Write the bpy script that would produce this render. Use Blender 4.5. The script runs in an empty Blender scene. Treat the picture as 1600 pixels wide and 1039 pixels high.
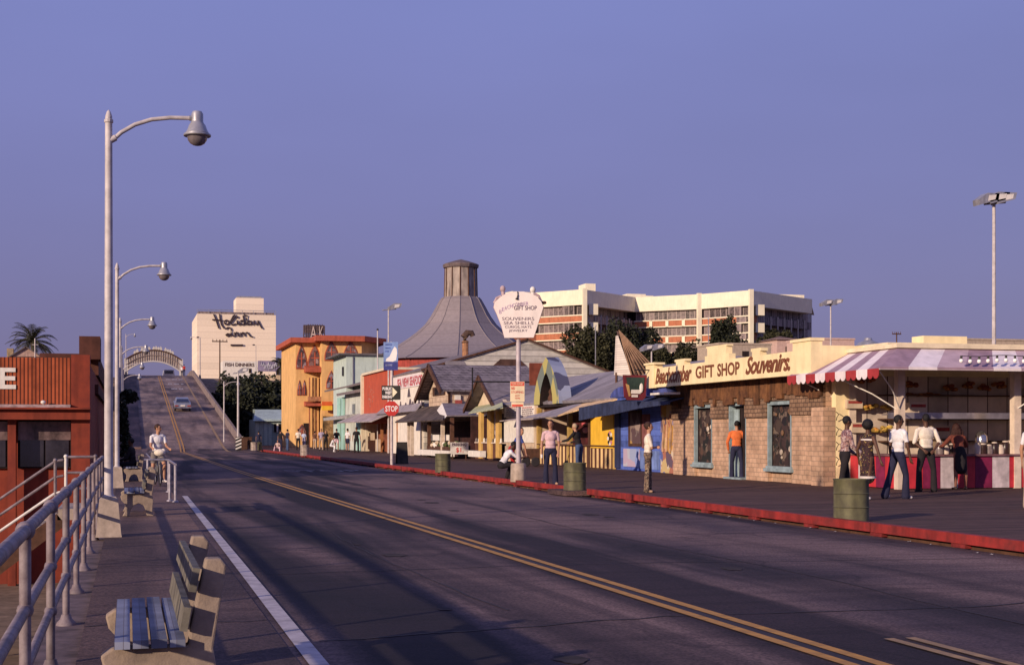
import bpy, bmesh, math, random
import numpy as np
from mathutils import Vector, Matrix, Quaternion
random.seed(7); RNG = np.random.default_rng(7)
S = bpy.context.scene; C = S.collection
rad = math.radians
# ------------------------------------------------------------------ camera, sky, sun, exposure
H = 1.55; F = 2222.0; HZ = 677.0                    # eye height (m), focal length and horizon row in pixels of the 1600 px photo
YAW = 15.11; cs, sn = math.cos(rad(YAW)), math.sin(rad(YAW))
cd = bpy.data.cameras.new('camera'); cam = bpy.data.objects.new('camera', cd); C.objects.link(cam)
cam.location = (0, 0, H); cam.rotation_euler = (rad(90), 0, rad(-YAW))
cd.sensor_width = 36; cd.lens = 36*F/1600; cd.shift_y = (HZ-519.5)/1600
cd.clip_start = 0.1; cd.clip_end = 9000; S.camera = cam
EL = 15.0
tosun = Vector((-.8225*math.cos(rad(EL)), -.5683*math.cos(rad(EL)), math.sin(rad(EL)))).normalized()
world = bpy.data.worlds.new('World'); S.world = world; world.use_nodes = True
nt = world.node_tree; N = nt.nodes; L = nt.links; N.clear()
out = N.new('ShaderNodeOutputWorld'); bg = N.new('ShaderNodeBackground'); L.new(bg.outputs[0], out.inputs[0])
sky = N.new('ShaderNodeTexSky'); sky.sky_type = 'NISHITA'; sky.sun_disc = False
sky.sun_elevation = rad(EL); sky.sun_rotation = math.atan2(tosun.x, tosun.y) % (2*math.pi)
tc = N.new('ShaderNodeTexCoord'); sx = N.new('ShaderNodeSeparateXYZ'); L.new(tc.outputs['Generated'], sx.inputs[0])
rp = N.new('ShaderNodeValToRGB'); L.new(sx.outputs['Z'], rp.inputs[0])     # smoggy dusk air: mauve low down, periwinkle above
e = rp.color_ramp.elements
e[0].position = 0.0; e[0].color = (1.98, 1.66, 3.05, 1); e[1].position = 0.33; e[1].color = (2.12, 2.42, 5.7, 1)
m1 = e.new(0.06); m1.color = (1.88, 1.66, 3.45, 1); m2 = e.new(0.16); m2.color = (2.00, 2.00, 4.5, 1)
m3 = e.new(1.0); m3.color = (1.9, 2.2, 5.2, 1)
mx = N.new('ShaderNodeMix'); mx.data_type = 'RGBA'; mx.inputs[0].default_value = .93
hzn = N.new('ShaderNodeTexNoise'); hzn.inputs['Scale'].default_value = 2.2; hzn.inputs['Detail'].default_value = 4; hmp = N.new('ShaderNodeMapping'); hmp.inputs['Scale'].default_value = (1,1,3)
L.new(tc.outputs['Generated'], hmp.inputs[0]); L.new(hmp.outputs[0], hzn.inputs[0])        # uneven smog
hmr = N.new('ShaderNodeMapRange'); L.new(hzn.outputs[0], hmr.inputs[0]); hmr.inputs[1].default_value = .3; hmr.inputs[2].default_value = .7; hmr.inputs[3].default_value = .94; hmr.inputs[4].default_value = 1.06
hmu = N.new('ShaderNodeMix'); hmu.data_type = 'RGBA'; hmu.blend_type = 'MULTIPLY'; hmu.inputs[0].default_value = 1; L.new(rp.outputs[0], hmu.inputs['A']); L.new(hmr.outputs[0], hmu.inputs['B'])
L.new(sky.outputs[0], mx.inputs['A']); L.new(hmu.outputs['Result'], mx.inputs['B'])
L.new(mx.outputs['Result'], bg.inputs[0]); bg.inputs[1].default_value = .1
sd = bpy.data.lights.new('sun', 'SUN'); so = bpy.data.objects.new('sun', sd); C.objects.link(so)
sd.energy = 5.0; sd.angle = rad(.6); sd.color = (1.0, .80, .60)
so.rotation_euler = tosun.to_track_quat('Z', 'Y').to_euler(); so.location = (-40, -30, 30)
S.view_settings.view_transform = 'Standard'; S.view_settings.look = 'None'
S.view_settings.exposure = 0.0; S.view_settings.gamma = 1
S.render.engine = 'CYCLES'; S.render.resolution_x = 1024; S.render.resolution_y = 664
# ------------------------------------------------------------------ measuring: the photo's pixels to real places
def onX(px, X):                                       # where a sight line meets the vertical plane X
    t = (px-800)/F; zc = X/(sn+cs*t); return zc*(cs-sn*t), zc
def onY(px, Y):
    t = (px-800)/F; zc = Y/(cs-sn*t); return zc*(sn+cs*t), zc
def G(px, py, z=0.0):
    zc = F*(H-z)/(py-HZ); t = (px-800)/F; return zc*(sn+cs*t), zc*(cs-sn*t)
def at(px, zc):
    t = (px-800)/F; return zc*(sn+cs*t), zc*(cs-sn*t)
def ZZ(py, zc): return H+(HZ-py)/F*zc
D = 0.14                                              # boardwalk level above the roadway
# ------------------------------------------------------------------ materials
M = {}
def mat(name, col, rough=.75, var=.18, scale=2.5, bump=0.0, metal=0, col2=None, spec=.3, stretch=(1,1,1), detail=6):
    if name in M: return M[name]
    m = bpy.data.materials.new(name); m.use_nodes = True; n = m.node_tree.nodes; l = m.node_tree.links
    b = n['Principled BSDF']; b.inputs['Roughness'].default_value = rough; b.inputs['Metallic'].default_value = metal
    b.inputs['Specular IOR Level'].default_value = spec
    t = n.new('ShaderNodeTexCoord'); mp = n.new('ShaderNodeMapping'); mp.inputs['Scale'].default_value = stretch
    l.new(t.outputs['Object'], mp.inputs[0])
    nz = n.new('ShaderNodeTexNoise'); nz.inputs['Scale'].default_value = scale; nz.inputs['Detail'].default_value = detail
    nz.inputs['Roughness'].default_value = .65; l.new(mp.outputs[0], nz.inputs[0])
    r = n.new('ShaderNodeValToRGB'); l.new(nz.outputs[0], r.inputs[0])
    c2 = col2 or tuple(c*(1-var*1.6) for c in col); c1 = col if col2 else tuple(min(1, c*(1+var*.5)) for c in col)
    r.color_ramp.elements[0].position = .33; r.color_ramp.elements[0].color = (*c2, 1)
    r.color_ramp.elements[1].position = .66; r.color_ramp.elements[1].color = (*c1, 1)
    m2 = n.new('ShaderNodeMapping'); m2.inputs['Scale'].default_value = (2.6, 2.6, .45); l.new(t.outputs['Object'], m2.inputs[0])
    n2 = n.new('ShaderNodeTexNoise'); n2.inputs['Scale'].default_value = 1.3; n2.inputs['Detail'].default_value = 5; l.new(m2.outputs[0], n2.inputs[0])
    g2 = n.new('ShaderNodeMapRange'); l.new(n2.outputs[0], g2.inputs[0]); g2.inputs[1].default_value = .36; g2.inputs[2].default_value = .52; g2.inputs[3].default_value = 1-var*1.1; g2.inputs[4].default_value = 1.0
    x2 = n.new('ShaderNodeMix'); x2.data_type = 'RGBA'; x2.blend_type = 'MULTIPLY'; x2.inputs[0].default_value = 1; l.new(r.outputs[0], x2.inputs['A']); l.new(g2.outputs[0], x2.inputs['B'])
    l.new(x2.outputs['Result'], b.inputs['Base Color'])
    if bump:
        bp = n.new('ShaderNodeBump'); bp.inputs['Strength'].default_value = bump; bp.inputs['Distance'].default_value = .02
        l.new(nz.outputs[0], bp.inputs['Height']); l.new(bp.outputs[0], b.inputs['Normal'])
    M[name] = m; return m
def lines(name, col, dark, rep, width=.12, axis='Z', rough=.8, bump=.6, grain=.15, off=0):
    """boards, battens, courses: thin dark joints every `rep` metres along an object axis, with grain"""
    if name in M: return M[name]
    m = bpy.data.materials.new(name); m.use_nodes = True; n = m.node_tree.nodes; l = m.node_tree.links
    b = n['Principled BSDF']; b.inputs['Roughness'].default_value = rough; b.inputs['Specular IOR Level'].default_value = .2
    t = n.new('ShaderNodeTexCoord'); s = n.new('ShaderNodeSeparateXYZ'); l.new(t.outputs['Object'], s.inputs[0])
    d = n.new('ShaderNodeMath'); d.operation = 'DIVIDE'; l.new(s.outputs[axis], d.inputs[0]); d.inputs[1].default_value = rep
    fr = n.new('ShaderNodeMath'); fr.operation = 'FRACT'; l.new(d.outputs[0], fr.inputs[0])
    lt = n.new('ShaderNodeMath'); lt.operation = 'LESS_THAN'; l.new(fr.outputs[0], lt.inputs[0]); lt.inputs[1].default_value = width
    fl = n.new('ShaderNodeMath'); fl.operation = 'FLOOR'; l.new(d.outputs[0], fl.inputs[0])
    wn = n.new('ShaderNodeTexWhiteNoise'); wn.noise_dimensions = '1D'; l.new(fl.outputs[0], wn.inputs['W'])
    nz = n.new('ShaderNodeTexNoise'); nz.inputs['Scale'].default_value = 3; nz.inputs['Detail'].default_value = 7; l.new(t.outputs['Object'], nz.inputs[0])
    ad = n.new('ShaderNodeMath'); ad.operation = 'MULTIPLY_ADD'; l.new(wn.outputs['Value'], ad.inputs[0]); ad.inputs[1].default_value = .5; l.new(nz.outputs[0], ad.inputs[2])
    r = n.new('ShaderNodeValToRGB'); l.new(ad.outputs[0], r.inputs[0])
    r.color_ramp.elements[0].position = .35; r.color_ramp.elements[0].color = (*[c*(1-grain*2) for c in col], 1)
    r.color_ramp.elements[1].position = 1.0; r.color_ramp.elements[1].color = (*[min(1, c*(1+grain)) for c in col], 1)
    mi = n.new('ShaderNodeMix'); mi.data_type = 'RGBA'; l.new(lt.outputs[0], mi.inputs[0]); l.new(r.outputs[0], mi.inputs['A']); mi.inputs['B'].default_value = (*dark, 1)
    l.new(mi.outputs['Result'], b.inputs['Base Color'])
    if bump:
        bp = n.new('ShaderNodeBump'); bp.invert = True; bp.inputs['Strength'].default_value = bump; bp.inputs['Distance'].default_value = .02
        l.new(lt.outputs[0], bp.inputs['Height']); l.new(bp.outputs[0], b.inputs['Normal'])
    M[name] = m; return m
def bricks(name, col, col2, mortar, w=.4, h=.2, ms=.015, scale=1, rot=(0,0,0), rough=.9):
    if name in M: return M[name]
    m = bpy.data.materials.new(name); m.use_nodes = True; n = m.node_tree.nodes; l = m.node_tree.links
    b = n['Principled BSDF']; b.inputs['Roughness'].default_value = rough; b.inputs['Specular IOR Level'].default_value = .2
    t = n.new('ShaderNodeTexCoord'); s = n.new('ShaderNodeSeparateXYZ'); l.new(t.outputs['Object'], s.inputs[0])
    ad = n.new('ShaderNodeMath'); ad.operation = 'ADD'; l.new(s.outputs['X'], ad.inputs[0]); l.new(s.outputs['Y'], ad.inputs[1])
    cb = n.new('ShaderNodeCombineXYZ'); l.new(ad.outputs[0], cb.inputs[0]); l.new(s.outputs['Z'], cb.inputs[1])
    wz = n.new('ShaderNodeTexNoise'); wz.inputs['Scale'].default_value = 5; wz.inputs['Detail'].default_value = 3; l.new(t.outputs['Object'], wz.inputs[0])
    wv = n.new('ShaderNodeVectorMath'); wv.operation = 'MULTIPLY_ADD'; l.new(wz.outputs['Color'], wv.inputs[0]); wv.inputs[1].default_value = (.05,.035,0); l.new(cb.outputs[0], wv.inputs[2])
    br = n.new('ShaderNodeTexBrick'); l.new(wv.outputs[0], br.inputs[0]); br.inputs['Scale'].default_value = scale
    br.inputs['Color1'].default_value = (*col, 1); br.inputs['Color2'].default_value = (*col2, 1); br.inputs['Mortar'].default_value = (*mortar, 1)
    br.inputs['Brick Width'].default_value = w; br.inputs['Row Height'].default_value = h; br.inputs['Mortar Size'].default_value = ms
    nz = n.new('ShaderNodeTexNoise'); nz.inputs['Scale'].default_value = 2.2; nz.inputs['Detail'].default_value = 8; l.new(t.outputs['Object'], nz.inputs[0])
    mr = n.new('ShaderNodeMapRange'); l.new(nz.outputs[0], mr.inputs[0]); mr.inputs[1].default_value = .3; mr.inputs[2].default_value = .7; mr.inputs[3].default_value = .60; mr.inputs[4].default_value = 1.12
    mu = n.new('ShaderNodeMix'); mu.data_type = 'RGBA'; mu.blend_type = 'MULTIPLY'; mu.inputs[0].default_value = 1
    l.new(br.outputs['Color'], mu.inputs['A']); l.new(mr.outputs[0], mu.inputs['B']); l.new(mu.outputs['Result'], b.inputs['Base Color'])
    bp = n.new('ShaderNodeBump'); bp.invert = True; bp.inputs['Strength'].default_value = .6; bp.inputs['Distance'].default_value = .015
    l.new(br.outputs['Fac'], bp.inputs['Height']); l.new(bp.outputs[0], b.inputs['Normal'])
    M[name] = m; return m
def patches(name, cols, scale=3, rough=.8):
    """voronoi patchwork for painted murals, printed cloth and piled goods"""
    if name in M: return M[name]
    m = bpy.data.materials.new(name); m.use_nodes = True; n = m.node_tree.nodes; l = m.node_tree.links
    b = n['Principled BSDF']; b.inputs['Roughness'].default_value = rough; b.inputs['Specular IOR Level'].default_value = .2
    t = n.new('ShaderNodeTexCoord'); nz = n.new('ShaderNodeTexNoise'); nz.inputs['Scale'].default_value = scale*.8
    l.new(t.outputs['Object'], nz.inputs[0])
    va = n.new('ShaderNodeMix'); va.data_type = 'RGBA'; va.inputs[0].default_value = .35; l.new(t.outputs['Object'], va.inputs['A']); l.new(nz.outputs['Color'], va.inputs['B'])
    v = n.new('ShaderNodeTexVoronoi'); v.inputs['Scale'].default_value = scale*1.5; l.new(va.outputs['Result'], v.inputs['Vector'])
    r = n.new('ShaderNodeValToRGB'); r.color_ramp.interpolation = 'CONSTANT'
    s = n.new('ShaderNodeSeparateColor'); l.new(v.outputs['Color'], s.inputs[0]); l.new(s.outputs[0], r.inputs[0])
    el = r.color_ramp.elements
    el[0].position = 0; el[0].color = (*cols[0], 1); el[1].position = 1/len(cols); el[1].color = (*cols[1], 1)
    for i in range(2, len(cols)): q = el.new(i/len(cols)); q.color = (*cols[i], 1)
    l.new(r.outputs[0], b.inputs['Base Color']); M[name] = m; return m
# ------------------------------------------------------------------ mesh building
ORG = {}
class MB:
    def __init__(s): s.v = []; s.f = []; s.m = []
    def add(s, vs, fs, m=0):
        o = len(s.v); s.v += [tuple(v) for v in vs]; s.f += [tuple(i+o for i in f) for f in fs]; s.m += [m]*len(fs); return s
    def box(s, x0, x1, y0, y1, z0, z1, m=0):
        x0, x1 = min(x0,x1), max(x0,x1); y0, y1 = min(y0,y1), max(y0,y1); z0, z1 = min(z0,z1), max(z0,z1)
        return s.add([(x,y,z) for x in (x0,x1) for y in (y0,y1) for z in (z0,z1)],
            [(0,1,3,2),(4,6,7,5),(0,4,5,1),(2,3,7,6),(0,2,6,4),(1,5,7,3)], m)
    def quad(s, a, b, c, d, m=0): return s.add([a,b,c,d], [(0,1,2,3)], m)
    def prism(s, pts, axis, lo, hi, m=0):
        n = len(pts)
        f = {'x': lambda p,h:(h,p[0],p[1]), 'y': lambda p,h:(p[0],h,p[1]), 'z': lambda p,h:(p[0],p[1],h)}[axis]
        vs = [f(p,lo) for p in pts]+[f(p,hi) for p in pts]
        return s.add(vs, [tuple(range(n)), tuple(range(2*n-1,n-1,-1))]+[(i,(i+1)%n,n+(i+1)%n,n+i) for i in range(n)], m)
    def slab(s, a, b, c, d, t=.04, m=0):            # four corners, thickened downwards
        vs = [Vector(p) for p in (a,b,c,d)]; nn = (vs[1]-vs[0]).cross(vs[3]-vs[0]).normalized()
        if nn.z > 0: nn = -nn
        lo = [p+nn*t for p in vs]
        return s.add(vs+lo, [(0,1,2,3),(7,6,5,4),(0,4,5,1),(1,5,6,2),(2,6,7,3),(3,7,4,0)], m)
    def tube(s, pts, r, n=8, m=0, r2=None):
        pts = [Vector(p) for p in pts]; k = len(pts); vs = []; fs = []
        for i, p in enumerate(pts):
            d = (pts[min(i+1,k-1)]-pts[max(i-1,0)]).normalized()
            u = d.cross(Vector((0,0,1)))
            if u.length < .05: u = d.cross(Vector((1,0,0)))
            u.normalize(); w = d.cross(u).normalized()
            rr = r if r2 is None else r+(r2-r)*i/(k-1)
            vs += [p+(u*math.cos(2*math.pi*j/n)+w*math.sin(2*math.pi*j/n))*rr for j in range(n)]
        for i in range(k-1):
            fs += [(i*n+j, i*n+(j+1)%n, (i+1)*n+(j+1)%n, (i+1)*n+j) for j in range(n)]
        fs += [tuple(range(n)), tuple(range((k-1)*n, k*n))]
        return s.add(vs, fs, m)
    def lathe(s, c, prof, n=16, m=0, axis='z'):
        vs = []; fs = []; k = len(prof)
        for r, z in prof:
            for j in range(n):
                a = 2*math.pi*(j+.5)/n; x, y = r*math.cos(a), r*math.sin(a)
                vs.append((c[0]+x,c[1]+y,c[2]+z) if axis=='z' else ((c[0]+x,c[1]+z,c[2]+y) if axis=='y' else (c[0]+z,c[1]+x,c[2]+y)))
        for i in range(k-1):
            fs += [(i*n+j, i*n+(j+1)%n, (i+1)*n+(j+1)%n, (i+1)*n+j) for j in range(n)]
        fs += [tuple(range(n)), tuple(range((k-1)*n, k*n))]
        return s.add(vs, fs, m)
    def ell(s, c, r, n=10, m=0):
        return s.lathe(c, [(max(.001,math.sin(math.pi*i/n)), -math.cos(math.pi*i/n)) for i in range(n+1)], 12, m) if 0 else s._ell(c, r, n, m)
    def _ell(s, c, r, n, m):
        vs = []; fs = []; q = n*2
        for i in range(1, n):
            for j in range(q):
                a = math.pi*i/n; b = 2*math.pi*j/q
                vs.append((c[0]+r[0]*math.sin(a)*math.cos(b), c[1]+r[1]*math.sin(a)*math.sin(b), c[2]+r[2]*math.cos(a)))
        vs += [(c[0],c[1],c[2]+r[2]), (c[0],c[1],c[2]-r[2])]; t = len(vs)-2
        for i in range(n-2): fs += [(i*q+j, i*q+(j+1)%q, (i+1)*q+(j+1)%q, (i+1)*q+j) for j in range(q)]
        fs += [(j, t, (j+1)%q) for j in range(q)]+[((n-2)*q+j, (n-2)*q+(j+1)%q, t+1) for j in range(q)]
        return s.add(vs, fs, m)
    def build(s, name, mats, parent=None, smooth=False, recalc=True):
        if not isinstance(mats, (list, tuple)): mats = [mats]
        o3 = ORG.get(parent.name, (0,0,0)) if parent else None
        if parent is None:
            xs = np.array(s.v); o3 = (float((xs[:,0].min()+xs[:,0].max())/2), float((xs[:,1].min()+xs[:,1].max())/2), float(xs[:,2].min()))
        me = bpy.data.meshes.new(name); me.from_pydata([(a-o3[0],b-o3[1],c-o3[2]) for a,b,c in s.v], [], s.f)
        for m in mats: me.materials.append(m)
        me.polygons.foreach_set('material_index', s.m)
        if recalc:
            bm = bmesh.new(); bm.from_mesh(me); bmesh.ops.recalc_face_normals(bm, faces=bm.faces); bm.to_mesh(me); bm.free()
        if smooth: me.shade_smooth()
        o = bpy.data.objects.new(name, me); C.objects.link(o)
        if parent: o.parent = parent
        else: o.location = o3
        ORG[o.name] = o3; return o
def smooth_angle(o, a=40):
    me = o.data; me.shade_smooth(); me.set_sharp_from_angle(angle=rad(a)); return o
def tag(o, label=None, cat=None, group=None, kind=None):
    if label: o['label'] = label
    if cat: o['category'] = cat
    if group: o['group'] = group
    if kind: o['kind'] = kind
    return o
def thing(name, loc, label, cat, group=None):
    o = bpy.data.objects.new(name, None); C.objects.link(o); o.location = loc; o.empty_display_size = .3
    ORG[o.name] = tuple(loc); return tag(o, label, cat, group)
def dup(root, loc, label=None, rz=None, group=None):
    r = root.copy(); C.objects.link(r); r.location = loc
    if rz is not None: r.rotation_euler.z = rz
    if label: r['label'] = label
    if group: r['group'] = group
    for ch in list(root.children):
        c = ch.copy(); C.objects.link(c); c.parent = r
        for g in list(ch.children):
            d = g.copy(); C.objects.link(d); d.parent = c
    return r
def structure(mb, name, mats, **k):
    o = mb.build(name, mats, **k); o['kind'] = 'structure'; return o
def text(s, w, h, o, u, v, m, parent, name='lettering', shear=0, bold=0, depth=.006, space=1.0):
    """writing as real raised letters, fitted into a w x h box whose lower left corner is o"""
    c = bpy.data.curves.new('t', 'FONT'); c.body = s; c.shear = shear; c.offset = bold; c.resolution_u = 3; c.space_character = space
    c.align_x = 'LEFT'; t = bpy.data.objects.new('t', c); C.objects.link(t)
    dg = bpy.context.evaluated_depsgraph_get(); dg.update()
    me = bpy.data.meshes.new_from_object(t.evaluated_get(dg)); bpy.data.objects.remove(t); bpy.data.curves.remove(c)
    P = np.array([tuple(x.co) for x in me.vertices]); a, b = P.min(0), P.max(0)
    u = Vector(u).normalized(); v = Vector(v).normalized(); n = u.cross(v)
    mb = MB(); fs = [tuple(p.vertices) for p in me.polygons]; o = Vector(o)
    for dd in (depth,):
        mb.add([o+u*((p[0]-a[0])/(b[0]-a[0])*w)+v*((p[1]-a[1])/(b[1]-a[1])*h)+n*dd for p in P], fs)
    bpy.data.meshes.remove(me)
    return mb.build(name, m, parent, recalc=False)
UX, UY, UZ, NX, NY = (1,0,0), (0,1,0), (0,0,1), (-1,0,0), (0,-1,0)
# common materials
white = mat('white_paint', (.74,.68,.62), .6, .12, 4); cream = mat('cream_plaster', (.66,.50,.36), .85, .12, 2, .2)
yellow = mat('yellow_plaster', (.84,.68,.40), .85, .08, 2, .2); black = mat('black_paint', (.02,.017,.018), .5, .1)
pole_m = mat('grey_pole_paint', (.52,.46,.46), .5, .16, 6); galv = mat('galvanised_pipe', (.30,.27,.32), .45, .25, 9, .1, .35)
dark = mat('dark_interior', (.025,.014,.014), .9, .3); red = mat('red_paint', (.50,.03,.03), .6, .2, 5)
blue = mat('blue_paint', (.07,.11,.38), .6, .25, 4); glass = mat('dark_glass', (.035,.03,.04), .12, .4, 1.2, spec=.8)
brownw = mat('brown_wood', (.10,.045,.028), .85, .25, 5, .3); steel = mat('dull_steel', (.42,.40,.42), .4, .2, 5, 0, .5)
conc = mat('weathered_concrete', (.42,.33,.27), .9, .2, 5, .5); shingle = bricks('roof_shingles', (.25,.21,.23), (.18,.15,.17), (.04,.03,.04), .35, .16, .012)
# ------------------------------------------------------------------ the setting: ground, pier, roadway, ramp
def ground_z(y):
    if y < 190: return -3.2
    if y > 229: return 10.2
    t = (y-190)/39; t = t*t*(3-2*t); return -3.2+13.4*t
def ramp_z(y):                                            # roadway height: flat pier, 10 % ramp, crest, street
    a, b, zt, k = 127.0, 231.0, 10.8, 5.0
    sl = zt/(b-a)
    def sp(t): return 0 if t < -k else (t if t > k else (t+k)**2/(4*k))
    z = sl*(sp(y-a)-sp(y-b))
    return z-max(0, min(.45, (y-240)/40*.45))
sand = mat('beach_sand', (.24,.16,.11), .95, .25, .8, .3)
xs = [-1500,-600,-300,-150,-90,-60,-40,-20,0,14,30,50,80,120,200,400,900,2000]
ys = [-200,-60,0,40,80,120,150,170,185,190,194,198,202,206,210,214,218,222,226,229,240,260,300,400,700,1500,4000]
mb = MB(); nx = len(xs)
mb.v = [(x, y, ground_z(y)+(0 if y < 190 or y > 235 or abs(x-5) < 12 else .5*math.sin(x*.31+y*.2))) for y in ys for x in xs]
mb.f = [(j*nx+i, j*nx+i+1, (j+1)*nx+i+1, (j+1)*nx+i) for j in range(len(ys)-1) for i in range(nx-1)]; mb.m = [0]*len(mb.f)
structure(mb, 'ground', sand, smooth=True)
# asphalt with tar bands along the traffic and patches
def asphalt(name, base, darkc, warm):
    m = bpy.data.materials.new(name); m.use_nodes = True; n = m.node_tree.nodes; l = m.node_tree.links; b = n['Principled BSDF']
    b.inputs['Roughness'].default_value = .85; b.inputs['Specular IOR Level'].default_value = .25
    t = n.new('ShaderNodeTexCoord')
    def noise(sc, st, det=6, dist=0):
        mp = n.new('ShaderNodeMapping'); mp.inputs['Scale'].default_value = st; l.new(t.outputs['Object'], mp.inputs[0])
        z = n.new('ShaderNodeTexNoise'); z.inputs['Scale'].default_value = sc; z.inputs['Detail'].default_value = det; z.inputs['Distortion'].default_value = dist
        l.new(mp.outputs[0], z.inputs[0]); return z.outputs[0]
    def ramp(src, p0, c0, p1, c1):
        r = n.new('ShaderNodeValToRGB'); l.new(src, r.inputs[0]); e = r.color_ramp.elements
        e[0].position = p0; e[0].color = (*c0, 1); e[1].position = p1; e[1].color = (*c1, 1); return r.outputs[0]
    def mul(a, b_):
        x = n.new('ShaderNodeMix'); x.data_type = 'RGBA'; x.blend_type = 'MULTIPLY'; x.inputs[0].default_value = 1; l.new(a, x.inputs['A']); l.new(b_, x.inputs['B']); return x.outputs['Result']
    a = ramp(noise(.8, (1,.06,1), 4, .5), .42, darkc, .57, base)
    bpat = ramp(noise(.35, (1,.45,1), 3, .3), .38, (.42,.40,.50), .60, (1.15,1.06,1.0))
    g = ramp(noise(38, (1,1,1), 3), .32, (.50,.50,.52), .68, (1.45,1.42,1.38))
    st = ramp(noise(1.2, (.25,3.2,1), 5, .5), .38, (.74,.72,.75), .5, (1,1,1))
    c = mul(mul(mul(a, bpat), g), st)
    v = n.new('ShaderNodeTexVoronoi'); v.feature = 'DISTANCE_TO_EDGE'; v.inputs['Scale'].default_value = .17
    mp = n.new('ShaderNodeMapping'); mp.inputs['Scale'].default_value = (1,.8,1); l.new(t.outputs['Object'], mp.inputs[0])
    nz = n.new('ShaderNodeTexNoise'); nz.inputs['Scale'].default_value = .8; l.new(mp.outputs[0], nz.inputs[0])
    mm = n.new('ShaderNodeMix'); mm.data_type = 'RGBA'; mm.inputs[0].default_value = .75; mm.inputs[0].default_value = .5
    vm = n.new('ShaderNodeVectorMath'); vm.operation = 'MULTIPLY_ADD'; l.new(nz.outputs['Color'], vm.inputs[0]); vm.inputs[1].default_value = (3,3,0); l.new(mp.outputs[0], vm.inputs[2])
    l.new(vm.outputs[0], v.inputs['Vector'])
    cr = ramp(v.outputs['Distance'], .004, (.68,.66,.69), .008, (1,1,1))
    c = mul(c, cr); l.new(c, b.inputs['Base Color'])
    bp = n.new('ShaderNodeBump'); bp.inputs['Strength'].default_value = .35; bp.inputs['Distance'].default_value = .01
    l.new(noise(70, (1,1,1), 2), bp.inputs['Height']); l.new(bp.outputs[0], b.inputs['Normal']); return m
road_m = asphalt('road_asphalt', (.165,.112,.108), (.026,.016,.023), 0); ramp_m = asphalt('ramp_asphalt', (.25,.19,.175), (.15,.112,.108), 0)
walk_m = asphalt('sidewalk_asphalt', (.175,.115,.10), (.095,.062,.06), 0)
YS = [-30,0,20,40,60,80,100,112,118]+list(range(121,134))+list(range(136,222,6))+list(range(224,240))+[250,270,300,360]
def strip(name, m, x0, x1, ylo, yhi, dz=0.0, thick=0, kind='structure', side=None):
    y = [ylo]+[q for q in YS if ylo < q < yhi]+[yhi]
    f0 = x0 if callable(x0) else (lambda q: x0); f1 = x1 if callable(x1) else (lambda q: x1)
    b = MB(); b.v = []; k = len(y)
    for q in y: b.v += [(f0(q), q, ramp_z(q)+dz), (f1(q), q, ramp_z(q)+dz)]
    b.f = [(2*i, 2*i+1, 2*i+3, 2*i+2) for i in range(k-1)]; b.m = [0]*len(b.f)
    if thick:
        o = len(b.v)
        for q in y: b.v += [(f0(q), q, ramp_z(q)+dz-thick), (f1(q), q, ramp_z(q)+dz-thick)]
        for i in range(k-1):
            b.f += [(o+2*i, o+2*i+2, o+2*i+3, o+2*i+1), (2*i, 2*i+2, o+2*i+2, o+2*i), (2*i+1, o+2*i+1, o+2*i+3, 2*i+3)]; b.m += [0]*3
        b.f += [(0,o,o+1,1), (2*k-2, 2*k-1, o+2*k-1, o+2*k-2)]; b.m += [0]*2
    o = b.build(name, m, None, recalc=bool(thick))
    if kind: o['kind'] = kind
    return o
strip('roadway', road_m, 1.12, 10.86, -30, 128, 0, .35)
strip('ramp', ramp_m, 1.12, 9.75, 128.02, 360, 0, .5)
strip('sidewalk', walk_m, -.34, 1.118, -30, 128, .004, .35)
strip('ramp_sidewalk', walk_m, -.6, 1.118, 128.02, 300, .14, .6)
b = MB(); b.box(-.64, -.345, -30, 128, -.5, -.05); structure(b, 'edge_beam', mat('edge_concrete', (.16,.11,.11), .9, .3, 4, .4))
par = mat('ramp_parapet_concrete', (.24,.18,.17), .9, .25, 1.2, .3)
strip('ramp_parapet', par, 9.76, 10.0, 128.02, 262, .85, 1.5)
strip('ramp_parapet', par, -.85, -.62, 128.02, 262, .85, 1.5)
b = MB()
for y in range(134, 226, 8): b.box(-.4, 9.6, y-.3, y+.3, ground_z(y), ramp_z(y-.4)-.52)
structure(b, 'ramp_piers', par)
# boardwalk
plank = lines('boardwalk_planks', (.095,.050,.041), (.014,.008,.008), .2, .10, 'Y', .85, .5, .22)
b = MB(); b.box(11.02, 60, -30, 178, -.3, D); structure(b, 'boardwalk', plank)
b = MB()
for x in (-.2, 5, 10, 16, 24, 32, 40, 50):
    for y in range(-28, 176, 9): b.lathe((x+.4, y, -3.3), [(.18,0),(.18,2.95)], 10)
structure(b, 'pier_piles', brownw)
b = MB(); b.box(-.3, 60, -30, 178, -.62, -.36); structure(b, 'pier_deck', brownw)
# landing and stair down to the beach
b = MB(); b.box(-1.42, -.645, 31.0, 33.6, -.25, -.02); structure(b, 'landing', conc)
t = thing('beach_stair', (-1.42, 31, -3.2), 'weathered stair going down to the sand beside the red restaurant', 'stairs')
b = MB()
for k in range(12): b.box(-1.43-.24*(k+1)-.05, -1.43-.24*k, 31.1, 33.5, -.02-.185*(k+1)-.06, -.02-.185*(k+1))
b.build('tread', conc, t)
b = MB(); b.slab((-1.43,31.06,-.12),(-1.43,31.0,-.12),(-4.4,31.0,-2.4),(-4.4,31.06,-2.4),.3); b.build('stringer', brownw, t)
b = MB(); b.slab((-1.43,33.6,-.12),(-1.43,33.54,-.12),(-4.4,33.54,-2.4),(-4.4,33.6,-2.4),.3); b.build('stringer', brownw, t)
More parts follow.
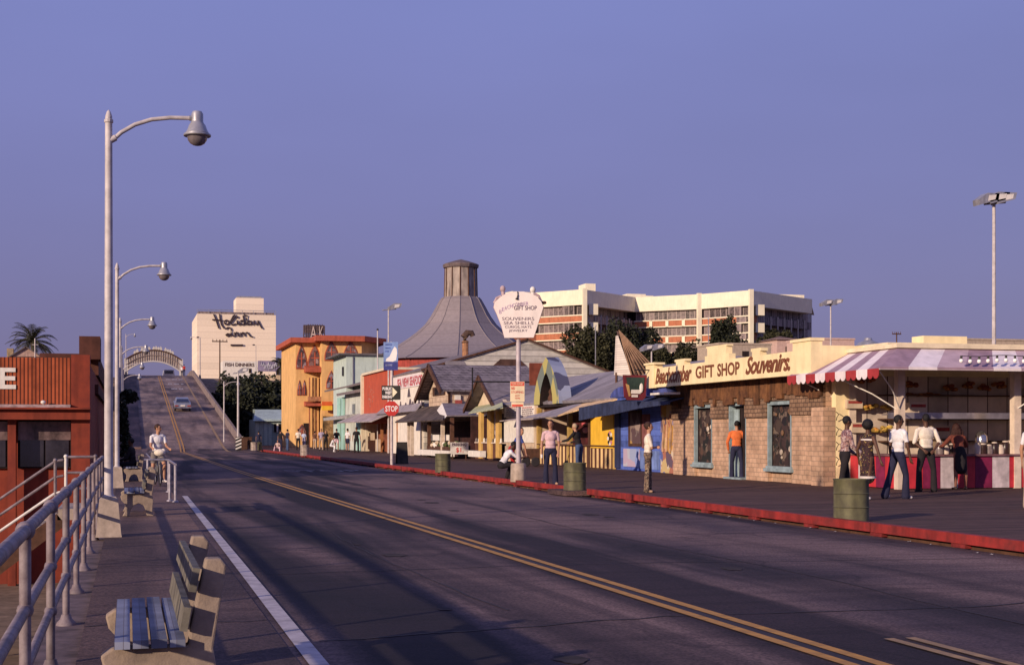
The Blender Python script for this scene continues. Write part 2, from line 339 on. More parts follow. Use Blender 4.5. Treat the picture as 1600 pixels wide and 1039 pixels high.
# ---- painted markings
def marking(name, m, pts, w, y0=None, dz=.006):
    b = MB()
    for i in range(len(pts)-1):
        (xa, ya), (xb, yb) = pts[i], pts[i+1]
        b.quad((xa-w/2,ya,ramp_z(ya)+dz),(xa+w/2,ya,ramp_z(ya)+dz),(xb+w/2,yb,ramp_z(yb)+dz),(xb-w/2,yb,ramp_z(yb)+dz))
    o = b.build(name, m, None, recalc=False); o['kind'] = 'structure'; return o
linew = mat('worn_white_line', (.52,.46,.47), .8, .25, 6, col2=(.36,.31,.33)); liney = mat('worn_yellow_line', (.55,.27,.06), .8, .2, 7, col2=(.36,.18,.06))
linef = mat('faded_yellow_line', (.42,.26,.12), .8, .2, 5, col2=(.20,.13,.09)); tar = mat('tar_strip', (.03,.02,.024), .7, .2)
def xw(q): return 1.19+.0045*q if q < 40 else 1.37
marking('edge_line', linew, [(xw(q), q) for q in (-5,4,8,12,17,24,30,36)], .13, dz=.010)
marking('edge_line', mat('fading_white_line', (.38,.33,.35), .8, .3, 4), [(1.35, q) for q in (62, 80, 100, 114)], .12, dz=.010)
def xy_(q): return 4.84-.0085*min(q,58)
yy = [2,8,12,18,26,36,48,60,80,100,120]
for dx in (-.105, .105): marking('centre_line', liney, [(xy_(q)+dx, q) for q in yy], .10, dz=.010)
marking('centre_line_gap', tar, [(xy_(q), q) for q in yy], .105, dz=.005)
ry = [120,124,128,132]+list(range(138,222,6))+list(range(224,238,2))
for dx in (-.14, .14): marking('centre_line', liney, [(4.35+(.3 if q > 130 else .3*(q-120)/10)+dx, q) for q in ry], .13, dz=.012)
marking('edge_line', linef, [(8.25, q) for q in ry], .22, dz=.012)
for dx in (-.09, .09): marking('old_centre_line', linef, [(5.62+dx, 4.0), (5.62+dx, 9.6)], .085, dz=.010)
rt = thing('road_lettering', (6.3, 58, 0), 'worn white stop lettering painted across the right lane near the stop sign', 'road marking')
b = text('STOP', 3.1, 2.6, (6.2, 57.2, .008), UX, UY, linef, rt)
b.data.materials[0] = mat('ghost_white', (.42,.36,.38), .8, .4, 3, col2=(.12,.09,.10))
rt = thing('road_lettering', (6.3, 200, ramp_z(200)), 'three short rows of white marks painted on the ramp below the crest', 'road marking')
b = MB()
for yq, n, w in ((200, 9, .16), (209.5, 11, .15), (219, 12, .16)):
    for k in range(n):
        if (k*7+int(yq)) % 5 == 0: continue
        x = 5.55+k*.2; z = ramp_z(yq)+.012; z2 = ramp_z(yq+1.6)+.012
        b.quad((x,yq,z),(x+w,yq,z),(x+w,yq+1.5,z2),(x,yq+1.5,z2))
b.build('painted_marks', linew, rt, recalc=False)
def wob(name, m, pts, w, seed):
    r = random.Random(seed); b = MB(); q = []
    for i in range(len(pts)-1):
        for k in range(10): t_ = k/10; q.append((pts[i][0]+(pts[i+1][0]-pts[i][0])*t_+r.uniform(-.03,.03), pts[i][1]+(pts[i+1][1]-pts[i][1])*t_+r.uniform(-.04,.04)))
    for i in range(len(q)-1):
        a, c = Vector(q[i]+(.0,)), Vector(q[i+1]+(.0,)); n_ = Vector((-(c-a).y, (c-a).x, 0)).normalized()*w*r.uniform(.5,1)
        b.quad((a.x-n_.x,a.y-n_.y,.0045),(c.x-n_.x,c.y-n_.y,.0045),(c.x+n_.x,c.y+n_.y,.0045),(a.x+n_.x,a.y+n_.y,.0045))
    structure(b, name, m, recalc=False)
wob('tar_seam', tar, [(1.4,10.6),(4.4,11.3),(7.5,11.2),(10.8,12.4)], .022, 1)
wob('tar_seam', tar, [(1.4,15.8),(5.4,16.1),(10.8,15.4)], .016, 2)
wob('tar_seam', tar, [(1.4,23.5),(6,24.3),(10.8,23.9)], .02, 3)
wob('tar_seam', tar, [(6.9,8),(7.2,14),(7.0,22),(7.3,30)], .018, 4)
wob('tar_seam', tar, [(1.4,33.5),(6,33),(10.8,33.9)], .025, 5)
wob('tar_seam', tar, [(3.2,12),(3.0,18),(3.1,25)], .014, 6)
stain = mat('oil_stain', (.040,.027,.030), .95, .3, 4)
r_ = random.Random(11)
for k in range(16):
    x, y = r_.choice((3.0, 6.6, 8.4))+r_.uniform(-.5,.5), r_.uniform(8, 45); b = MB(); n_ = 14; s_ = r_.uniform(.05,.22)
    b.add([(x+s_*r_.uniform(.6,1)*math.cos(6.283*j/n_), y+1.6*s_*r_.uniform(.6,1)*math.sin(6.283*j/n_), .0062) for j in range(n_)], [tuple(range(n_))]); structure(b, 'oil_stain', stain, recalc=False)
# ---- red kerb of timber blocks, with the gap behind the second drum
kerb_m = mat('red_kerb_paint', (.32,.028,.024), .7, .3, 3, .5, col2=(.15,.022,.02))
def kerb(y0, y1, lab):
    t = thing('kerb', (10.94, y0, 0), lab, 'kerb', 'red timber kerbs along the boardwalk')
    b = MB(); y = y0
    while y < y1:
        e2 = min(y1, y+4.9); dx = .012*random.uniform(-1,1)
        b.box(10.87+dx, 11.0+dx, y+.012, e2-.012, .06, .195); y += 4.9
    b.build('kerb_timber', kerb_m, t)
    b = MB(); y = y0+.5
    while y < y1-.3: b.box(10.885, 10.985, y, y+.34, 0.0, .055); y += 2.2
    b.build('kerb_block', mat('kerb_block_red', (.22,.025,.025), .8, .3, 4), t)
    b = MB(); b.box(10.99, 11.018, y0, y1, -.3, D-.004); b.build('deck_edge_board', brownw, t)
kerb(-10, 33.2, 'bright red timber kerb in the right foreground, in front of the stand and gift shop')
kerb(34.9, 122, 'long red timber kerb running from the second drum away towards the ramp')
b = MB(); b.box(10.35, 11.016, 33.25, 34.85, .02, D-.004); structure(b, 'kerb_ledge', walk_m)
for yq in (4.6, 11.9, 17.2, 21.6, 30.4, 39.0, 50):
    b = MB(); q = [( -.34+1.45*i/8, yq+.05*math.sin(i*1.7+yq)) for i in range(9)]
    for i in range(8): b.quad((q[i][0],q[i][1]-.014,.0075),(q[i+1][0],q[i+1][1]-.014,.0075),(q[i+1][0],q[i+1][1]+.014,.0075),(q[i][0],q[i][1]+.014,.0075))
    structure(b, 'sidewalk_joint', tar, recalc=False)
b = MB()
for k in range(60):
    y = random.uniform(10, 60); x = 10.8-abs(random.gauss(0, .12)); s_ = random.uniform(.012, .035)
    b.add([(x,y,.012),(x+s_,y+.01,.02),(x+s_*.8,y+s_*1.6,.016),(x-.01,y+s_*1.4,.013)], [(0,1,2,3)])
o = b.build('litter', mat('paper_scrap', (.6,.55,.5), .8, .1), None, recalc=False); tag(o, 'scraps of pale litter in the gutter beside the red kerb', 'litter', kind='stuff')
# ------------------------------------------------------------------ left side of the pier
rail_m = mat('chalky_rail_paint', (.28,.225,.235), .6, .3, 7, .3, col2=(.14,.10,.11))
t = thing('pipe_railing', (-.5, 5.1, -.05), 'long three bar pipe railing along the left edge of the pier, nearest the camera', 'railing')
RY = [-2.25, .2, 2.65] + [5.1+2.45*k for k in range(11)]
for y in RY:
    b = MB(); b.tube([(-.5,y,-.05),(-.5,y,1.03)], .030, 10); b.lathe((-.5,y,-.05), [(.085,0),(.08,.02),(.05,.05),(.038,.09)], 12)
    for z in (.66, .36): b.ell((-.5,y,z), (.043,.043,.043), 6)
    b.ell((-.5,y,1.06), (.05,.062,.05), 7)
    smooth_angle(b.build('post', rail_m, t))
for z in (1.06, .66, .36):
    b = MB(); r = .034 if z > 1 else .028
    b.tube([(-.5, RY[0], z)]+[(-.5+.004*math.sin(i), (RY[i]+RY[i+1])/2, z) for i in range(len(RY)-1)]+[(-.5, RY[-1]+.3, z)], r, 10)
    smooth_angle(b.build('rail', rail_m, t))
# stair railing
t = thing('pipe_railing', (-1.0, 31, -.02), 'pale pipe railing turning off the pier and sloping down the beach stair', 'railing')
for x, z0 in ((-.66,-.02), (-1.25,-.02), (-1.46,-.1), (-2.73,-.95), (-4.0,-2.0)):
    b = MB(); b.tube([(x,31,z0),(x,31,z0+1.09)], .032, 8); b.ell((x,31,z0+1.09), (.045,.045,.045), 5); smooth_angle(b.build('post', white if x in (-1.25,-2.73) else rail_m, t))
for dz in (0, -.33, -.66):
    b = MB(); b.tube([(-.66,31,1.06+dz),(-1.25,31,1.06+dz)], .028, 8); smooth_angle(b.build('rail', rail_m, t))
    b = MB(); b.tube([(-1.3,31,1.0+dz),(-1.46,31,.97+dz),(-2.73,31,.07+dz),(-4.0,31,-.93+dz)], .028, 8); smooth_angle(b.build('rail', rail_m if dz > -.6 else white, t))
# lamps
def lamp(loc, label, flip=1):
    x, y, z = loc; t = thing('street_lamp', loc, label, 'street lamp', 'street lamps along the pier')
    b = MB(); vs = []
    for (w, h) in ((.19,0), (.18,.05), (.135,.56), (.10,.60)): vs += [(x-w,y-w,z+h),(x+w,y-w,z+h),(x+w,y+w,z+h),(x-w,y+w,z+h)]
    b.add(vs, [(0,1,2,3),(12,13,14,15)]+[(4*i+j,4*i+(j+1)%4,4*i+4+(j+1)%4,4*i+4+j) for i in range(3) for j in range(4)])
    b.build('pedestal', conc, t)
    b = MB(); b.lathe((x,y,z+.58), [(.10,0),(.085,.03),(.068,.06),(.066,.8),(.062,3),(.054,5.68)], 12)
    b.lathe((x,y,z+6.2), [(.054,0),(.068,.01),(.068,.05),(.052,.06),(.052,.1),(.03,.17),(.004,.2)], 12)
    smooth_angle(b.build('pole', pole_m, t), 30)
    b = MB(); b.tube([(x+flip*q, y, z+h) for q, h in ((.04,5.93),(.18,6.07),(.38,6.2),(.62,6.29),(.9,6.335),(1.2,6.345))], .032, 8)
    b.tube([(x,y,z+5.93),(x+flip*.10,y,z+5.99)], .05, 8)
    smooth_angle(b.build('arm', pole_m, t), 50)
    hx = x+flip*1.3
    b = MB(); b.lathe((hx,y,z+6.09), [(.175,0),(.18,.03),(.155,.07),(.125,.15),(.095,.19),(.09,.21),(.09,.32),(.07,.36),(.01,.37)], 16)
    b.lathe((hx,y,z+6.085), [(.205,-.012),(.21,.0),(.205,.02),(.02,.03)], 16)
    b.tube([(hx-flip*.12,y,z+6.345),(hx,y,z+6.345)], .042, 8)
    cap = smooth_angle(b.build('lamp_head', steel, t), 35)
    b = MB(); b.lathe((hx,y,z+6.075), [(.155,0),(.145,-.06),(.11,-.11),(.06,-.14),(.005,-.15)], 16)
    smooth_angle(b.build('lamp_glass', mat('lamp_glass', (.17,.14,.15), .12, .3, 3, spec=.9), t), 60)
    return t
LL = ['tallest looking street lamp in the left foreground on a square concrete pedestal', 'second street lamp from the camera on the left, past the near lamp', 'third street lamp from the camera on the left side of the pier', 'fourth street lamp on the left, its arm in front of the arch',
      'fifth street lamp on the left, its head just under the arch', 'sixth street lamp on the left, lowest head against the ramp']
for k in range(6): lamp((-.28-.02*k, 22.2+19.8*k, .004), LL[k])
lamp((-.3, 226, ramp_z(226)+.14), 'tiny far street lamp at the ramp crest on the left')
lamp((10.6, 222, ramp_z(222)), 'tiny far street lamp at the ramp crest on the right, arm over the road', -1)
# benches
slat_m = lines('bench_slat_paint', (.22,.235,.32), (.12,.11,.14), .045, .08, 'X', .7, .3, .3); back_m = mat('bench_back_paint', (.17,.15,.12), .8, .3, 6, .3); bconc = mat('bench_concrete', (.36,.27,.205), .9, .2, 7, .6, col2=(.22,.165,.135))
def bench(y, label):
    t = thing('bench', (.2, y, .004), label, 'bench', 'benches with concrete ends along the pier')
    for yy_ in (y+.02, y+1.72):
        b = MB(); z = .004
        # base with arch, seat beam and raked back upright, 0.16 thick
        pr = [(-.10,z),(.02,z),(.04,z+.10),(.10,z+.20),(.20,z+.24),(.28,z+.20),(.32,z+.10),(.34,z),(.47,z),(.44,z+.10),(.46,z+.28),(.44,z+.40),(.51,z+.84),(.48,z+.88),(.40,z+.88),(.32,z+.52),(.31,z+.42),(-.08,z+.42),(-.14,z+.38),(-.12,z+.30),(-.05,z+.22),(-.06,z+.08)]
        b.prism(pr, 'y', yy_, yy_+.12); o = b.build('end_support', bconc, t)
        bv = o.modifiers.new('b', 'BEVEL'); bv.width = .012; bv.segments = 2; bv.limit_method = 'ANGLE'
    for k in range(4):
        b = MB(); x = -.07+k*.094; b.box(x, x+.080, y-.06+.01*(k%2), y+1.93, .428, .468+.004*(k%3)); b.build('seat_slat', slat_m, t)
    for z0, x0 in ((.51,.30), (.715,.345)):
        b = MB(); b.prism([(x0,z0),(x0+.022,z0+.125),(x0-.016,z0+.13),(x0-.038,z0+.005)], 'y', y-.07, y+1.92); b.build('back_slat', back_m, t)
    return t
bench(7.72, 'nearest bench with bluish seat slats and thick concrete ends, in the left foreground')
bench(27.5, 'second bench with concrete end, past the near lamp post on the sidewalk')
bench(47.3, 'third bench, small, behind the pipe guard and near the standing bicycle rider')
# pipe guard on the sidewalk
t = thing('pipe_guard', (1.03, 33, .004), 'low galvanised pipe guard rail standing on the sidewalk by the white line', 'guard rail')
for x, y in ((1.03,32.9),(1.03,38.5),(.5,38.8),(.92,33.4)):
    b = MB(); b.tube([(x,y,.004),(x,y,.86)], .035, 8); b.lathe((x,y,.004), [(.08,0),(.07,.03),(.038,.04)], 10); smooth_angle(b.build('post', galv, t))
b = MB(); b.tube([(1.03,32.8,.85),(1.03,38.4,.85),(.98,38.8,.85),(.4,38.8,.85)], .03, 8); smooth_angle(b.build('rail', galv, t))
# ---- red restaurant
RX, RY0 = -1.18, 47.0
redw = mat('restaurant_red', (.25,.042,.02), .8, .25, 1.6, .1, col2=(.16,.026,.016)); batt = lines('red_battens', (.33,.075,.03), (.08,.017,.01), .115, .34, 'X', .8, .9, .25)
t = thing('red_restaurant', (-12, 47, -3.2), 'long red timber restaurant below the pier on the left, with battened fascia and white letters', 'restaurant')
b = MB(); b.box(-26, RX, RY0+.5, 76, -3.2, 3.75); b.build('wall', [redw], t)
b = MB(); b.box(-26, RX-.55, RY0-.2, RY0+.3, 2.46, 3.92); b.build('fascia', batt, t)
b = MB(); b.box(RX-.55+.004, RX+.02, RY0-.26, RY0+.62, -.0, 4.02); b.box(RX-.5, RX-.0, RY0-.2, RY0+.4, -3.2, 0); b.build('corner_post', redw, t)
b = MB(); b.box(-26, RX-.56, RY0-.42, RY0-.204, 2.36, 2.45); b.box(-26, RX-.56, RY0-.6, RY0-.43, 2.30, 2.40); b.build('gutter', mat('gutter_paint', (.42,.30,.30), .5, .3, 4), t)
b = MB(); b.box(-26, RX+.03, RY0-.5, RY0+.49, 1.98, 2.29); b.box(-26, RX+.04, RY0-.7, RY0+.48, 2.295, 2.355); b.build('beam', redw, t)
for x0, x1 in ((-3.62,-3.38), (-6.9,-6.66), (-10.2,-9.96), (-13.4,-13.1)):
    b = MB(); b.box(x0, x1, RY0-.15, RY0+.2, -3.2, 1.975); b.build('column', redw, t)
x = -3.36
for (xa, xb) in ((-3.36,-1.74), (-6.6,-3.64), (-9.9,-6.92), (-13,-10.22)):
    w = MB(); w.box(xa, xb, RY0+.36, RY0+.48, .45, 1.95); w = w.build('window', dark, t)
    p = MB(); n = 2
    for k in range(n):
        a = xa+.05+(xb-xa-.1)*k/n; p.box(a+.03, a+(xb-xa-.1)/n-.03, RY0+.33, RY0+.355, .5, 1.9)
    p.build('pane', glass, w)
    p = MB(); p.box(xa+.02, xb-.02, RY0+.30, RY0+.326, 1.34, 1.92); p.build('reflection_strip', mat('smoky_reflection', (.22,.15,.15), .3, .5, 1.5), w)  # paler strip in front of the upper panes, reflected light put in as colour
for k, (ch, xx) in enumerate(zip('HOUSE', (-6.65,-5.95,-5.25,-4.56,-3.87))):
    text(ch, .50, .66, (xx+.0, RY0-.21, 2.93), UX, UZ, white, t, bold=.03, depth=.03)
b = MB(); b.ell((-2.55, RY0-.4, 2.52), (.08,.08,.06), 6); b.tube([(-2.55,RY0-.4,2.44),(-2.55,RY0-.2,2.44)], .03, 6); b.build('flood_lamp', white, t)
b = MB(); b.box(-3.2, RX+.1, 56, 74, 3.752, 4.55); b.box(-8, RX+.13, 54.5, 76.2, 3.0, 3.35); b.build('rear_block', mat('dark_brown_stain', (.10,.035,.025), .9, .2), t)
b = MB(); b.box(-1.75, -1.0, 55, 57, 4.3, 5.15); b.build('roof_box', mat('dark_brown_stain', ()), t) if 0 else b.build('roof_box', M['dark_brown_stain'], t)
b = MB(); b.lathe((-2.0, 52, 3.75), [(.22,0),(.22,.22),(.3,.24),(.26,.36),(.02,.42)], 14); smooth_angle(b.build('roof_vent', mat('rust_vent', (.45,.16,.08), .8, .3), t))
b = MB(); b.box(-2.9, -2.35, 53, 54, 3.75, 4.05); b.build('vent_cowl', M['rust_vent'], t)
for x_, y_, h_ in ((-3.6, 60, 1.6), (-3.0, 62, 1.1)):
    q = thing('roof_mast', (x_, y_, 3.75), 'thin %s mast with crosspieces on the red restaurant roof' % ('taller' if h_ > 1.3 else 'shorter'), 'mast')
    b = MB(); b.tube([(x_,y_,3.75),(x_,y_,3.75+h_)], .025, 6); b.tube([(x_-.12,y_,3.5+h_),(x_+.12,y_,3.5+h_)], .014, 5); b.build('mast_pole', pole_m, q)
# small structures next to the pier edge beyond the second lamp (shaded screen and planting)
def leafball(b, lobes, n, s, m=0, flat=.6):
    for _ in range(n):
        c, r = lobes[RNG.integers(len(lobes))]
        d = RNG.normal(size=3); d /= np.linalg.norm(d); q = RNG.uniform(.35, 1)**.5
        q *= 1+.12*math.sin(5*d[0]+3*d[2]+c[0])
        p = np.array(c)+d*np.array(r)*q
        u = RNG.normal(size=3); u[2] *= flat; u /= np.linalg.norm(u); w = np.cross(u, RNG.normal(size=3)); w /= np.linalg.norm(w)+1e-6
        k = s*RNG.uniform(.6, 1.4)
        b.add([p-u*k-w*k*.3, p-w*k*.75, p+u*k, p+w*k*.75], [(0,1,2,3)], m)
leaf = mat('dark_leaves', (.038,.042,.020), .8, .6, .5, col2=(.013,.015,.009)); leaf2 = mat('olive_leaves', (.060,.056,.024), .8, .6, .6, col2=(.018,.019,.010)); bark = mat('bark', (.09,.06,.045), .95, .3, 6, .5)
def tree(x, y, z, h, w, label, group='trees and bushes on the bluff', name='broadleaf_tree', n=2600, s=.20, m=None, trunk=True):
    t = thing(name, (x, y, z), label, 'tree' if 'tree' in name else 'bush', group); r = random.Random(int(x*31+y*7))
    lobes = []
    for k in range(9):
        a = r.uniform(0, 6.28); q = r.uniform(.1, .62)*w; hh = z+h*r.uniform(.42 if trunk else .25, .84)
        lobes.append(((x+q*math.cos(a), y+q*math.sin(a), hh), (w*r.uniform(.28,.46), w*r.uniform(.28,.46), h*r.uniform(.12,.22))))
    lobes.append(((x,y,z+h*.6), (w*.55,w*.55,h*.36)))
    b = MB(); leafball(b, lobes, n, s); b.build('crown', m or leaf, t, recalc=False)
    b = MB(); b.tube([(x,y,z-.3),(x+.1,y,z+h*.3),(x-.05,y+.1,z+h*.6)], .03*h+.05, 8, r2=.03)
    for k in range(5):
        c = lobes[k][0]; b.tube([(x+.07,y,z+h*(.2+.06*k)), ((x+c[0])/2,(y+c[1])/2,(z+h*.3+c[2])/2), c], .05, 5, r2=.015)
    b.build('trunk', bark, t); return t
b = MB(); leafball(b, [((-.2,62,1.4),(.22,.5,1.2)), ((-.15,64,1.0),(.25,.5,1.0)), ((-.2,60,2.3),(.2,.5,.7)), ((.05,61.5,3.1),(.35,.4,.25))], 900, .12)
t = thing('potted_shrub', (-.1, 62, .004), 'tall dark shrub growing up against the left lamp posts, before the ramp', 'shrub')
b.build('foliage', leaf, t, recalc=False); b = MB(); b.lathe((-.12,62,.004), [(.2,0),(.26,.4),(.24,.42)], 12); b.tube([(-.12,62,.4),(-.15,62,2.4)], .03, 6); b.build('planter', brownw, t)
# ---- palm and house beyond the restaurant
def palm(x, y, z, h, R, label, n=46):
    t = thing('palm_tree', (x,y,z), label, 'palm tree', 'palms on the bluff')
    b = MB(); b.tube([(x,y,z-.5),(x+.1,y,z+h*.5),(x,y,z+h)], .38, 10, r2=.28); b.build('trunk', bark, t)
    b = MB(); r = random.Random(int(x))
    for k in range(n):
        a = k*2.399; el = r.uniform(-.5, 1.35); l = R*r.uniform(.85, 1.1); pts = []
        for i in range(9):
            s_ = i/8; e_ = el-1.25*s_*s_*(1.1 if el > .2 else .7)
            if i == 0: p = Vector((x,y,z+h))
            else: p = p+Vector((math.cos(a)*math.cos(e_), math.sin(a)*math.cos(e_), math.sin(e_)))*l/8
            pts.append(p)
        side = Vector((-math.sin(a), math.cos(a), 0))
        for i in range(1, 9):
            for q in (0, .5):
                p = pts[i-1].lerp(pts[i], q); d = (pts[i]-pts[i-1]).normalized(); ll = R*.22*math.sin(math.pi*min(1, (i+q)/9.4))+.1
                for sg in (-1, 1):
                    tip = p+side*sg*ll*.75+d*ll*.6+Vector((0,0,-.25*ll)); b.add([p-d*.09, p+d*.09, tip], [(0,1,2)])
        b.tube(pts, .05, 4, r2=.01)
    b.build('fronds', m_palm, t, recalc=False); return t
m_palm = mat('palm_fronds', (.085,.075,.035), .7, .4, 1, col2=(.035,.035,.02))
x_, y_ = at(40, 190); palm(x_, 215, 6, ZZ(533,205)-6, 3.9, 'bushy date palm above the roof of the red restaurant, far left')
x_, y_ = at(38, 195)
t = thing('house', (x_, y_, 0), 'small pale gabled house roof under the palm, above the red restaurant', 'house')
zb = ZZ(546,195)
b = MB(); b.box(x_-2.2, x_+2.6, y_, y_+6, -3, ZZ(558,195)); b.prism([(x_-2.0,ZZ(557,195)),(x_+2.4,ZZ(557,195)),(x_+.2,zb+.3)], 'y', y_+.02, y_+6); b.build('wall', mat('pinkish_house', (.42,.28,.24), .9, .15), t)
b = MB(); b.slab((x_-2.4,y_-.3,ZZ(560,195)),(x_+.2,y_-.3,zb+.45),(x_+.2,y_+6.2,zb+.45),(x_-2.4,y_+6.2,ZZ(560,195)),.15); b.slab((x_+.2,y_-.3,zb+.452),(x_+2.8,y_-.3,ZZ(560,195)),(x_+2.8,y_+6.2,ZZ(560,195)),(x_+.2,y_+6.2,zb+.452),.15); b.build('roof', mat('grey_roof', (.13,.10,.10), .9, .2), t)
b = MB(); b.box(x_-2.35, x_-1.5, y_+1, y_+2, 8, ZZ(544,195)); b.build('chimney', mat('tan_chimney', (.36,.26,.16), .9, .2), t)
# ------------------------------------------------------------------ far buildings
# hotel at the head of the ramp
HY = 330/ (cs-sn*((308-800)/F)) *1.0
HY = 318.0
hx0, hz = onY(308, HY); hx1, hzc = onY(431, HY)
ztop = ZZ(490, hz); t = thing('hotel', (hx0, HY, 10.2), 'tall blank cream hotel wall with dark script lettering at the head of the ramp', 'hotel')
hot = lines('hotel_block_wall', (.78,.64,.51), (.60,.48,.39), 1.35, .05, 'Z', .9, .1, .06)
b = MB(); b.box(hx0, hx1, HY, HY+26, 9, ztop); b.build('wall', hot, t)
b = MB(); b.box(hx0+.3, hx1-.3, HY+.4, HY+25.5, ztop, ztop+.55); b.build('roof_band', mat('hotel_roof_dark', (.25,.19,.19), .9, .3), t)  # evenly dark band set back from the roof edge
b = MB()
for k in range(8): b.tube([(hx0+(hx1-hx0)*k/7, HY+.1, ztop), (hx0+(hx1-hx0)*k/7, HY+.1, ztop+.9)], .05, 5)
b.tube([(hx0,HY+.1,ztop+.9),(hx1,HY+.1,ztop+.9)], .06, 5); b.build('roof_railing', steel, t)
pa, pz = onY(369, HY+6); pb, _ = onY(412, HY+6)
b = MB(); b.box(pa, pb, HY+6, HY+14, ztop, ZZ(465, pz)); b.build('penthouse', hot, t)
b = MB(); b.box(pa+.3, pb-.4, HY+7, HY+9, ZZ(465,pz), ZZ(462,pz)); b.build('penthouse_plant', steel, t)
def hp(x, y):                                             # crop coordinates of the script -> the wall plane
    px = 280+x/6.925; py = 450+y/6.927; X, zc = onY(px, HY-.25); return (X, HY-.25, ZZ(py, zc))
def loop(cx, cy, rx, ry, a0=0, a1=360, n=12): return [(cx+rx*math.cos(rad(a0+(a1-a0)*i/n)), cy+ry*math.sin(rad(a0+(a1-a0)*i/n))) for i in range(n+1)]
strokes = [[(372,283),(392,330),(412,390),(428,438)], [(436,283),(440,330),(455,395),(488,440)], [(357,343),(410,345),(470,352)], loop(512,372,24,24),
  [(535,385),(552,365),(585,300),(602,290),(606,310),(560,372),(565,398),(590,398),(610,385)], [(625,350),(628,385),(645,398),(655,392)], loop(628,315,6,6),
  loop(680,374,22,24), [(700,398),(702,360),(690,300),(705,293),(735,300),(728,340),(716,395),(738,396)], loop(758,376,22,20), [(782,355),(782,385),(798,398)],
  [(810,350),(814,388),(832,397),(848,385),(852,352)], [(850,352),(866,385),(884,420),(900,440)],
  [(503,445),(520,428),(550,430),(562,450),(562,490),(545,515),(515,520),(502,508),(520,495),(560,500),(590,525)], [(598,478),(604,522)], [(604,495),(622,478),(636,490),(640,522),(655,520)],
  [(665,482),(668,524)], [(668,498),(690,480),(706,492),(708,522)], [(720,485),(735,480),(752,500),(770,524),(798,530)], [(555,618),(690,618)]]
b = MB()
for s_ in strokes: b.tube([hp(*p) for p in s_], .155 if s_[0] != (555,618) else .2, 6)
b.build('script_lettering', mat('dark_sign_letters', (.045,.022,.03), .6, .2), t)
# ramp-top arch sign seen from behind
AY = 250.0
t = thing('arch_sign', (5.2, AY, 10.4), 'curved lattice arch sign spanning the road beyond the ramp crest, seen from behind', 'arch sign')
ax0, az = onY(196, AY); ax1, _ = onY(284, AY); acx = (ax0+ax1)/2; hw = (ax1-ax0)/2
zt, zb_ = ZZ(546.5, az), ZZ(564, az); zs_t, zs_b = ZZ(560, az), ZZ(580, az)
def arc(zc0, zs, n=24, w=1.0): return [(acx+hw*w*(2*i/n-1), zc0-(zc0-zs)*abs(2*i/n-1)**2.1) for i in range(n+1)]
up, lo = arc(zt, zs_t-.2), arc(zb_, zs_b, w=.97)
archm = mat('arch_tan', (.40,.33,.30), .8, .25, 2); archw = mat('arch_trim', (.55,.50,.46), .7, .1)
b = MB(); b.prism([(x,z) for x,z in up]+[(x,z) for x,z in reversed(lo)], 'y', AY, AY+.25); b.build('arch_panel', archm, t)
for L_, nm in ((up,'arch_rim'), (lo,'arch_rim')):
    b = MB(); b.tube([(x, AY-.05, z) for x,z in L_], .13, 6); b.build(nm, archw if L_ is lo else brownw, t)
mid = [((a[0]+c[0])/2, (a[1]+c[1])/2+.1) for a, c in zip(up, lo)]
b = MB(); b.tube([(x, AY-.12, z) for x,z in mid], .06, 6)
for i in range(0, 25): b.tube([(up[i][0], AY-.06, up[i][1]), (lo[i][0], AY-.06, lo[i][1])], .045, 4)
b.build('lattice', mat('lattice_metal', (.30,.22,.20), .7, .2), t)
b = MB()
for i in range(4, 21):
    if i % 5 != 1: b.prism([(up[i][0]-.24,up[i][1]+.05),(up[i][0]+.24,up[i][1]+.05),(up[i][0]+.2,up[i][1]+.45),(up[i][0],up[i][1]+.65+.15*(i%2)),(up[i][0]-.2,up[i][1]+.4)], 'y', AY+.02, AY+.14)
b.build('crest_letters', archw, t)
for x in (ax0+.1, ax1-.1):
    b = MB(); b.box(x-.3, x+.3, AY-.1, AY+.4, 9.5, zs_t); b.build('arch_post', archw, t)
# terraced office block on the bluff
def offp(px, zc): x, y = at(px, zc); return Vector((x, y, 0))
OT = 25.8
pts = [offp(800,243), offp(838,245.3), offp(911,240), offp(992,254), offp(1094,248.3), offp(1171,241.5), offp(1267,257.5)]
t = thing('office_block', (pts[2].x, pts[2].y, 10.2), 'large white and brick terraced office block with ribbon windows on the bluff behind the trees', 'office building')
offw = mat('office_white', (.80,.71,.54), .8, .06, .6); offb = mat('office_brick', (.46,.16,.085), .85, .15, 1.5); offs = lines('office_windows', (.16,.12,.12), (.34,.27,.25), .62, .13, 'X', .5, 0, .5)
zof = lambda py: ZZ(py, 240)
bands = [('parapet', 452.5, 476.5, offw, .25), ('window_band', 476.5, 491.5, offs, -.5), ('brick_band', 491.5, 503.5, offb, .0), ('window_band', 503.5, 518, offs, -.5), ('brick_band', 518, 530.5, offb, 0), ('window_band', 530.5, 545, offs, -.5), ('brick_band', 545, 557, offb, 0), ('window_band', 557, 566, offs, -.5), ('brick_band', 566, 592, offb, 0)]
core = MB(); back = [Vector((p.x+14, p.y+26, 0)) for p in pts]
def inset(P, Q, d): n = Vector((Q.y-P.y, -(Q.x-P.x), 0)).normalized(); return P+n*d, Q+n*d
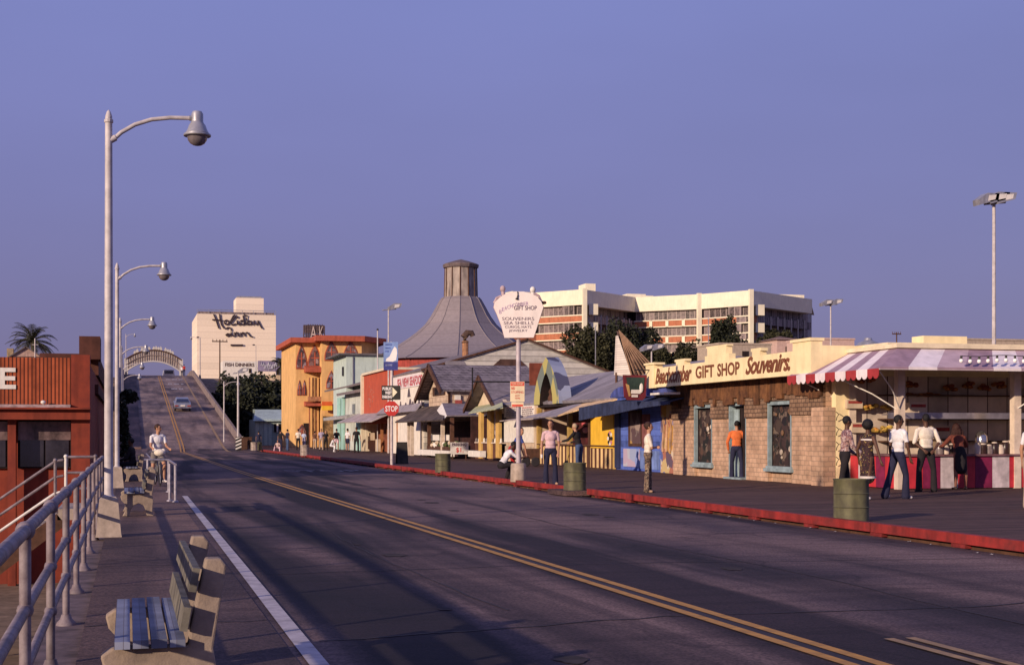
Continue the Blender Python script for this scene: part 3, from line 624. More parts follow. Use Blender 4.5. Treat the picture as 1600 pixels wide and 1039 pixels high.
for i in range(len(pts)-1):
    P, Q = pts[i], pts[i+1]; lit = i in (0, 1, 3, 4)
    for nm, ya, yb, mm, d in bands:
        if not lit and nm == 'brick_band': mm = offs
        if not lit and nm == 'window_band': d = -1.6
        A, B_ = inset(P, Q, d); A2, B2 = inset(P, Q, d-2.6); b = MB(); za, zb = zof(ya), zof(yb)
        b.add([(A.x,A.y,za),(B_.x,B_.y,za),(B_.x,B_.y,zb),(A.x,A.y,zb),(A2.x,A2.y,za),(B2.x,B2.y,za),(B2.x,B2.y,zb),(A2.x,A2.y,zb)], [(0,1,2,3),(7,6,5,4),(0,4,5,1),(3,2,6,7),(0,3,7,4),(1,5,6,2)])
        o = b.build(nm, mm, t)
        if nm == 'brick_band' and lit:                  # pale sills above and below and dividing piers
            A, B_ = inset(P, Q, .12); b = MB(); k = 3 if i in (3,) else 1
            for za_, zb_2 in ((za+.02, za-.16), (zb+.16, zb-.02)): b.slab((A.x,A.y,za_),(B_.x,B_.y,za_),(P.x,P.y,za_),(P.x,P.y,za_),.01) if 0 else b.add([(A.x,A.y,za_),(B_.x,B_.y,za_),(B_.x,B_.y,zb_2),(A.x,A.y,zb_2)], [(0,1,2,3)])
            for q in range(1, k+1 if k > 1 else 1):
                c = A.lerp(B_, q/(k+1)); d_ = (B_-A).normalized()*.28; b.add([(c.x-d_.x,c.y-d_.y,za),(c.x+d_.x,c.y+d_.y,za),(c.x+d_.x,c.y+d_.y,zb),(c.x-d_.x,c.y-d_.y,zb)], [(0,1,2,3)])
            b.build('sill', offw, o, recalc=False)
    b = MB(); P2, Q2 = inset(P, Q, .3)
    for c in ([P2] if i in (2,4,5) else []): b.lathe((c.x, c.y, 10), [(.5,0),(.5,zof(451)-10)], 4)
    if b.v: b.build('pier', offw, t)
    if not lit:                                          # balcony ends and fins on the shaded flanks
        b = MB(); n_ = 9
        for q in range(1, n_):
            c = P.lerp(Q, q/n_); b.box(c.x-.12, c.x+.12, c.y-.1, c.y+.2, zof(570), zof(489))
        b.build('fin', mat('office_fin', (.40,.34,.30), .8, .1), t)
        b = MB(); A, _ = inset(P, Q, .5); d_ = (Q-P).normalized()
        for ya, yb in ((474,491),(503,518)):
            b = MB(); c = A+d_*2.2; b.box(c.x-.8, c.x+.8, c.y-.6, c.y+.6, zof(yb), zof(ya)); b.build('balcony_end', offw, t)
ins = [p+Vector((1.2,3.6,0)) for p in pts]; b = MB(); b.prism([(p.x,p.y) for p in ins]+[(p.x+12,p.y+22) for p in reversed(ins)], 'z', 9.5, OT-.6); b.build('core_wall', offs, t)
b = MB(); n_ = len(pts); b.add([(p.x,p.y,OT-.5) for p in pts]+[(p.x,p.y,OT-.5) for p in back], [(i,i+1,n_+i+1,n_+i) for i in range(n_-1)]); b.build('roof', offw, t)
for a_, c_, y1, y2, zc in ((915,932,443,456,250), (980,1012,459,468,275), (1217,1262,460,470,262), (1010,1022,462,468,280)):
    X0, Y0 = at(a_, zc); X1, Y1 = at(c_, zc); b = MB(); b.box(X0, X1, Y0, Y0+4, OT-1.5, ZZ(y1, zc)); b.build('roof_box', offw, t)
# merry-go-round house with its flared roof
cx, cy = at(720, 150); zc0 = 150
prof = [(465,27.5),(469,31),(480,37),(495,45),(508,54),(520,67),(530,80),(540,95),(550,113),(560,134),(566,150)]
rgh = lines('carousel_roofing', (.235,.195,.205), (.19,.155,.165), 1.3, .04, 'Z', .8, .05, .10)
t = thing('carousel_house', (cx, cy, 0), 'grey carousel house with flared twelve sided roof and metal clad cupola', 'carousel building')
b = MB(); b.lathe((cx,cy,0), [(r/F*zc0*1.03, ZZ(y, zc0)) for y, r in reversed(prof)], 12); b.build('roof', rgh, t)
for k in range(12):
    a = 2*math.pi*(k+.5)/12; b = MB(); b.tube([(cx+math.cos(a)*r/F*zc0*1.03, cy+math.sin(a)*r/F*zc0*1.03, ZZ(y,zc0)+.0) for y, r in prof], .06, 5); b.build('roof_rib', mat('roof_rib_metal', (.23,.19,.20), .6, .1), t)
cup = mat('weathered_cupola_tin', (.42,.34,.29), .7, .3, 1.6, .2, col2=(.18,.14,.13), stretch=(1,1,.4))
b = MB(); b.lathe((cx,cy,0), [(25.5/F*zc0, ZZ(466,zc0)), (24.5/F*zc0, ZZ(418,zc0))], 12); cu = b.build('cupola', cup, t)
b = MB()
for k in range(12):
    a = 2*math.pi*(k+.5)/12; b.tube([(cx+math.cos(a)*25.6/F*zc0, cy+math.sin(a)*25.6/F*zc0, ZZ(465,zc0)), (cx+math.cos(a)*24.6/F*zc0, cy+math.sin(a)*24.6/F*zc0, ZZ(418,zc0))], .07, 4)
b.build('cupola_batten', brownw, cu)
b = MB(); b.lathe((cx,cy,0), [(27.5/F*zc0, ZZ(419,zc0)), (28.2/F*zc0, ZZ(415,zc0)), (27.8/F*zc0, ZZ(413.5,zc0)), (14/F*zc0, ZZ(409,zc0)), (.05, ZZ(405.5,zc0))], 12); b.build('cupola_roof', mat('cupola_cap', (.15,.11,.11), .8, .2), t)
rr = 150/F*zc0*.96
b = MB(); b.lathe((cx,cy,0), [(rr, 0), (rr, ZZ(567,zc0))], 12); b.build('wall', mat('carousel_wall', (.36,.06,.05), .8, .2), t)
# pale sheet metal shed, dinner hall, billboard and white blocks on the bluff behind the beach
x0, z0 = onY(398, 170); x1, _ = onY(461, 170)
t = thing('metal_shed', (x0, 170, -3.2), 'pale green corrugated shed with dark window between the ramp and the orange building', 'shed')
cor = lines('corrugated_shed', (.38,.46,.42), (.26,.32,.31), .5, .2, 'X', .6, .8, .15)
b = MB(); b.box(x0, x1+6, 170, 178, -3.2, ZZ(655,z0)); b.build('wall', cor, t)
b = MB(); b.slab((x0-.2,169.6,ZZ(657,z0)),(x1+6,169.6,ZZ(657,z0)),(x1+6,176,ZZ(641,z0)+.2),(x0+.6,176,ZZ(641,z0)+.2),.1); b.slab((x0+.3,176,ZZ(641,z0)+.2),(x1+6,176,ZZ(641,z0)+.2),(x1+6,178,1),(x0+.3,178,1),.1); b.build('roof', mat('shed_roof', (.42,.50,.47), .6, .15, .8), t)
xa, _ = onY(428, 170); xb, _ = onY(452, 170)
w = MB(); w.box(xa, xb, 169.9, 170.05, ZZ(675,z0), ZZ(662,z0)); w = w.build('window', dark, t)
b = MB(); b.box((xa+xb)/2-.6, (xa+xb)/2-.4, 169.84, 169.898, ZZ(675,z0), ZZ(662,z0)); b.build('mullion', white, w)
xa, zz_ = onY(401, 300); xb, _ = onY(348, 300)
t = thing('dinner_hall', (xb, 300, 10.2), 'long white hall with fish dinners lettering below the hotel', 'restaurant')
za, zb2 = ZZ(597, zz_), ZZ(564.5, zz_)
b = MB(); b.box(xb, xa+.2, 300, 308, 10, zb2); b.build('wall', white, t)
text('FISH DINNERS', xa-xb-1.0, ZZ(567.5,zz_)-ZZ(573,zz_), (xb+.5, 299.97, ZZ(573,zz_)), UX, UZ, brownw, t, bold=.02, depth=.03)
b = MB(); b.box(xa-1.6, xa-1.1, 299.9, 300.05, ZZ(583,zz_), ZZ(576,zz_)); b.build('door', dark, t)
x0, z1_ = onY(403, 290); x1, _ = onY(437, 290)
t = thing('billboard', (x0, 290, 10.2), 'faded lilac billboard with a pale script word beside the dinner hall', 'billboard')
b = MB(); b.box(x0, x1, 290, 290.3, ZZ(580,z1_), ZZ(563.5,z1_)); b.build('panel', mat('lilac_board', (.30,.24,.34), .8, .4, .8, col2=(.20,.17,.28)), t)
for x in (x0+.5, x1-.6): b = MB(); b.box(x, x+.2, 290.3, 290.6, 10, ZZ(566,z1_)); b.build('post', brownw, t)
b = MB(); sq = [onY(408+i*1.1, 289.95)[0] for i in range(24)]; b.tube([(x, 289.95, ZZ(571,z1_)+.5*math.sin(i*1.9)+.25*math.sin(i*.7)) for i, x in enumerate(sq)], .09, 4); b.tube([(sq[3],289.95,ZZ(576,z1_)),(sq[20],289.95,ZZ(575,z1_))], .08, 4); b.build('script_marks', mat('pale_script', (.5,.48,.55), .8, .1), t)
def far_block(px0, px1, pyt, zc, lab, m=white, depth=8, name='apartment_block', win=True, base=9.5):
    X0, Y0 = at(px0, zc); X1, _ = onY(px1, Y0); t = thing(name, (X0, Y0, base), lab, 'building'); zt_ = ZZ(pyt, zc)
    b = MB(); b.box(X0, X1, Y0, Y0+depth, base, zt_); b.build('wall', m, t)
    b = MB(); b.box(X0-.1, X1+.1, Y0-.1, Y0+depth+.1, zt_-.001, zt_+.25); b.build('roof', m, t)
    if win:
        k = max(1, int((X1-X0)/2.6))
        for i in range(k):
            xx = X0+(X1-X0)*(i+.5)/k; b = MB(); b.box(xx-.5, xx+.5, Y0-.05, Y0+.02, zt_-2.2, zt_-.9); b.build('window', dark, t)
    return t
far_block(437, 475, 561, 330, 'low white building showing beside the billboard, left of the orange building')
far_block(402, 445, 588, 262, 'small cream block half hidden by the bluff trees', cream)
pinkm = mat('pink_stucco', (.56,.38,.33), .9, .1)
far_block(1124, 1205, 538, 200, 'flat roofed tan stucco block behind the gift shop parapet', mat('tan_stucco', (.42,.33,.26), .9, .12), 8)
far_block(1268, 1335, 530, 205, 'long pink stucco block above the striped awning', pinkm, 8)
tt = far_block(1214, 1250, 532, 215, 'pink house with small hipped roof behind the parapet pilaster', pinkm, 6, 'house')
X0, Y0 = at(1214, 215); X1, _ = onY(1250, Y0)
b = MB(); z_ = ZZ(530.5, 215); b.add([(X0-.4,Y0-.4,z_),(X1+.4,Y0-.4,z_),(X1+.4,Y0+6.4,z_),(X0-.4,Y0+6.4,z_),((X0+X1)/2,Y0+3,ZZ(524.5,217))], [(0,1,2,3),(0,1,4),(1,2,4),(2,3,4),(3,0,4)]); b.build('hipped_roof', mat('brown_tile', (.20,.12,.10), .9, .2), tt)
far_block(1500, 1625, 531, 190, 'low tan roofline at the far right above the striped awning', mat('tan_stucco', ()) if 0 else M['tan_stucco'], 10, win=False)
# bluff planting in front of the hall
TR = [(352,192,15),(366,188,17),(380,196,18),(395,190,19),(412,196,21),(428,190,22),(444,197,23),(458,190,20),(340,200,14),(372,180,14),(405,178,15),(436,180,15)]
LB = ['leftmost','second','third','fourth','fifth','sixth','seventh','eighth']
for k, (px, zc, _) in enumerate(TR):
    x, y = at(px, zc); gz = ground_z(y); top = ZZ(580+abs(math.sin(k*1.7))*10, zc) if k < 8 else ZZ(600+abs(math.sin(k))*14, zc)
    tree(x, y, gz, max(3, top-gz), 4.2, 'dark dense tree on the bluff top right of the ramp, %s from the left' % LB[k] if k < 8 else 'lower dark tree on the bluff slope, %s the beach shed' % ('left of', 'well left of', 'just above', 'behind')[k-8], n=2400, s=.26, m=leaf)
x, y = at(440, 262); palm(x, y, 8, ZZ(572,262)-8, 2.6, 'small dark palm beside the billboard, left of the orange building', 30)
# trees before the office block
OTR = [(862,232,552,5,'dark'), (884,226,545,4,'olive'), (925,222,505,7.5,'olive'), (962,226,500,8.0,'dark'), (1003,228,508,8.5,'dark'), (1030,222,535,6,'olive'), (1082,220,520,5.5,'olive'), (1068,224,545,5.5,'dark'), (1130,224,486,5.2,'dark'), (1150,220,508,5.5,'dark'), (1112,222,540,6.5,'dark'), (1160,222,535,6.5,'dark'), (1208,236,512,6,'olive'), (1238,240,523,5,'olive')]
WH = ['small dark bush by the brick wing at the office block, leftmost', 'small olive tree beside the thin dark post left of the office corner', 'olive tree in front of the shaded flank of the office block', 'tall dark tree against the shaded office flank', 'broad dark tree to the right of the shaded office flank, above the brown ribs', 'low olive tree above the brown ribbed frame', 'round olive tree left of the tall pine shape at the office block', 'low dark bush at the foot of the round olive tree', 'tallest dark tree in front of the brick bands of the office block', 'dark tree filling the gap right of the tallest one', 'low dark tree behind the stepped parapet merlon', 'low dark tree behind the right parapet', 'olive tree below the right shaded flank of the office block', 'small olive tree at the right end of the office block']
for k, (px, zc, py, w, kind) in enumerate(OTR):
    x, y = at(px, zc); gz = ground_z(y); tree(x, y, gz, ZZ(py, zc)-gz, w*.66, WH[k], 'trees before the office block', n=7500, s=.24, m=leaf if kind == 'dark' else leaf2)
x, y = at(1515, 215)
for k, (px, zc, py) in enumerate(((1290,260,523),(1262,255,527))):
    x, y = at(px, zc); tree(x, y, 10, ZZ(py,zc)-10, 3.6, ('dark far tree right of the office block', 'lower dark far tree touching the office block end')[k], 'trees before the office block', n=1500, s=.25)
# utility poles and floodlights
def util(px, pyt, zc, lab, arm=1.1, base=None, m=None, r=.12):
    x, y = at(px, zc); zt_ = ZZ(pyt, zc); base = ground_z(y) if base is None else base
    t = thing('utility_pole', (x,y,base), lab, 'utility pole', 'wooden utility poles'); b = MB(); b.tube([(x,y,base),(x,y,zt_)], r, 6, r2=r*.8); b.build('pole', m or brownw, t)
    b = MB(); b.tube([(x-arm,y,zt_-.3),(x+arm,y,zt_-.3)], .09, 5)
    for q in (-.9,-.4,.4,.9): b.tube([(x+q*arm,y,zt_-.3),(x+q*arm,y,zt_+.05)], .05, 5)
    b.build('crossarm', m or brownw, t)
util(343.5, 530.5, 215, 'brown utility pole with a crossarm in front of the cream hotel wall', 1.15)
util(1401, 519, 230, 'thin utility pole with short crossarms above the awning at right', .8)
def flood(px, pyt, zc, base, lab, heads=2, r=.07, dx=None):
    x, y = (at(px, zc) if dx is None else dx); zt_ = ZZ(pyt, zc); t = thing('floodlight_pole', (x,y,base), lab, 'floodlight', 'floodlights on poles')
    s_ = zc/60
    b = MB(); b.tube([(x,y,base),(x,y,zt_-.25)], r*1.2, 8, r2=r*.8); b.build('pole', pole_m, t)
    b = MB(); b.tube([(x-.45,y,zt_-.32),(x+.55,y,zt_-.2)], .05, 6); b.build('bracket', steel, t)
    for k in range(heads):
        sg = (1, -1, .2)[k]; cx_, cz = x+sg*.42, zt_-.1-(.05 if sg < 0 else -.02)
        b = MB(); b.prism([(cx_-.42,cz-.26),(cx_+.42,cz-.02),(cx_+.52,cz+.26),(cx_-.05,cz+.26),(cx_-.46,cz-.02)], 'y', y-.28, y+.22); h = b.build('lamp_head', steel, t)
        b = MB(); b.quad((cx_-.05,y-.285,cz-.08),(cx_+.30,y-.285,cz+.0),(cx_+.36,y-.285,cz+.2),(cx_+.0,y-.285,cz+.16)); b.build('lens', mat('flood_lens', (.75,.68,.62), .2, .1, spec=.9), h)
    return t
flood(1553, 308, 60, D, 'tall twin headed floodlight pole rising behind the striped awning stand', 3, .085)
flood(1298, 471, 110, D, 'shorter floodlight pole behind the yellow parapet pilaster', 2)
flood(1018, 541, 105, D, 'pair of white floodlights low behind the brown ribbed frame', 2)
flood(607, 478, 102, D, 'slim floodlight pole above the blue banner sign', 1, .06)
x, y = at(370, 126); t = flood(372, 578, 128, D, 'pale pole with flat top lamp at the ramp foot, right of the pair', 1, .09)
x, y = at(350, 132); lamp((x, y, -.0), 'pale lamp post at the ramp foot, left of the pair', 1)
x, y = at(590, 110); t = thing('antenna_pole', (x,y,D), 'thin pale pole with dark knob standing left of the blue banner', 'pole'); b = MB(); b.tube([(x,y,D),(x,y,ZZ(516,110))], .05, 6); b.build('pole', pole_m, t); b = MB(); b.ell((x,y,ZZ(515,110)), (.09,.09,.09), 5); b.build('knob', black, t)
x, y = at(928, 205)
for px, pyt, zc in ((930.5,509,205), (1107,498,208)):
    x, y = at(px, zc); t = thing('light_mast', (x,y,9.5), 'thin grey mast before the trees, %s' % ('left of the tall dark office tree group' if px < 1000 else 'above the stepped yellow merlon'), 'mast'); b = MB(); b.tube([(x,y,9.5),(x,y,ZZ(pyt,zc))], .07, 5); b.ell((x,y,ZZ(pyt,zc)), (.15,.15,.12), 5); b.build('pole', steel, t)
for px, pyt, zc in ((400,540,275),(313,528,270),(420,566,268)):
    x, y = at(px, zc); t = thing('light_mast', (x,y,10), 'thin mast against the hotel wall, %s' % {400:'right of the script lettering bar',313:'near the left edge of the wall',420:'with a long arm reaching past the right edge'}[px], 'mast')
    b = MB(); b.tube([(x,y,10),(x,y,ZZ(pyt,zc))]+([(x+2.4,y,ZZ(pyt-7,zc))] if px == 420 else [(x-.4,y,ZZ(pyt-1,zc))]), .045, 5); b.build('pole', steel, t); b = MB(); b.ell((x+(2.6 if px==420 else -.45),y,ZZ(pyt-(7 if px==420 else 1),zc)), (.28,.15,.14), 5); b.build('lamp_head', mat('dark_lamp', (.08,.06,.07), .6, .1), t)
# ------------------------------------------------------------------ gift shop
GX, PXX = 18.2, 17.6
yL, _ = onX(1052, GX); yR, _ = onX(1290, GX); sL, _ = onX(1016, PXX); sR, _ = onX(1269, PXX)
brk = bricks('pinkish_brick', (.56,.36,.245), (.47,.29,.195), (.36,.24,.17), .26, .135, .012)
brk2 = bricks('brown_shingled_band', (.30,.185,.12), (.22,.13,.085), (.10,.06,.045), .24, .12, .014)
burlap = mat('ragged_burlap', (.20,.085,.035), .95, .5, 3.2, .8, col2=(.075,.03,.018))
sash = mat('pale_blue_sash', (.27,.34,.37), .6, .2, 5)
goods = patches('window_goods', [(.03,.02,.02),(.06,.04,.035),(.02,.015,.02),(.14,.10,.08),(.04,.025,.025),(.09,.05,.04),(.02,.02,.02),(.05,.03,.03)], 5)
t = thing('gift_shop', (GX, (yL+yR)/2, D), 'yellow topped brick gift shop with red lettering on its long parapet', 'shop')
w1 = [onX(1085,GX)[0], onX(1113,GX)[0]]; dr = [onX(1139,GX)[0], onX(1166,GX)[0]]; w2 = [onX(1200,GX)[0], onX(1237,GX)[0]]
b = MB(); cuts = [yL, w1[0], w1[1], dr[0], dr[1], w2[0], w2[1], yR]; zt = 3.2
for i in (0,2,4,6): b.box(GX, GX+.3, cuts[i+1], cuts[i], D, zt)
for i in (1,5): b.box(GX+.002, GX+.3, cuts[i+1], cuts[i], 2.48, zt); b.box(GX+.12, GX+.3, cuts[i+1], cuts[i], D, .42)
b.box(GX+.002, GX+.3, cuts[4], cuts[3], 2.48, zt)
b.box(GX+.302, GX+7, yR+.002, yL, D, zt-.02); b.build('wall', brk, t)
b = MB(); r = random.Random(3)
for i in (0,2,4,6):                                  # upper shingled band, proud of the wall
    b.box(GX-.07, GX-.002, cuts[i+1]-.0, cuts[i], 2.02+(.0 if i < 6 else .05), 2.86)
for i in (1,3,5): b.box(GX-.068, GX-.002, cuts[i+1]+.004, cuts[i]-.004, 2.50, 2.858)
b.build('shingled_band', brk2, t)
b = MB(); y = yL
while y > yR+.1:
    w = min(r.uniform(.15,.45), y-yR); dd = r.uniform(.1,.4)
    b.box(GX-.11-r.uniform(0,.03), GX-.072, y-w, y-.004, 2.80-dd, 3.14); y -= w
b.build('burlap_fringe', burlap, t)
for a_, b_ in (w1, w2):                               # windows a > b in Y
    w = MB()
    for q in (a_, b_+.06): w.box(GX-.02, GX+.1, q-.06, q, .50, 2.47)
    w.box(GX-.022, GX+.1, b_-.02, a_+.02, 2.38, 2.478); w.box(GX-.10, GX+.1, b_-.12, a_+.12, .44, .53); w.box(GX-.05, GX+.1, b_-.06, a_+.06, .531, .60)
    w = w.build('window', sash, t)
    g = MB(); g.box(GX+.06, GX+.075, b_+.092, a_-.092, .602, 2.378); g.build('pane', mat('shop_pane', (.02,.02,.02), .08, .1, spec=.9), w) if 0 else None
    p = MB(); p.box(GX+.16, GX+.2, b_+.02, a_-.02, .55, 2.45); p.build('window_display', goods, w)
    p = MB(); rr_ = random.Random(int(a_*10))
    for k in range(9):
        yy_ = rr_.uniform(b_+.2, a_-.2); zz_ = .62+rr_.random()**1.6*1.55; s_ = rr_.uniform(.04,.12); p.ell((GX+.13, yy_, zz_+s_*.5), (.03, s_, s_*rr_.uniform(.5,1)), 5, k%3)
    p.build('goods', [mat('shell_white', (.55,.45,.36), .5, .3), mat('shell_tan', (.22,.12,.07), .7, .3), mat('shell_dark', (.05,.035,.03), .5, .3)], w)
w = MB(); a_, b_ = dr; w.box(GX-.01, GX+.2, a_-.08, a_-.002, D, 2.47); w.box(GX-.01, GX+.2, b_+.002, b_+.05, D, 2.47); w.box(GX-.012, GX+.2, b_, a_, 2.4, 2.476); w.box(GX-.2, GX+.2, b_, a_, D, D+.06); fr_ = w.build('door_frame', sash, t)
w = MB(); w.box(GX+.19, GX+.22, b_+.052, a_-.082, D+.06, 2.39); w.build('doorway', dark, fr_)
w = MB(); w.box(GX+.12, GX+.16, a_-.45, a_-.09, D+.07, 2.3); w.box(GX+.11, GX+.118, a_-.4, a_-.14, 1.35, 1.9); w.build('open_door', mat('pale_door', (.30,.38,.40), .6, .3), fr_)
# parapet with merlons and writing
b = MB(); top = 3.80
b.box(PXX, PXX+.22, sR+.02, sL, 3.14, top)
b.box(PXX+.222, GX+.28, sR+.02, sL, 3.16, 3.30)
py_ = lambda px: onX(px, PXX)[0]
def mer(pa_, pb_, z0, z1): b.box(PXX+.003, PXX+.217, py_(pb_), py_(pa_), z0, z1)
b.box(PXX-.05, PXX+.27, py_(1024), py_(1011), 3.12, 3.93); b.box(PXX-.09, PXX+.31, py_(1026), py_(1009.5), 3.93, 4.0)
mer(1056, 1069, top, 3.92); mer(1054, 1070.5, 3.921, 4.0); mer(1101, 1139, top, 3.98); mer(1105, 1134, 3.981, 4.22); mer(1103, 1135.5, 4.221, 4.27)
mer(1175, 1187, top, 3.93); mer(1173, 1189, 3.931, 4.02)
b.box(PXX-.03, PXX+.30, py_(1269), py_(1240), 3.13, 4.02); b.box(PXX-.07, PXX+.34, py_(1270), py_(1238), 4.021, 4.10)
b.box(PXX+.302, PXX+6, sR-.0, sR+.2, 3.1, 3.9); b.build('parapet', yellow, t)
lr = mat('dark_red_lettering', (.20,.065,.03), .7, .15)
def wr(s, pa_, pb_, z0, z1, **k): return text(s, py_(pa_)-py_(pb_), z1-z0, (PXX-.003, py_(pa_), z0), NY, UZ, lr, t, **k)
wr('Beachcomber', 1024, 1081, 3.24, 3.78, shear=.42, bold=.034, space=.94)
wr('GIFT', 1087, 1116, 3.30, 3.70, bold=.03); wr('SHOP', 1121, 1156, 3.30, 3.70, bold=.03)
wr('Souvenirs.', 1165, 1235, 3.27, 3.80, shear=.42, bold=.034, space=.94)
b = MB(); cy0 = onX(1270, GX-.15)[0]; b.box(GX-.25, GX+.1, yR-.35, yR-.002+.35, D, 2.25); b.build('brick_pier', brk, t)
b = MB(); b.box(GX+.12, GX+.5, 34.78, yR-.352, D, 3.1); b.build('end_wall', yellow, t)
b = MB()
for z in (.7,1.1,1.5,1.9): b.tube([(GX+.10,yR-.42,z),(GX+.07,yR-.50,z+.08),(GX+.10,yR-.56,z+.16),(GX+.07,yR-.46,z+.22)], .012, 5)
b.build('wire_hooks', black, t)
# ------------------------------------------------------------------ striped stand
SX, SY0, SY1 = 18.7, 32.0, 34.75; SE = 24.6
stand = thing('refreshment_stand', (SX, SY0, D), 'open fronted refreshment stand with pale posts and shelves under the striped awning', 'stand')
post_m = mat('cream_post', (.68,.54,.44), .7, .15, 4); bwall = lines('stand_back_boards', (.60,.48,.40), (.05,.03,.025), .62, .045, 'X', .8, .2, .2)
for (x, y) in ((SX, SY1-.25), (SX, SY0), (22.05, SY0), (SE, SY0)):
    b = MB(); b.box(x, x+.2, y, y+.2, D, 3.66); b.build('post', post_m, stand)
yb_ = 34.7
b = MB(); b.box(SX+.22, SE+1, yb_, yb_+.12, D, 3.6); b.box(SE+.2, SE+.35, SY0, yb_-.002, D, 3.6); b.build('back_wall', bwall, stand)
b = MB(); b.box(SX-.05, SE+1, SY0-.05, yb_+.1, 3.62, 3.70); b.build('ceiling', mat('stand_ceiling', (.20,.12,.10), .9, .2), stand)
b = MB(); b.box(SX-.1, SE+1.2, SY0-.1, yb_+.4, 3.70, 3.80); b.box(SX+.4, SE+1.2, SY0+1.2, yb_+.4, 3.801, 3.92); b.build('roof_edge', mat('cream_fascia', (.72,.60,.42), .7, .1), stand)
xa, za_ = onY(1443, 34.5); xb, _ = onY(1511, 34.5)
b = MB(); b.box(xa, xb, 34.5, 35.1, 3.93, ZZ(524.5, za_)); b.box(xa-.35, xa-.001, 34.6, 35.1, 3.93, 4.02); b.build('roof_parapet', yellow, stand)
cxx, cz_ = onY(1362, 36.0); b = MB(); b.box(cxx-.2, cxx+.2, 36, 36.5, 3.9, 3.98); b.lathe((cxx,36.2,3.98), [(.32,0),(.34,.05),(.28,.13),(.12,.2),(.10,.26),(.02,.28)], 16); smooth_angle(b.build('roof_vent', steel, stand))
# counter fronts
stripe = [mat('counter_white', (.60,.50,.52), .6, .2, 4), mat('counter_red', (.50,.03,.045), .6, .15, 4), mat('counter_maroon', (.20,.015,.06), .6, .2, 4)]
ct = .99; b = MB(); x = SX+.22; k = 0
while x < SE-.02:
    w = .50; b.box(x, min(x+w, SE)-.008, SY0+.02, SY0+.10, D+.02, ct-.02, (0,1,2)[(k+1)%3]); x += w; k += 1
y = SY0+.22; k = 2
while y < SY1-.27:
    b.box(SX+.02, SX+.10, y, min(y+.46, SY1-.26)-.006, D+.02, ct-.02, (1,0,1,2)[k%4]); y += .46; k += 1
b.build('counter_front', stripe, stand)
b = MB(); b.box(SX-.04, SE, SY0-.05, SY0+.55, ct-.018, ct+.03); b.box(SX-.038, SX+.55, SY0+.551, SY1-.26, ct-.017, ct+.03); b.build('counter_top', mat('counter_top', (.20,.10,.11), .5, .2), stand)
b = MB()
for zz_ in (1.35, 1.95, 2.6): b.box(SX+.95, SE+.15, yb_-.35, yb_-.002, zz_-.035, zz_)
b.build('shelf', brownw, stand)
b = MB(); b.box(SX+.22, SE-.2, SY0+.9, SY0+1.2, 2.02, 2.06); b.box(SX+.22, SE-.2, SY0+.88, SY0+.9, 1.93, 2.09); b.build('glass_shelf', mat('chrome_shelf', (.42,.37,.38), .25, .2, metal=.6), stand)
b = MB()
for q in range(1, 5): b.box(SX+.92+.0, SX+.94, 0, .1, 0, .1) if 0 else None
b.tube([(SX+.1,SY0+.05,2.1),(SX-.5,SY0+.4,2.55),(SX-1.1,SY0+1.2,3.0)], .016, 6); b.tube([(SX+.1,SY0+.05,2.1),(SX-.35,SY0-.35,2.6),(SX-1.15,SY0-1.1,3.06)], .016, 6); b.tube([(22.15,SY0,2.2),(22.9,SY0-1.05,3.02)], .016, 6); b.tube([(SX+.1,SY1-.05,2.3),(SX-1.1,SY1+.5,3.0)], .016, 6)
b.build('awning_brace', white, stand)
# awning
aw = [mat('awning_mauve', (.34,.22,.28), .85, .12, 3), mat('awning_cream', (.78,.68,.70), .85, .1, 3), mat('valance_red', (.36,.035,.04), .85, .15, 3)]
AP, AZ0, AZ1 = 1.22, 3.70, 3.12
t = thing('striped_awning', (SX, SY0, 3.1), 'mauve and cream striped canvas awning with scalloped valance round the stand corner', 'awning')
b = MB(); v = MB()
def strip_aw(P0, P1, n, hip_first):
    """P(s) along the wall; outer edge offset outward by AP with the corner hipped"""
    for k in range(n):
        s0, s1 = k/n, (k+1)/n
        yield s0, s1, k
# street side: y from SY0 (corner) to SY1+.9
YF = SY1+.95; n = 9
for k in range(n):
    y0 = SY0+(YF-SY0)*k/n; y1 = SY0+(YF-SY0)*(k+1)/n; o0 = SY0-AP+(YF-SY0+AP)*k/n; o1 = SY0-AP+(YF-SY0+AP)*(k+1)/n
    m_ = 1 if k % 2 else 0
    b.slab((SX,y0,AZ0),(SX,y1,AZ0),(SX-AP,o1,AZ1),(SX-AP,o0,AZ1), .012, m_)
    for (s0,s1) in (((o0,(o0+o1)/2)),((o0+o1)/2,o1)):
        pts = [(s0,AZ1),(s1,AZ1),(s1,AZ1-.17),((s0+s1)/2+(s1-s0)*.25,AZ1-.235),((s0+s1)/2,AZ1-.25),((s0+s1)/2-(s1-s0)*.25,AZ1-.235),(s0,AZ1-.17)]
        v.prism(pts, 'x', SX-AP-.02, SX-AP-.008, 1 if k % 2 else 2)
XE = SE+1.5; n = 11
for k in range(n):
    x0 = SX+(XE-SX)*k/n; x1 = SX+(XE-SX)*(k+1)/n; o0 = SX-AP+(XE-SX+AP)*k/n; o1 = SX-AP+(XE-SX+AP)*(k+1)/n
    m_ = (0,1,3)[k % 3]
    b.slab((x0,SY0,AZ0),(x1,SY0,AZ0),(o1,SY0-AP,AZ1+.04),(o0,SY0-AP,AZ1+(.04 if k else 0)), .012, m_)
    v.box(o0, o1, SY0-AP-.014, SY0-AP-.002, AZ1-.03, AZ1+.035, (0,1,0)[k%3])
b.build('canvas', aw[:2]+[aw[2], mat('awning_pink', (.50,.36,.41), .85, .1, 3)], t); v.build('valance', aw, t)
b = MB(); b.tube([(SX-AP,YF,AZ1-.02),(SX-AP,SY0-AP,AZ1-.02),(XE,SY0-AP,AZ1+.0)], .018, 6); b.build('awning_frame', white, t)
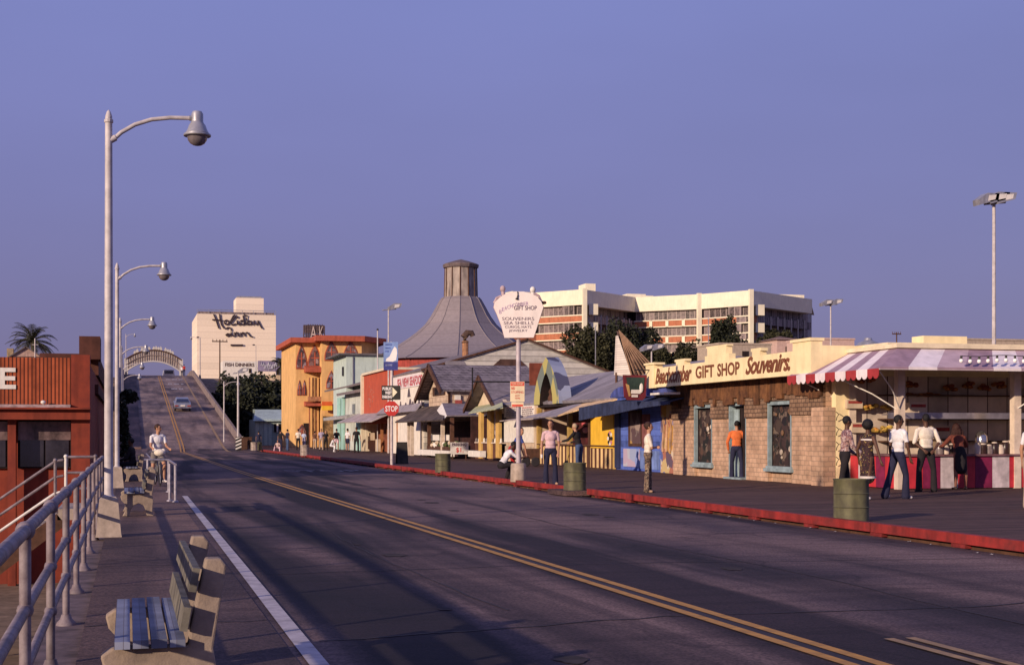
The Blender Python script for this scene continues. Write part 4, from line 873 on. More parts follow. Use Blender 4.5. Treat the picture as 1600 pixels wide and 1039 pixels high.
t = thing('string_lights', (22.2, SY0-AP, AZ1), 'row of round white bulbs strung along the right part of the striped awning', 'string lights')
b = MB(); lp = []
for k in range(9):
    px = 1502+k*14.2-(k*.2); x, zc = onY(px, SY0-AP-.06); lp.append((x, SY0-AP-.06, ZZ(556, zc)-.015*math.sin(k)))
b.tube(lp, .009, 5); b.build('cable', black, t)
for p in lp:
    b = MB(); b.lathe((p[0],p[1],p[2]-.075), [(.028,0),(.03,.08)], 8); sk = b.build('socket', black, t)
    b = MB(); b.ell((p[0],p[1],p[2]-.12), (.052,.052,.056), 7); b.build('bulb', mat('bulb_glass', (.85,.82,.80), .3, .05), t, smooth=True)
# goods on the counter and shelves
jar_g = mat('jar_grey', (.28,.22,.22), .3, .4, 8, spec=.7); jar_w = mat('jar_pale', (.62,.5,.42), .5, .2); jar_d = mat('jar_dark', (.04,.02,.02), .3, .3); chrome = mat('chrome', (.6,.55,.52), .15, .3, 6, metal=.9)
def jar(x, y, r, h, m, lab, lid=jar_w, grp='jars and canisters on the striped counter'):
    t = thing('jar', (x,y,ct+.03), lab, 'jar', grp); b = MB(); z = ct+.03; b.lathe((x,y,z), [(r*.9,0),(r,.02),(r,h*.8),(r*.7,h*.92)], 12); smooth_angle(b.build('body', m, t))
    b = MB(); b.lathe((x,y,z+h*.92), [(r*.72,0),(r*.72,.03),(.01,.045)], 12); smooth_angle(b.build('lid', lid, t))
px_ = [1468,1478,1487,1527,1536,1545,1554,1563,1571,1578]
kinds = [(jar_g,.10,.26,'tall grey'),(jar_w,.09,.15,'squat pale'),(jar_d,.09,.2,'dark'),(jar_w,.09,.22,'pale'),(jar_d,.11,.2,'dark'),(jar_g,.11,.17,'grey'),(jar_d,.1,.24,'dark'),(jar_w,.1,.16,'short pale'),(jar_d,.11,.27,'tall dark'),(jar_w,.09,.28,'tall cream')]
ords = ['first','second','third','fourth','fifth','sixth','seventh','eighth','ninth','tenth']
for k, (px, (m_, r_, h_, kd)) in enumerate(zip(px_, kinds)):
    x, _ = onY(px, SY0+.25); jar(x, SY0+.25, r_, h_+.06, m_, '%s jar on the striped counter, %s from the left' % (kd, ords[k]))
x, _ = onY(1536, SY0+.35)
t = thing('drink_dispenser', (x, SY0+.4, ct+.03), 'shiny round topped drink dispenser on the striped counter', 'dispenser'); b = MB(); b.lathe((x,SY0+.42,ct+.03), [(.13,0),(.13,.28),(.16,.3),(.16,.46),(.11,.55),(.02,.6)], 14); smooth_angle(b.build('tank', chrome, t)); b = MB(); b.tube([(x,SY0+.3,ct+.2),(x,SY0+.2,ct+.18)], .02, 6); b.build('tap', chrome, t)
def shelfbox(px, py0, py1, pw, yy_, m, lab, nm='carton', cat='carton'):
    x0, zc = onY(px, yy_); x1, _ = onY(px+pw, yy_); z0, z1 = ZZ(py1, zc), ZZ(py0, zc)
    t = thing(nm, (x0, yy_, z0), lab, cat); b = MB(); b.box(x0, x1, yy_, yy_+.25, z0, z1); b.build('box', m, t)
    b = MB(); b.box(x0+.03, x1-.03, yy_-.008, yy_-.001, z0+(z1-z0)*.55, z1-(z1-z0)*.15); b.build('print', mat('carton_red_print', (.40,.06,.05), .8, .3, 8), t); return t
cart = mat('carton_cream', (.62,.48,.36), .8, .15)
def heap(px0, px1, pyb, h, yy_, m, lab):
    x0, zc = onY(px0, yy_); x1, _ = onY(px1, yy_); z = ZZ(pyb, zc); t = thing('snack_heap', (x0,yy_,z), lab, 'snacks', 'snacks heaped on the stand shelves'); b = MB(); r = random.Random(int(px0))
    n_ = int((x1-x0)/.11)+2
    for k in range(n_*2): b.ell((x0+(x1-x0)*r.random(), yy_+r.uniform(0,.2), z+h*r.uniform(.2,.85)), (.085,.07,h*.28), 4)
    b.build('packets', m, t)
yel = patches('yellow_packets', [(.42,.26,.05),(.55,.36,.08),(.26,.16,.04),(.5,.22,.05)], 6); org = patches('orange_packets', [(.30,.10,.03),(.40,.16,.05),(.20,.05,.03)], 6)
ysh = yb_-.3
heap(1352, 1396, 641, .17, ysh, yel, 'yellow snack packets on the upper shelf, left bay of the stand')
heap(1366, 1398, 675.5, .2, ysh, yel, 'bright yellow snack packets on the lower shelf, left bay of the stand')
heap(1340, 1368, 599, .16, ysh, org, 'orange goods under the awning in the left bay of the stand')
for k, px in enumerate((1422, 1482, 1508, 1534, 1557)): heap(px, px+14, 607+(k%2)*4, .2, ysh, org, ('leftmost','second','third','fourth','rightmost')[k]+' bundle of orange goods hanging high on the stand back wall')
heap(1424, 1470, 620, .12, ysh, org, 'low dark orange row on the top shelf of the right bay')
shelfbox(1324, 624, 638, 24, ysh, cart, 'white carton with red print on the upper shelf, left bay of the stand')
shelfbox(1331, 660, 676, 24, ysh, cart, 'carton with print behind the man in the patterned shirt, lower shelf')
shelfbox(1422, 629, 645, 26, 33.05, cart, 'red topped box standing on the glass shelf beside the centre post')
shelfbox(1459, 665, 684, 26, 34.25, cart, 'cream box behind the man in the cream shirt')
b = MB(); x0, _ = onY(1462, 34); x1, _ = onY(1486, 34); b.box(x0-.3, x1+.3, 33.9, 34.3, D, 1.36)
t = thing('back_counter', (x0, 34, D), 'low cream back counter inside the stand behind the customers', 'counter'); b.build('cabinet', mat('back_counter', (.42,.29,.18), .8, .2), t)
b = MB(); b.box(x0-.35, x1+.35, 33.85, 34.32, 1.362, 1.40); b.build('top', brownw, t)
# ------------------------------------------------------------------ blue shop, mural and hanging sign
BX = 18.55
yb0, _ = onX(963, BX); yb1, _ = onX(1033, BX); ym1 = yL+.02
bl = lines('blue_siding', (.085,.13,.42), (.04,.06,.22), .22, .08, 'Z', .7, .3, .25); blu = mat('light_blue_panel', (.17,.24,.52), .7, .25, 2)
t = thing('blue_shop', (BX, (yb0+yb1)/2, D), 'blue boarded shop with a big window and painted panel, beside the brick gift shop', 'shop')
b = MB(); b.box(BX, BX+5, yb1, yb0, D, 3.0); b.build('wall', bl, t)
def xpanel(X, pa_, pb_, ya, yb, m, name, parent, t_=.05):
    y0, z0 = onX(pa_, X); y1, z1 = onX(pb_, X); zm = (z0+z1)/2; b = MB(); b.box(X-t_, X-.001, y1, y0, ZZ(yb, zm), ZZ(ya, zm)); return b.build(name, m, parent)
xpanel(BX, 983, 1003, 641, 697, brownw, 'window_frame', t, .04)
o = xpanel(BX-.041, 985, 1001, 645, 693, patches('window_things', [(.20,.14,.13),(.30,.22,.2),(.10,.06,.07),(.36,.22,.08),(.16,.12,.12)], 2.5), 'window', t, .012)
xpanel(BX, 1004, 1016, 647, 700, mat('dull_red_panel', (.25,.09,.09), .8, .3), 'door_panel', t, .03)
xpanel(BX, 975, 1000, 701, 729, patches('faded_mural', [(.30,.34,.50),(.42,.32,.42),(.22,.28,.55),(.40,.40,.48)], 1.5), 'painted_panel', t, .03)
xpanel(BX, 1001, 1031, 704, 733, blu, 'blue_panel', t, .03)
xpanel(BX, 963.5, 970, 640, 731, mat('navy_post', (.03,.035,.09), .7, .2), 'corner_post', t, .09)
b = MB(); b.box(BX-.02, BX+.3, ym1+.0, yb1-.002, D, 2.55); mu = b.build('mural_wall', patches('shop_mural', [(.10,.12,.30),(.50,.36,.18),(.35,.14,.10),(.55,.45,.36),(.12,.08,.12),(.45,.25,.06),(.28,.22,.30)], 2.6), t)
b = MB()
for k in range(5): b.tube([(BX-.04, yb1-.3-.35*k, .9), (BX-.05, yb1-.42-.35*k, 1.6+.2*(k%2)), (BX-.04, yb1-.35-.35*k, 2.1)], .06, 5)
b.build('painted_figures', mat('mural_flesh', (.55,.33,.20), .8, .3), mu)
b = MB(); b.box(BX-.25, BX+.3, ym1, yb1+.1, 2.56, 3.0); b.build('lintel', mat('tan_lintel', (.30,.21,.15), .8, .2), t)
# canopy: navy valance over yellow and blue shops, blue humps above
navy = mat('navy_canopy', (.035,.045,.10), .7, .3, 3); cblue = mat('blue_canopy', (.07,.09,.30), .75, .3, 2)
yk0, zk0 = onX(906, 17.4); yk1, zk1 = onX(1048, 17.6)
b = MB(); b.slab((17.35,yk0,2.5),(17.35,yk0-3.5,2.66),(18.6,yk0-3.5,2.92),(18.6,yk0,2.82),.05); b.slab((17.35,yk0-3.503,2.66),(17.35,yk1,2.6),(18.6,yk1,2.9),(18.6,yk0-3.503,2.92),.05); b.build('canopy', navy, t)
q_ = [(906,657,637),(930,652,632),(955,648,627),(1000,638,627),(1046,631.5,627)]; lo_, hi_ = [], []
for px, yb3, yt3 in q_:
    yq, zq = onX(px, 17.32); lo_.append((yq, ZZ(yb3,zq))); hi_.append((yq, ZZ(yt3,zq)))
b = MB(); b.prism(lo_+hi_[::-1], 'x', 17.28, 17.345); b.build('valance', navy, t)
b = MB(); ns = 12
for (ya_, yb2, h_) in ((onX(963,18)[0], onX(1000,18)[0], .34), (onX(1004,17.8)[0], onX(1046,17.8)[0], .36)):
    pr = [(ya_+(yb2-ya_)*i/ns, 2.95+h_*math.sin(math.pi*i/ns)**.6) for i in range(ns+1)]+[(yb2,2.9),(ya_,2.9)]
    b.prism(pr, 'x', 17.75, 19.2)
b.build('blue_hood', cblue, t)
b = MB(); b.box(17.32, 17.9, yk1-.1, yk1+1.2, 2.86, 2.93); b.build('gutter', white, t)
# hanging board sign
sy, szc = onX(992, 17.0); xA, _ = onY(974, sy); xB, _ = onY(1011, sy)
t2 = thing('hanging_sign', ((xA+xB)/2, sy, 2.5), 'dark red framed tapering sign with green centre hanging over the blue shop', 'sign')
zT, zB = ZZ(586, szc), ZZ(625, szc); w_ = xB-xA
b = MB(); b.prism([(xA,zT),(xB,zT),(xB-.05*w_,zB+.12),(xB-.18*w_,zB),(xA+.18*w_,zB),(xA+.05*w_,zB+.12)], 'y', sy, sy+.08); b.build('frame', mat('oxblood', (.16,.02,.03), .7, .2), t2)
b = MB(); b.prism([(xA+.1,zT-.08),(xB-.1,zT-.08),(xB-.14,zT-.55),(xA+.18,zT-.55)], 'y', sy-.02, sy-.001); b.build('panel', mat('bottle_green', (.03,.055,.045), .7, .3), t2)
b = MB(); b.box(xA+.28,xB-.25,sy-.03,sy-.002,zB+.22,zB+.36); b.ell((xB-.22,sy-.03,zB+.42),(.07,.03,.17),6); b.box(xA+.3,xB-.35,sy-.03,sy-.002,zB+.1,zB+.18); b.build('painted_shapes', white, t2)
b = MB(); b.prism([(xA+.08,zT-.3),(xA+.2,zT-.35),(xA+.26,zB+.15),(xA+.2,zB+.12)], 'y', sy-.024, sy-.001); b.build('gold_edge', mat('gold_paint', (.55,.32,.12), .7, .2), t2)
b = MB(); b.tube([((xA+xB)/2,sy+.04,zT),((xA+xB)/2,sy+.04,zT+.18),(18.6,sy+.04,zT+.18)], .02, 5); b.build('bracket', black, t2)
# brown ribbed fan frame with white board
ax, az_ = onX(967, 19.6); 
A_ = Vector(at(967, 62)+(ZZ(516, 62),)); B1 = Vector(at(963, 62)+(ZZ(586,62),)); B2 = Vector(at(988, 61)+(ZZ(590,61),)); B3 = Vector(at(1044, 60)+(ZZ(598,60),))
t2 = thing('fan_frame', tuple(B1), 'brown ribbed fan shaped frame rising to a point, white board along its left edge', 'roof frame')
b = MB(); L1 = Vector(at(965.5,62)+(ZZ(524,62),)); b.add([L1, B1, B2, L1+Vector((0,.3,0)), B1+Vector((0,.3,0)), B2+Vector((0,.3,0))], [(0,1,2),(5,4,3),(0,3,4,1),(1,4,5,2),(2,5,3,0)]); b.build('white_board', lines('white_board', (.62,.54,.48), (.34,.28,.26), .1, .2, 'Z', .7, .2, .1), t2)
b = MB()
for k in range(8): p = B2.lerp(B3, (k/7)**1.1); b.tube([A_, p], .022, 5, r2=.05)
b.build('rib', mat('rust_brown_rib', (.26,.15,.09), .8, .3), t2)
b = MB(); off = Vector((.05,.35,0)); b.add([A_+off,B2+off,B3+off,A_+off*1.6,B2+off*1.6,B3+off*1.6], [(0,1,2),(5,4,3),(0,3,4,1),(1,4,5,2),(2,5,3,0)]); b.build('backing', mat('mottled_purple', (.13,.07,.06), .9, .5, 3), t2)
b = MB(); b.tube([B1+Vector((0,0,.1)), Vector((B1.x,B1.y,3.2))], .06, 5); b.build('post', brownw, t2)
b = MB(); b.tube([B3, Vector((B3.x,B3.y,3.2))], .06, 5); b.build('post', brownw, t2)
# ------------------------------------------------------------------ yellow snack shop with harlequin arch
YX = 18.6; y0_, _ = onX(841, YX); y1_, _ = onX(962, YX)
t = thing('yellow_shop', (YX, (y0_+y1_)/2, D), 'yellow panelled snack shop with striped counter front and harlequin pointed arch above', 'shop')
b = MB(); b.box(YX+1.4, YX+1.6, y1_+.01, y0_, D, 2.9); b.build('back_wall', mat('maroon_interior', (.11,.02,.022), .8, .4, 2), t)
brk3 = lines('counter_stripes', (.62,.42,.20), (.09,.035,.025), .52, .48, 'Y', .7, .3, .2)
b = MB(); b.box(YX, YX+.12, y1_+.02, y0_-.2, D, 1.02); b.build('counter_front', brk3, t)
b = MB(); b.box(YX-.12, YX+.6, y1_+.01, y0_-.15, 1.021, 1.07); b.build('counter_top', brownw, t)
for px in (841, 889, 922, 961): 
    yq, _ = onX(px, YX); b = MB(); b.box(YX-.03, YX+.16, yq-.02, yq+.2, D, 2.75); b.build('post', mat('mustard_post', (.50,.32,.10), .8, .2) if px != 922 else brownw, t)
yp = xpanel(YX, 925, 960.5, 648, 700, mat('mustard_panel', (.78,.45,.04), .7, .08, 2), 'yellow_panel', t, .06)
yf, zf = onX(953, YX-.07); b = MB()
for k in range(8): a = k*math.pi/4; b.ell((YX-.075, yf+.22*math.cos(a), ZZ(685,zf)+.22*math.sin(a)), (.012,.12,.08), 5, k%3)
b.ell((YX-.08, yf, ZZ(685,zf)), (.015,.1,.1), 5, 1); b.build('flower_emblem', [white, black, mat('emblem_pink', (.5,.2,.25), .8, .1)], yp)
b = MB(); yq, zq = onX(902, YX+.9); b.ell((YX+1.3, yq, ZZ(672,zq)), (.03,.5,.14), 6); b.box(YX+1.3,YX+1.38,yq-.6,yq+.6,ZZ(664,zq),ZZ(660,zq)); b.build('neon_script', mat('neon_pink', (.62,.12,.14), .5, .3), t)
wood = lines('tan_awning_boards', (.62,.42,.24), (.36,.22,.12), .28, .08, 'Y', .7, .3, .2)
ya_, _ = onX(878, 17.6); yb2, _ = onX(958, 18.2)
b = MB(); b.slab((17.4,ya_,2.30),(17.4,yb2+3.2,2.42),(18.75,yb2,3.0),(18.75,ya_+.3,2.88),.05); b.build('board_awning', wood, t)
gaw = mat('grey_awning', (.30,.26,.29), .8, .2, 2)
yc_, _ = onX(822, 17.4); b = MB(); b.slab((17.2,yc_,2.26),(17.35,ya_+.05,2.28),(18.75,ya_+.32,2.87),(18.6,yc_-3.4,2.80),.05); b.build('grey_awning', gaw, t)
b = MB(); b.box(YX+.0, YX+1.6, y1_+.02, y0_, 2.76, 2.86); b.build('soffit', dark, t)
# harlequin arch: a pointed horseshoe standing on the eave, 0.6 m deep
ayA, azA = onX(834, 18.45); ayB, azB = onX(873, 18.45); ayc = (ayA+ayB)/2; wA = (ayA-ayB)/2
zT, zB = ZZ(558, (azA+azB)/2), 2.88
def ogee(w, top, n=16): return [(ayc+w*(1 if i < n/2 else -1)*(1-(1-abs(2*i/n-1))**1.9)**.9, zB+(top-zB)*(1-abs(2*i/n-1))**.95) if i not in (0, n) else (ayc+w*(1 if i == 0 else -1), zB) for i in range(n+1)]
def _old(w, top, n=14): return [(ayc+w*math.cos(math.pi*i/n)*(1 if 1 else 0)*(1-.06*math.sin(math.pi*i/n)), zB+(top-zB)*(math.sin(math.pi*i/n)**.72)) for i in range(n+1)]
har = patches('harlequin_dummy', [(.1,.1,.1),(.2,.2,.2)], 1) if 0 else None
m = bpy.data.materials.new('harlequin_paint'); m.use_nodes = True; n_ = m.node_tree.nodes; l_ = m.node_tree.links; bs = n_['Principled BSDF']; bs.inputs['Roughness'].default_value = .8
tc_ = n_.new('ShaderNodeTexCoord'); mp_ = n_.new('ShaderNodeMapping'); mp_.inputs['Rotation'].default_value = (rad(45),0,0); mp_.inputs['Scale'].default_value = (0,1,1)
mp2 = n_.new('ShaderNodeMapping'); mp2.inputs['Scale'].default_value = (1,.95,.62); l_.new(tc_.outputs['Object'], mp2.inputs[0]); l_.new(mp2.outputs[0], mp_.inputs[0])
ck = n_.new('ShaderNodeTexChecker'); ck.inputs['Scale'].default_value = 1.15; ck.inputs['Color1'].default_value = (.42,.36,.12,1); ck.inputs['Color2'].default_value = (.15,.175,.15,1); l_.new(mp_.outputs[0], ck.inputs[0]); l_.new(ck.outputs[0], bs.inputs['Base Color']); M['harl'] = m
o_, i_ = ogee(wA, zT), ogee(wA*.52, zB+(zT-zB)*.68)
b = MB(); k = len(o_)
for x in (18.45, 19.05): b.add([(x,y,z) for y,z in o_]+[(x,y,z) for y,z in i_], [(j,j+1,k+j+1,k+j) for j in range(k-1)])
o0 = 0; b.f += [(j, j+1, 2*k+j+1, 2*k+j) for j in range(k-1)]; b.m += [0]*(k-1); b.f += [(k+j, k+j+1, 3*k+j+1, 3*k+j) for j in range(k-1)]; b.m += [0]*(k-1)
b.m = [0 if q < 2*(k-1) else (1 if q < 3*(k-1) else 2) for q in range(len(b.f))]
arch = b.build('arch', [m, patches('blue_black_bands', [(.24,.26,.36),(.20,.22,.32),(.07,.07,.12),(.26,.28,.38)], 1.6), dark], t)
b = MB(); b.prism(i_, 'x', 18.95, 19.0); b.build('arch_recess', dark, arch)
b = MB()
for q in (-.5,-.1,.35): b.lathe((18.8, ayc+q, zB), [(.13,0),(.15,.3),(.08,.45),(.12,.6),(.02,.75)], 8)
b.build('figures', brownw, arch)
# roof of the shop row
b = MB(); b.slab((18.6,49.5,2.95),(18.6,70.8,3.02),(22.3,70.8,4.52),(22.3,49.5,4.48),.12); b.slab((22.3,49.5,4.478),(22.3,70.8,4.518),(26,70.8,3.0),(26,49.5,3.0),.12)
rowm = lines('felt_roof', (.25,.22,.245), (.15,.13,.16), 1.0, .04, 'Y', .85, .1, .16); b.build('roof', rowm, t)
b = MB(); b.box(18.9, 26, 49.6, 70.7, 2.4, 2.9); b.build('eave_wall', brownw, t)
b = MB(); b.box(20.4, 20.9, 68.3, 70.5, 3.6, ZZ(566,75)); b.build('roof_panel', mat('rust_panel', (.22,.055,.03), .85, .2), t) if 0 else None
yq, zq = onX(838, 20.2); x0, _ = onY(828, yq); x1, _ = onY(848, yq)
b = MB(); b.box(x0, x1, yq, yq+.15, ZZ(602,zq), ZZ(567,zq)); b.build('roof_panel', mat('rust_panel', (.22,.055,.03), .85, .2), t)
b = MB(); b.tube([(x0-3,yq+.1,ZZ(597,zq)),(x0,yq+.1,ZZ(597,zq))], .04, 5); b.tube([(x0-3,yq+.1,3.4),(x0-3,yq+.1,ZZ(575,zq))], .04, 5); b.build('roof_pipe', black, t)
# things at that counter
yq, zq = onX(866, YX); 
# ------------------------------------------------------------------ menu board snack bar
y2_, _ = onX(788, YX); y3_ = y0_-.0
t = thing('snack_bar', (YX, (y2_+y3_)/2, D), 'cream fronted snack bar with white menu boards, just behind the crab shaped sign pole', 'snack bar')
b = MB(); b.box(YX+.1, YX+3.5, y0_+.01, y2_, D, 2.95); b.build('wall', mat('cream_front', (.56,.42,.30), .8, .15), t)
xpanel(YX+.1, 789, 835, 655, 691, white, 'white_board', t, .05)
mb1 = xpanel(YX+.1, 789, 811, 634, 652, white, 'menu_board', t, .05); mb2 = xpanel(YX+.1, 813, 835.5, 632, 651, white, 'menu_board', t, .05)
prn = mat('menu_print', (.45,.12,.12), .8, .2); prd = mat('menu_print_dark', (.16,.10,.12), .8, .2)
for (pa_, pb_, par_) in ((790.5,809.5,mb1),(815,834,mb2)):
    b = MB()
    for r_ in range(5):
        ya0, zq = onX(pa_, YX+.04); yb0_, _ = onX(pb_, YX+.04); zz_ = ZZ(637+r_*3.1, zq); y = ya0-.1; q_ = random.Random(r_)
        while y > yb0_+.25: w = q_.uniform(.12,.4); b.box(YX+.034, YX+.045, y-w, y, zz_-.03, zz_+.02, 0 if r_ == 0 else 1); y -= w+.09
    b.build('writing', [prn, prd], par_)
xpanel(YX+.1, 790, 834, 697, 715, mat('tan_low_panel', (.46,.36,.27), .8, .2), 'low_panel', t, .03)
b = MB(); ys_, _ = onX(785, 17.9); ye_, _ = onX(838, 17.7); b.slab((17.75,ys_,2.18),(17.7,ye_,2.22),(18.7,ye_,2.36),(18.7,ys_,2.32),.04); b.build('ledge_awning', mat('pale_ledge', (.50,.40,.36), .8, .2), t)
# ------------------------------------------------------------------ gabled stall (green awning)
g0, _ = onX(742, YX); g1, _ = onX(784, YX); gc = (g0+g1)/2
t = thing('gabled_stall', (YX, gc, D), 'small stall with a steep cream gable, greenish awning and mustard columns', 'stall')
b = MB(); b.box(YX+.1, YX+5, g1, g0, 2.6, 3.2); b.prism([(g1,3.201),(g0,3.201),(gc,4.35)], 'x', YX+.1, YX+.3); b.build('gable_wall', mat('stall_cream', (.66,.52,.38), .85, .1), t)
b = MB(); ov = .55
b.slab((YX-ov,g1-.35,3.0),(YX+5,g1-.35,3.0),(YX+5,gc,4.62),(YX-ov,gc,4.62),.09); b.slab((YX-ov,gc+.002,4.618),(YX+5,gc+.002,4.618),(YX+5,g0+.5,2.85),(YX-ov,g0+.5,2.85),.09); b.build('roof', mat('stall_roof', (.21,.175,.195), .85, .2), t)
b = MB(); b.slab((YX-ov-.03,g1-.38,3.02),(YX-ov+.06,g1-.38,3.02),(YX-ov+.06,gc,4.66),(YX-ov-.03,gc,4.66),.22); b.slab((YX-ov-.03,gc+.003,4.657),(YX-ov+.06,gc+.003,4.657),(YX-ov+.06,g0+.53,2.87),(YX-ov-.03,g0+.53,2.87),.22); b.build('bargeboard', brownw, t)
ga = lines('green_striped_awning', (.36,.36,.20), (.50,.50,.34), .6, .35, 'Y', .85, 0, .2)
b = MB(); w0, _ = onX(733, 17.0); w1_, _ = onX(786, 17.4); b.slab((16.95,w0,2.58),(17.4,w1_,2.78),(18.68,g1+.2,3.18),(18.68,g0,3.05),.03); b.build('awning', ga, t)
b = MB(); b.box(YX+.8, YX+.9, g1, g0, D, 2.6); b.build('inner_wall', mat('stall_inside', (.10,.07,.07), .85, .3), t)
xpanel(YX+.12, 742, 784, 691, 719, mat('dark_brown_panel', (.12,.05,.035), .8, .2), 'counter_front', t, .08)
for pa_, pb_ in ((752,756),(765.5,771.5),(779,784)):
    o = xpanel(YX+.1, pa_, pb_, 642, 716, mat('mustard_column', (.62,.38,.12), .8, .15), 'column', t, .16)
o = xpanel(YX+.16, 772, 779, 643, 661, white, 'poster', t, .02); b = MB(); yq, zq = onX(775.5, YX+.13); b.ell((YX+.13,yq,ZZ(651,zq)),(.01,.28,.22),6); b.build('poster_emblem', mat('poster_pink', (.5,.16,.16), .8, .3), o)
xpanel(YX+.16, 772, 779, 663, 686, patches('menu_photos', [(.25,.18,.17),(.40,.33,.32),(.12,.08,.08)], 5), 'photo_board', t, .02)
b = MB(); b.box(YX-.05, YX+.5, g1, g0-.1, 1.02, 1.08); b.build('counter_top', post_m, t)
b = MB(); r = random.Random(5)
for k in range(10): b.lathe((YX+.05, g1+.3+k*.6, 1.08), [(.07,0),(.06,.18),(.02,.22)], 8, k%2)
o = b.build('bottles', [white, jar_g], t)
# ------------------------------------------------------------------ cream gabled building over the produce stand
c0, c1 = 88.3, 82.2; cc = (c0+c1)/2; CX = 18.4
lst = bricks('creamy_shingle_wall', (.64,.48,.36), (.56,.41,.31), (.38,.27,.21), .8, .28, .02)
t = thing('gabled_building', (CX, cc, D), 'cream shingled building with dark steep gable and a small window above the produce stand', 'building')
b = MB(); b.box(CX, 24, c1, c0, 2.3, 4.25); b.prism([(c1,4.2501),(c0,4.2501),(cc,5.5)], 'x', CX, CX+.2); b.build('wall', lst, t)
b = MB(); b.slab((CX-.7,c1-.45,4.1),(24,c1-.45,4.1),(24,cc,5.75),(CX-.7,cc,5.75),.10); b.slab((CX-.7,cc+.002,5.748),(24,cc+.002,5.748),(24,c0+1.2,3.75),(CX-.7,c0+1.2,3.75),.10); b.build('roof', shingle, t)
b = MB(); b.slab((CX-.74,c1-.5,4.12),(CX-.62,c1-.5,4.12),(CX-.62,cc,5.82),(CX-.74,cc,5.82),.28); b.slab((CX-.74,cc+.003,5.816),(CX-.62,cc+.003,5.816),(CX-.62,c0+1.25,3.72),(CX-.74,c0+1.25,3.72),.28); b.build('bargeboard', brownw, t)
w = xpanel(CX, 677, 696, 604, 618, brownw, 'window', t, .05); xpanel(CX-.052, 679, 694, 605.5, 616.5, glass, 'pane', w, .015)
b = MB(); b.box(CX-.08, CX-.0, c1-.1, c1+.04, 2.4, 4.1); b.tube([(CX-.1,c1-.1,4.0),(CX-.1,c1-.1,2.5)], .06, 6); b.build('drainpipe', brownw, t)
xs_, zq = onY(710, c1); xe_, _ = onY(719, c1)
b = MB(); b.box(xs_, xe_, c1-.15, c1-.002, ZZ(625,zq), ZZ(617,zq)); u_ = b.build('wall_box', white, t); b = MB(); b.box(xs_, xe_+.05, c1-.3, c1-.16, ZZ(632,zq), ZZ(625,zq)); b.build('red_box', mat('box_red', (.30,.06,.05), .8, .2), t)
b = MB(); b.slab((16.7,76.5,2.3),(16.7,91,2.3),(18.38,91,3.25),(18.38,82.3,3.25),.08); b.build('lean_to_roof', mat('ragged_brown_roof', (.13,.095,.085), .9, .5, 1.5, .5, col2=(.045,.03,.03)), t)
b = MB(); b.slab((17.1,77.2,2.55),(22,77.2,2.6),(22,82.15,3.35),(17.9,82.15,3.35),.07); b.build('grey_lean_to', mat('purple_grey_felt', (.24,.20,.225), .85, .2, 2), t)
b = MB(); b.prism([(0,0)]*3,'x',0,0) if 0 else b.add([(16.95,77.3,2.33),(17.12,77.22,2.54),(17.9,82.1,3.34),(17.6,82.2,2.9)], [(0,1,2,3)]); b.build('canvas_flap', white, t, recalc=False)
# roof-top sign seen from behind
yq, zq = onX(712, 19.6); xa, _ = onY(695.5, yq); xb, _ = onY(729.5, yq)
q = thing('roof_sign', ((xa+xb)/2, yq, 5), 'grey back of a tapered six sided sign standing on the cream building roof', 'sign'); w_ = xb-xa; z0, z1 = ZZ(583.5,zq), ZZ(564,zq)
b = MB(); b.prism([(xa,z1-.12),(xa+.1*w_,z1),(xb-.12*w_,z1),(xb,z1-.25),(xb-.28*w_,z0),(xa+.24*w_,z0)], 'y', yq, yq+.12); b.build('panel', mat('sign_back_grey', (.24,.21,.24), .7, .15), q)
b = MB(); b.tube([(xa+.35*w_,yq+.1,z0),(xa+.35*w_,yq+.1,z0-.7)], .04, 5); b.tube([(xb-.35*w_,yq+.1,z0),(xb-.35*w_,yq+.1,z0-.7)], .04, 5); b.tube([(xa-.4,yq-1,z0-.3),(xb+.6,yq-1.5,z0-.9)], .05, 5); b.tube([(xb+.2,yq-1.5,z0-.2),(xb+.2,yq-1.5,z0-1.2)], .05, 5); b.build('support', brownw, q)
# produce stand underneath
t = thing('produce_stand', (17.6, 83, D), 'shaded open front stand with white crates and cards under the ragged brown roof', 'stand')
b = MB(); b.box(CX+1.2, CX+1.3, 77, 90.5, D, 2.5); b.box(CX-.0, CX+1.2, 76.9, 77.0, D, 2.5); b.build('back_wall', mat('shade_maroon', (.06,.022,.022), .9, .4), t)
for px, m_ in ((636.5, post_m), (641.5, post_m), (668, brownw), (689, post_m), (703.5, brownw)):
    yq, zq = onX(px, 17.3); b = MB(); b.box(17.3, 17.5, yq-.1, yq+.1, D, 2.42); b.build('post', m_, t)
def xb_(X, pa_, pb_, ya, yb, m, name, lab, cat, grp=None, t_=.3):
    y0, z0 = onX(pa_, X); y1, z1 = onX(pb_, X); zm = (z0+z1)/2; q = thing(name, (X,(y0+y1)/2,ZZ(yb,zm)), lab, cat, grp); b = MB(); b.box(X, X+t_, y1, y0, ZZ(yb,zm), ZZ(ya,zm)); b.build('board', m, q); return q
xb_(17.0, 652.5, 702, 703, 711.5, white, 'planter_box', 'long low white box along the front of the produce stand', 'planter')
xb_(17.05, 731.5, 750, 704, 713.5, white, 'planter_box', 'short low white box right of the parking sign', 'planter')
for pa_, pb_, lb in ((674,686,'left'),(688,701.5,'right')): xb_(17.6, pa_, pb_, 679, 688, white, 'price_card', '%s one of two white cards hanging in the produce stand' % lb, 'card', 'cards in the produce stand', .03)
q = thing('produce_heap', (17.5, 85, .9), 'row of pale round produce piled along the stand above the white box', 'produce'); b = MB(); r = random.Random(9)
y0, _ = onX(668, 17.4); y1, _ = onX(702, 17.4)
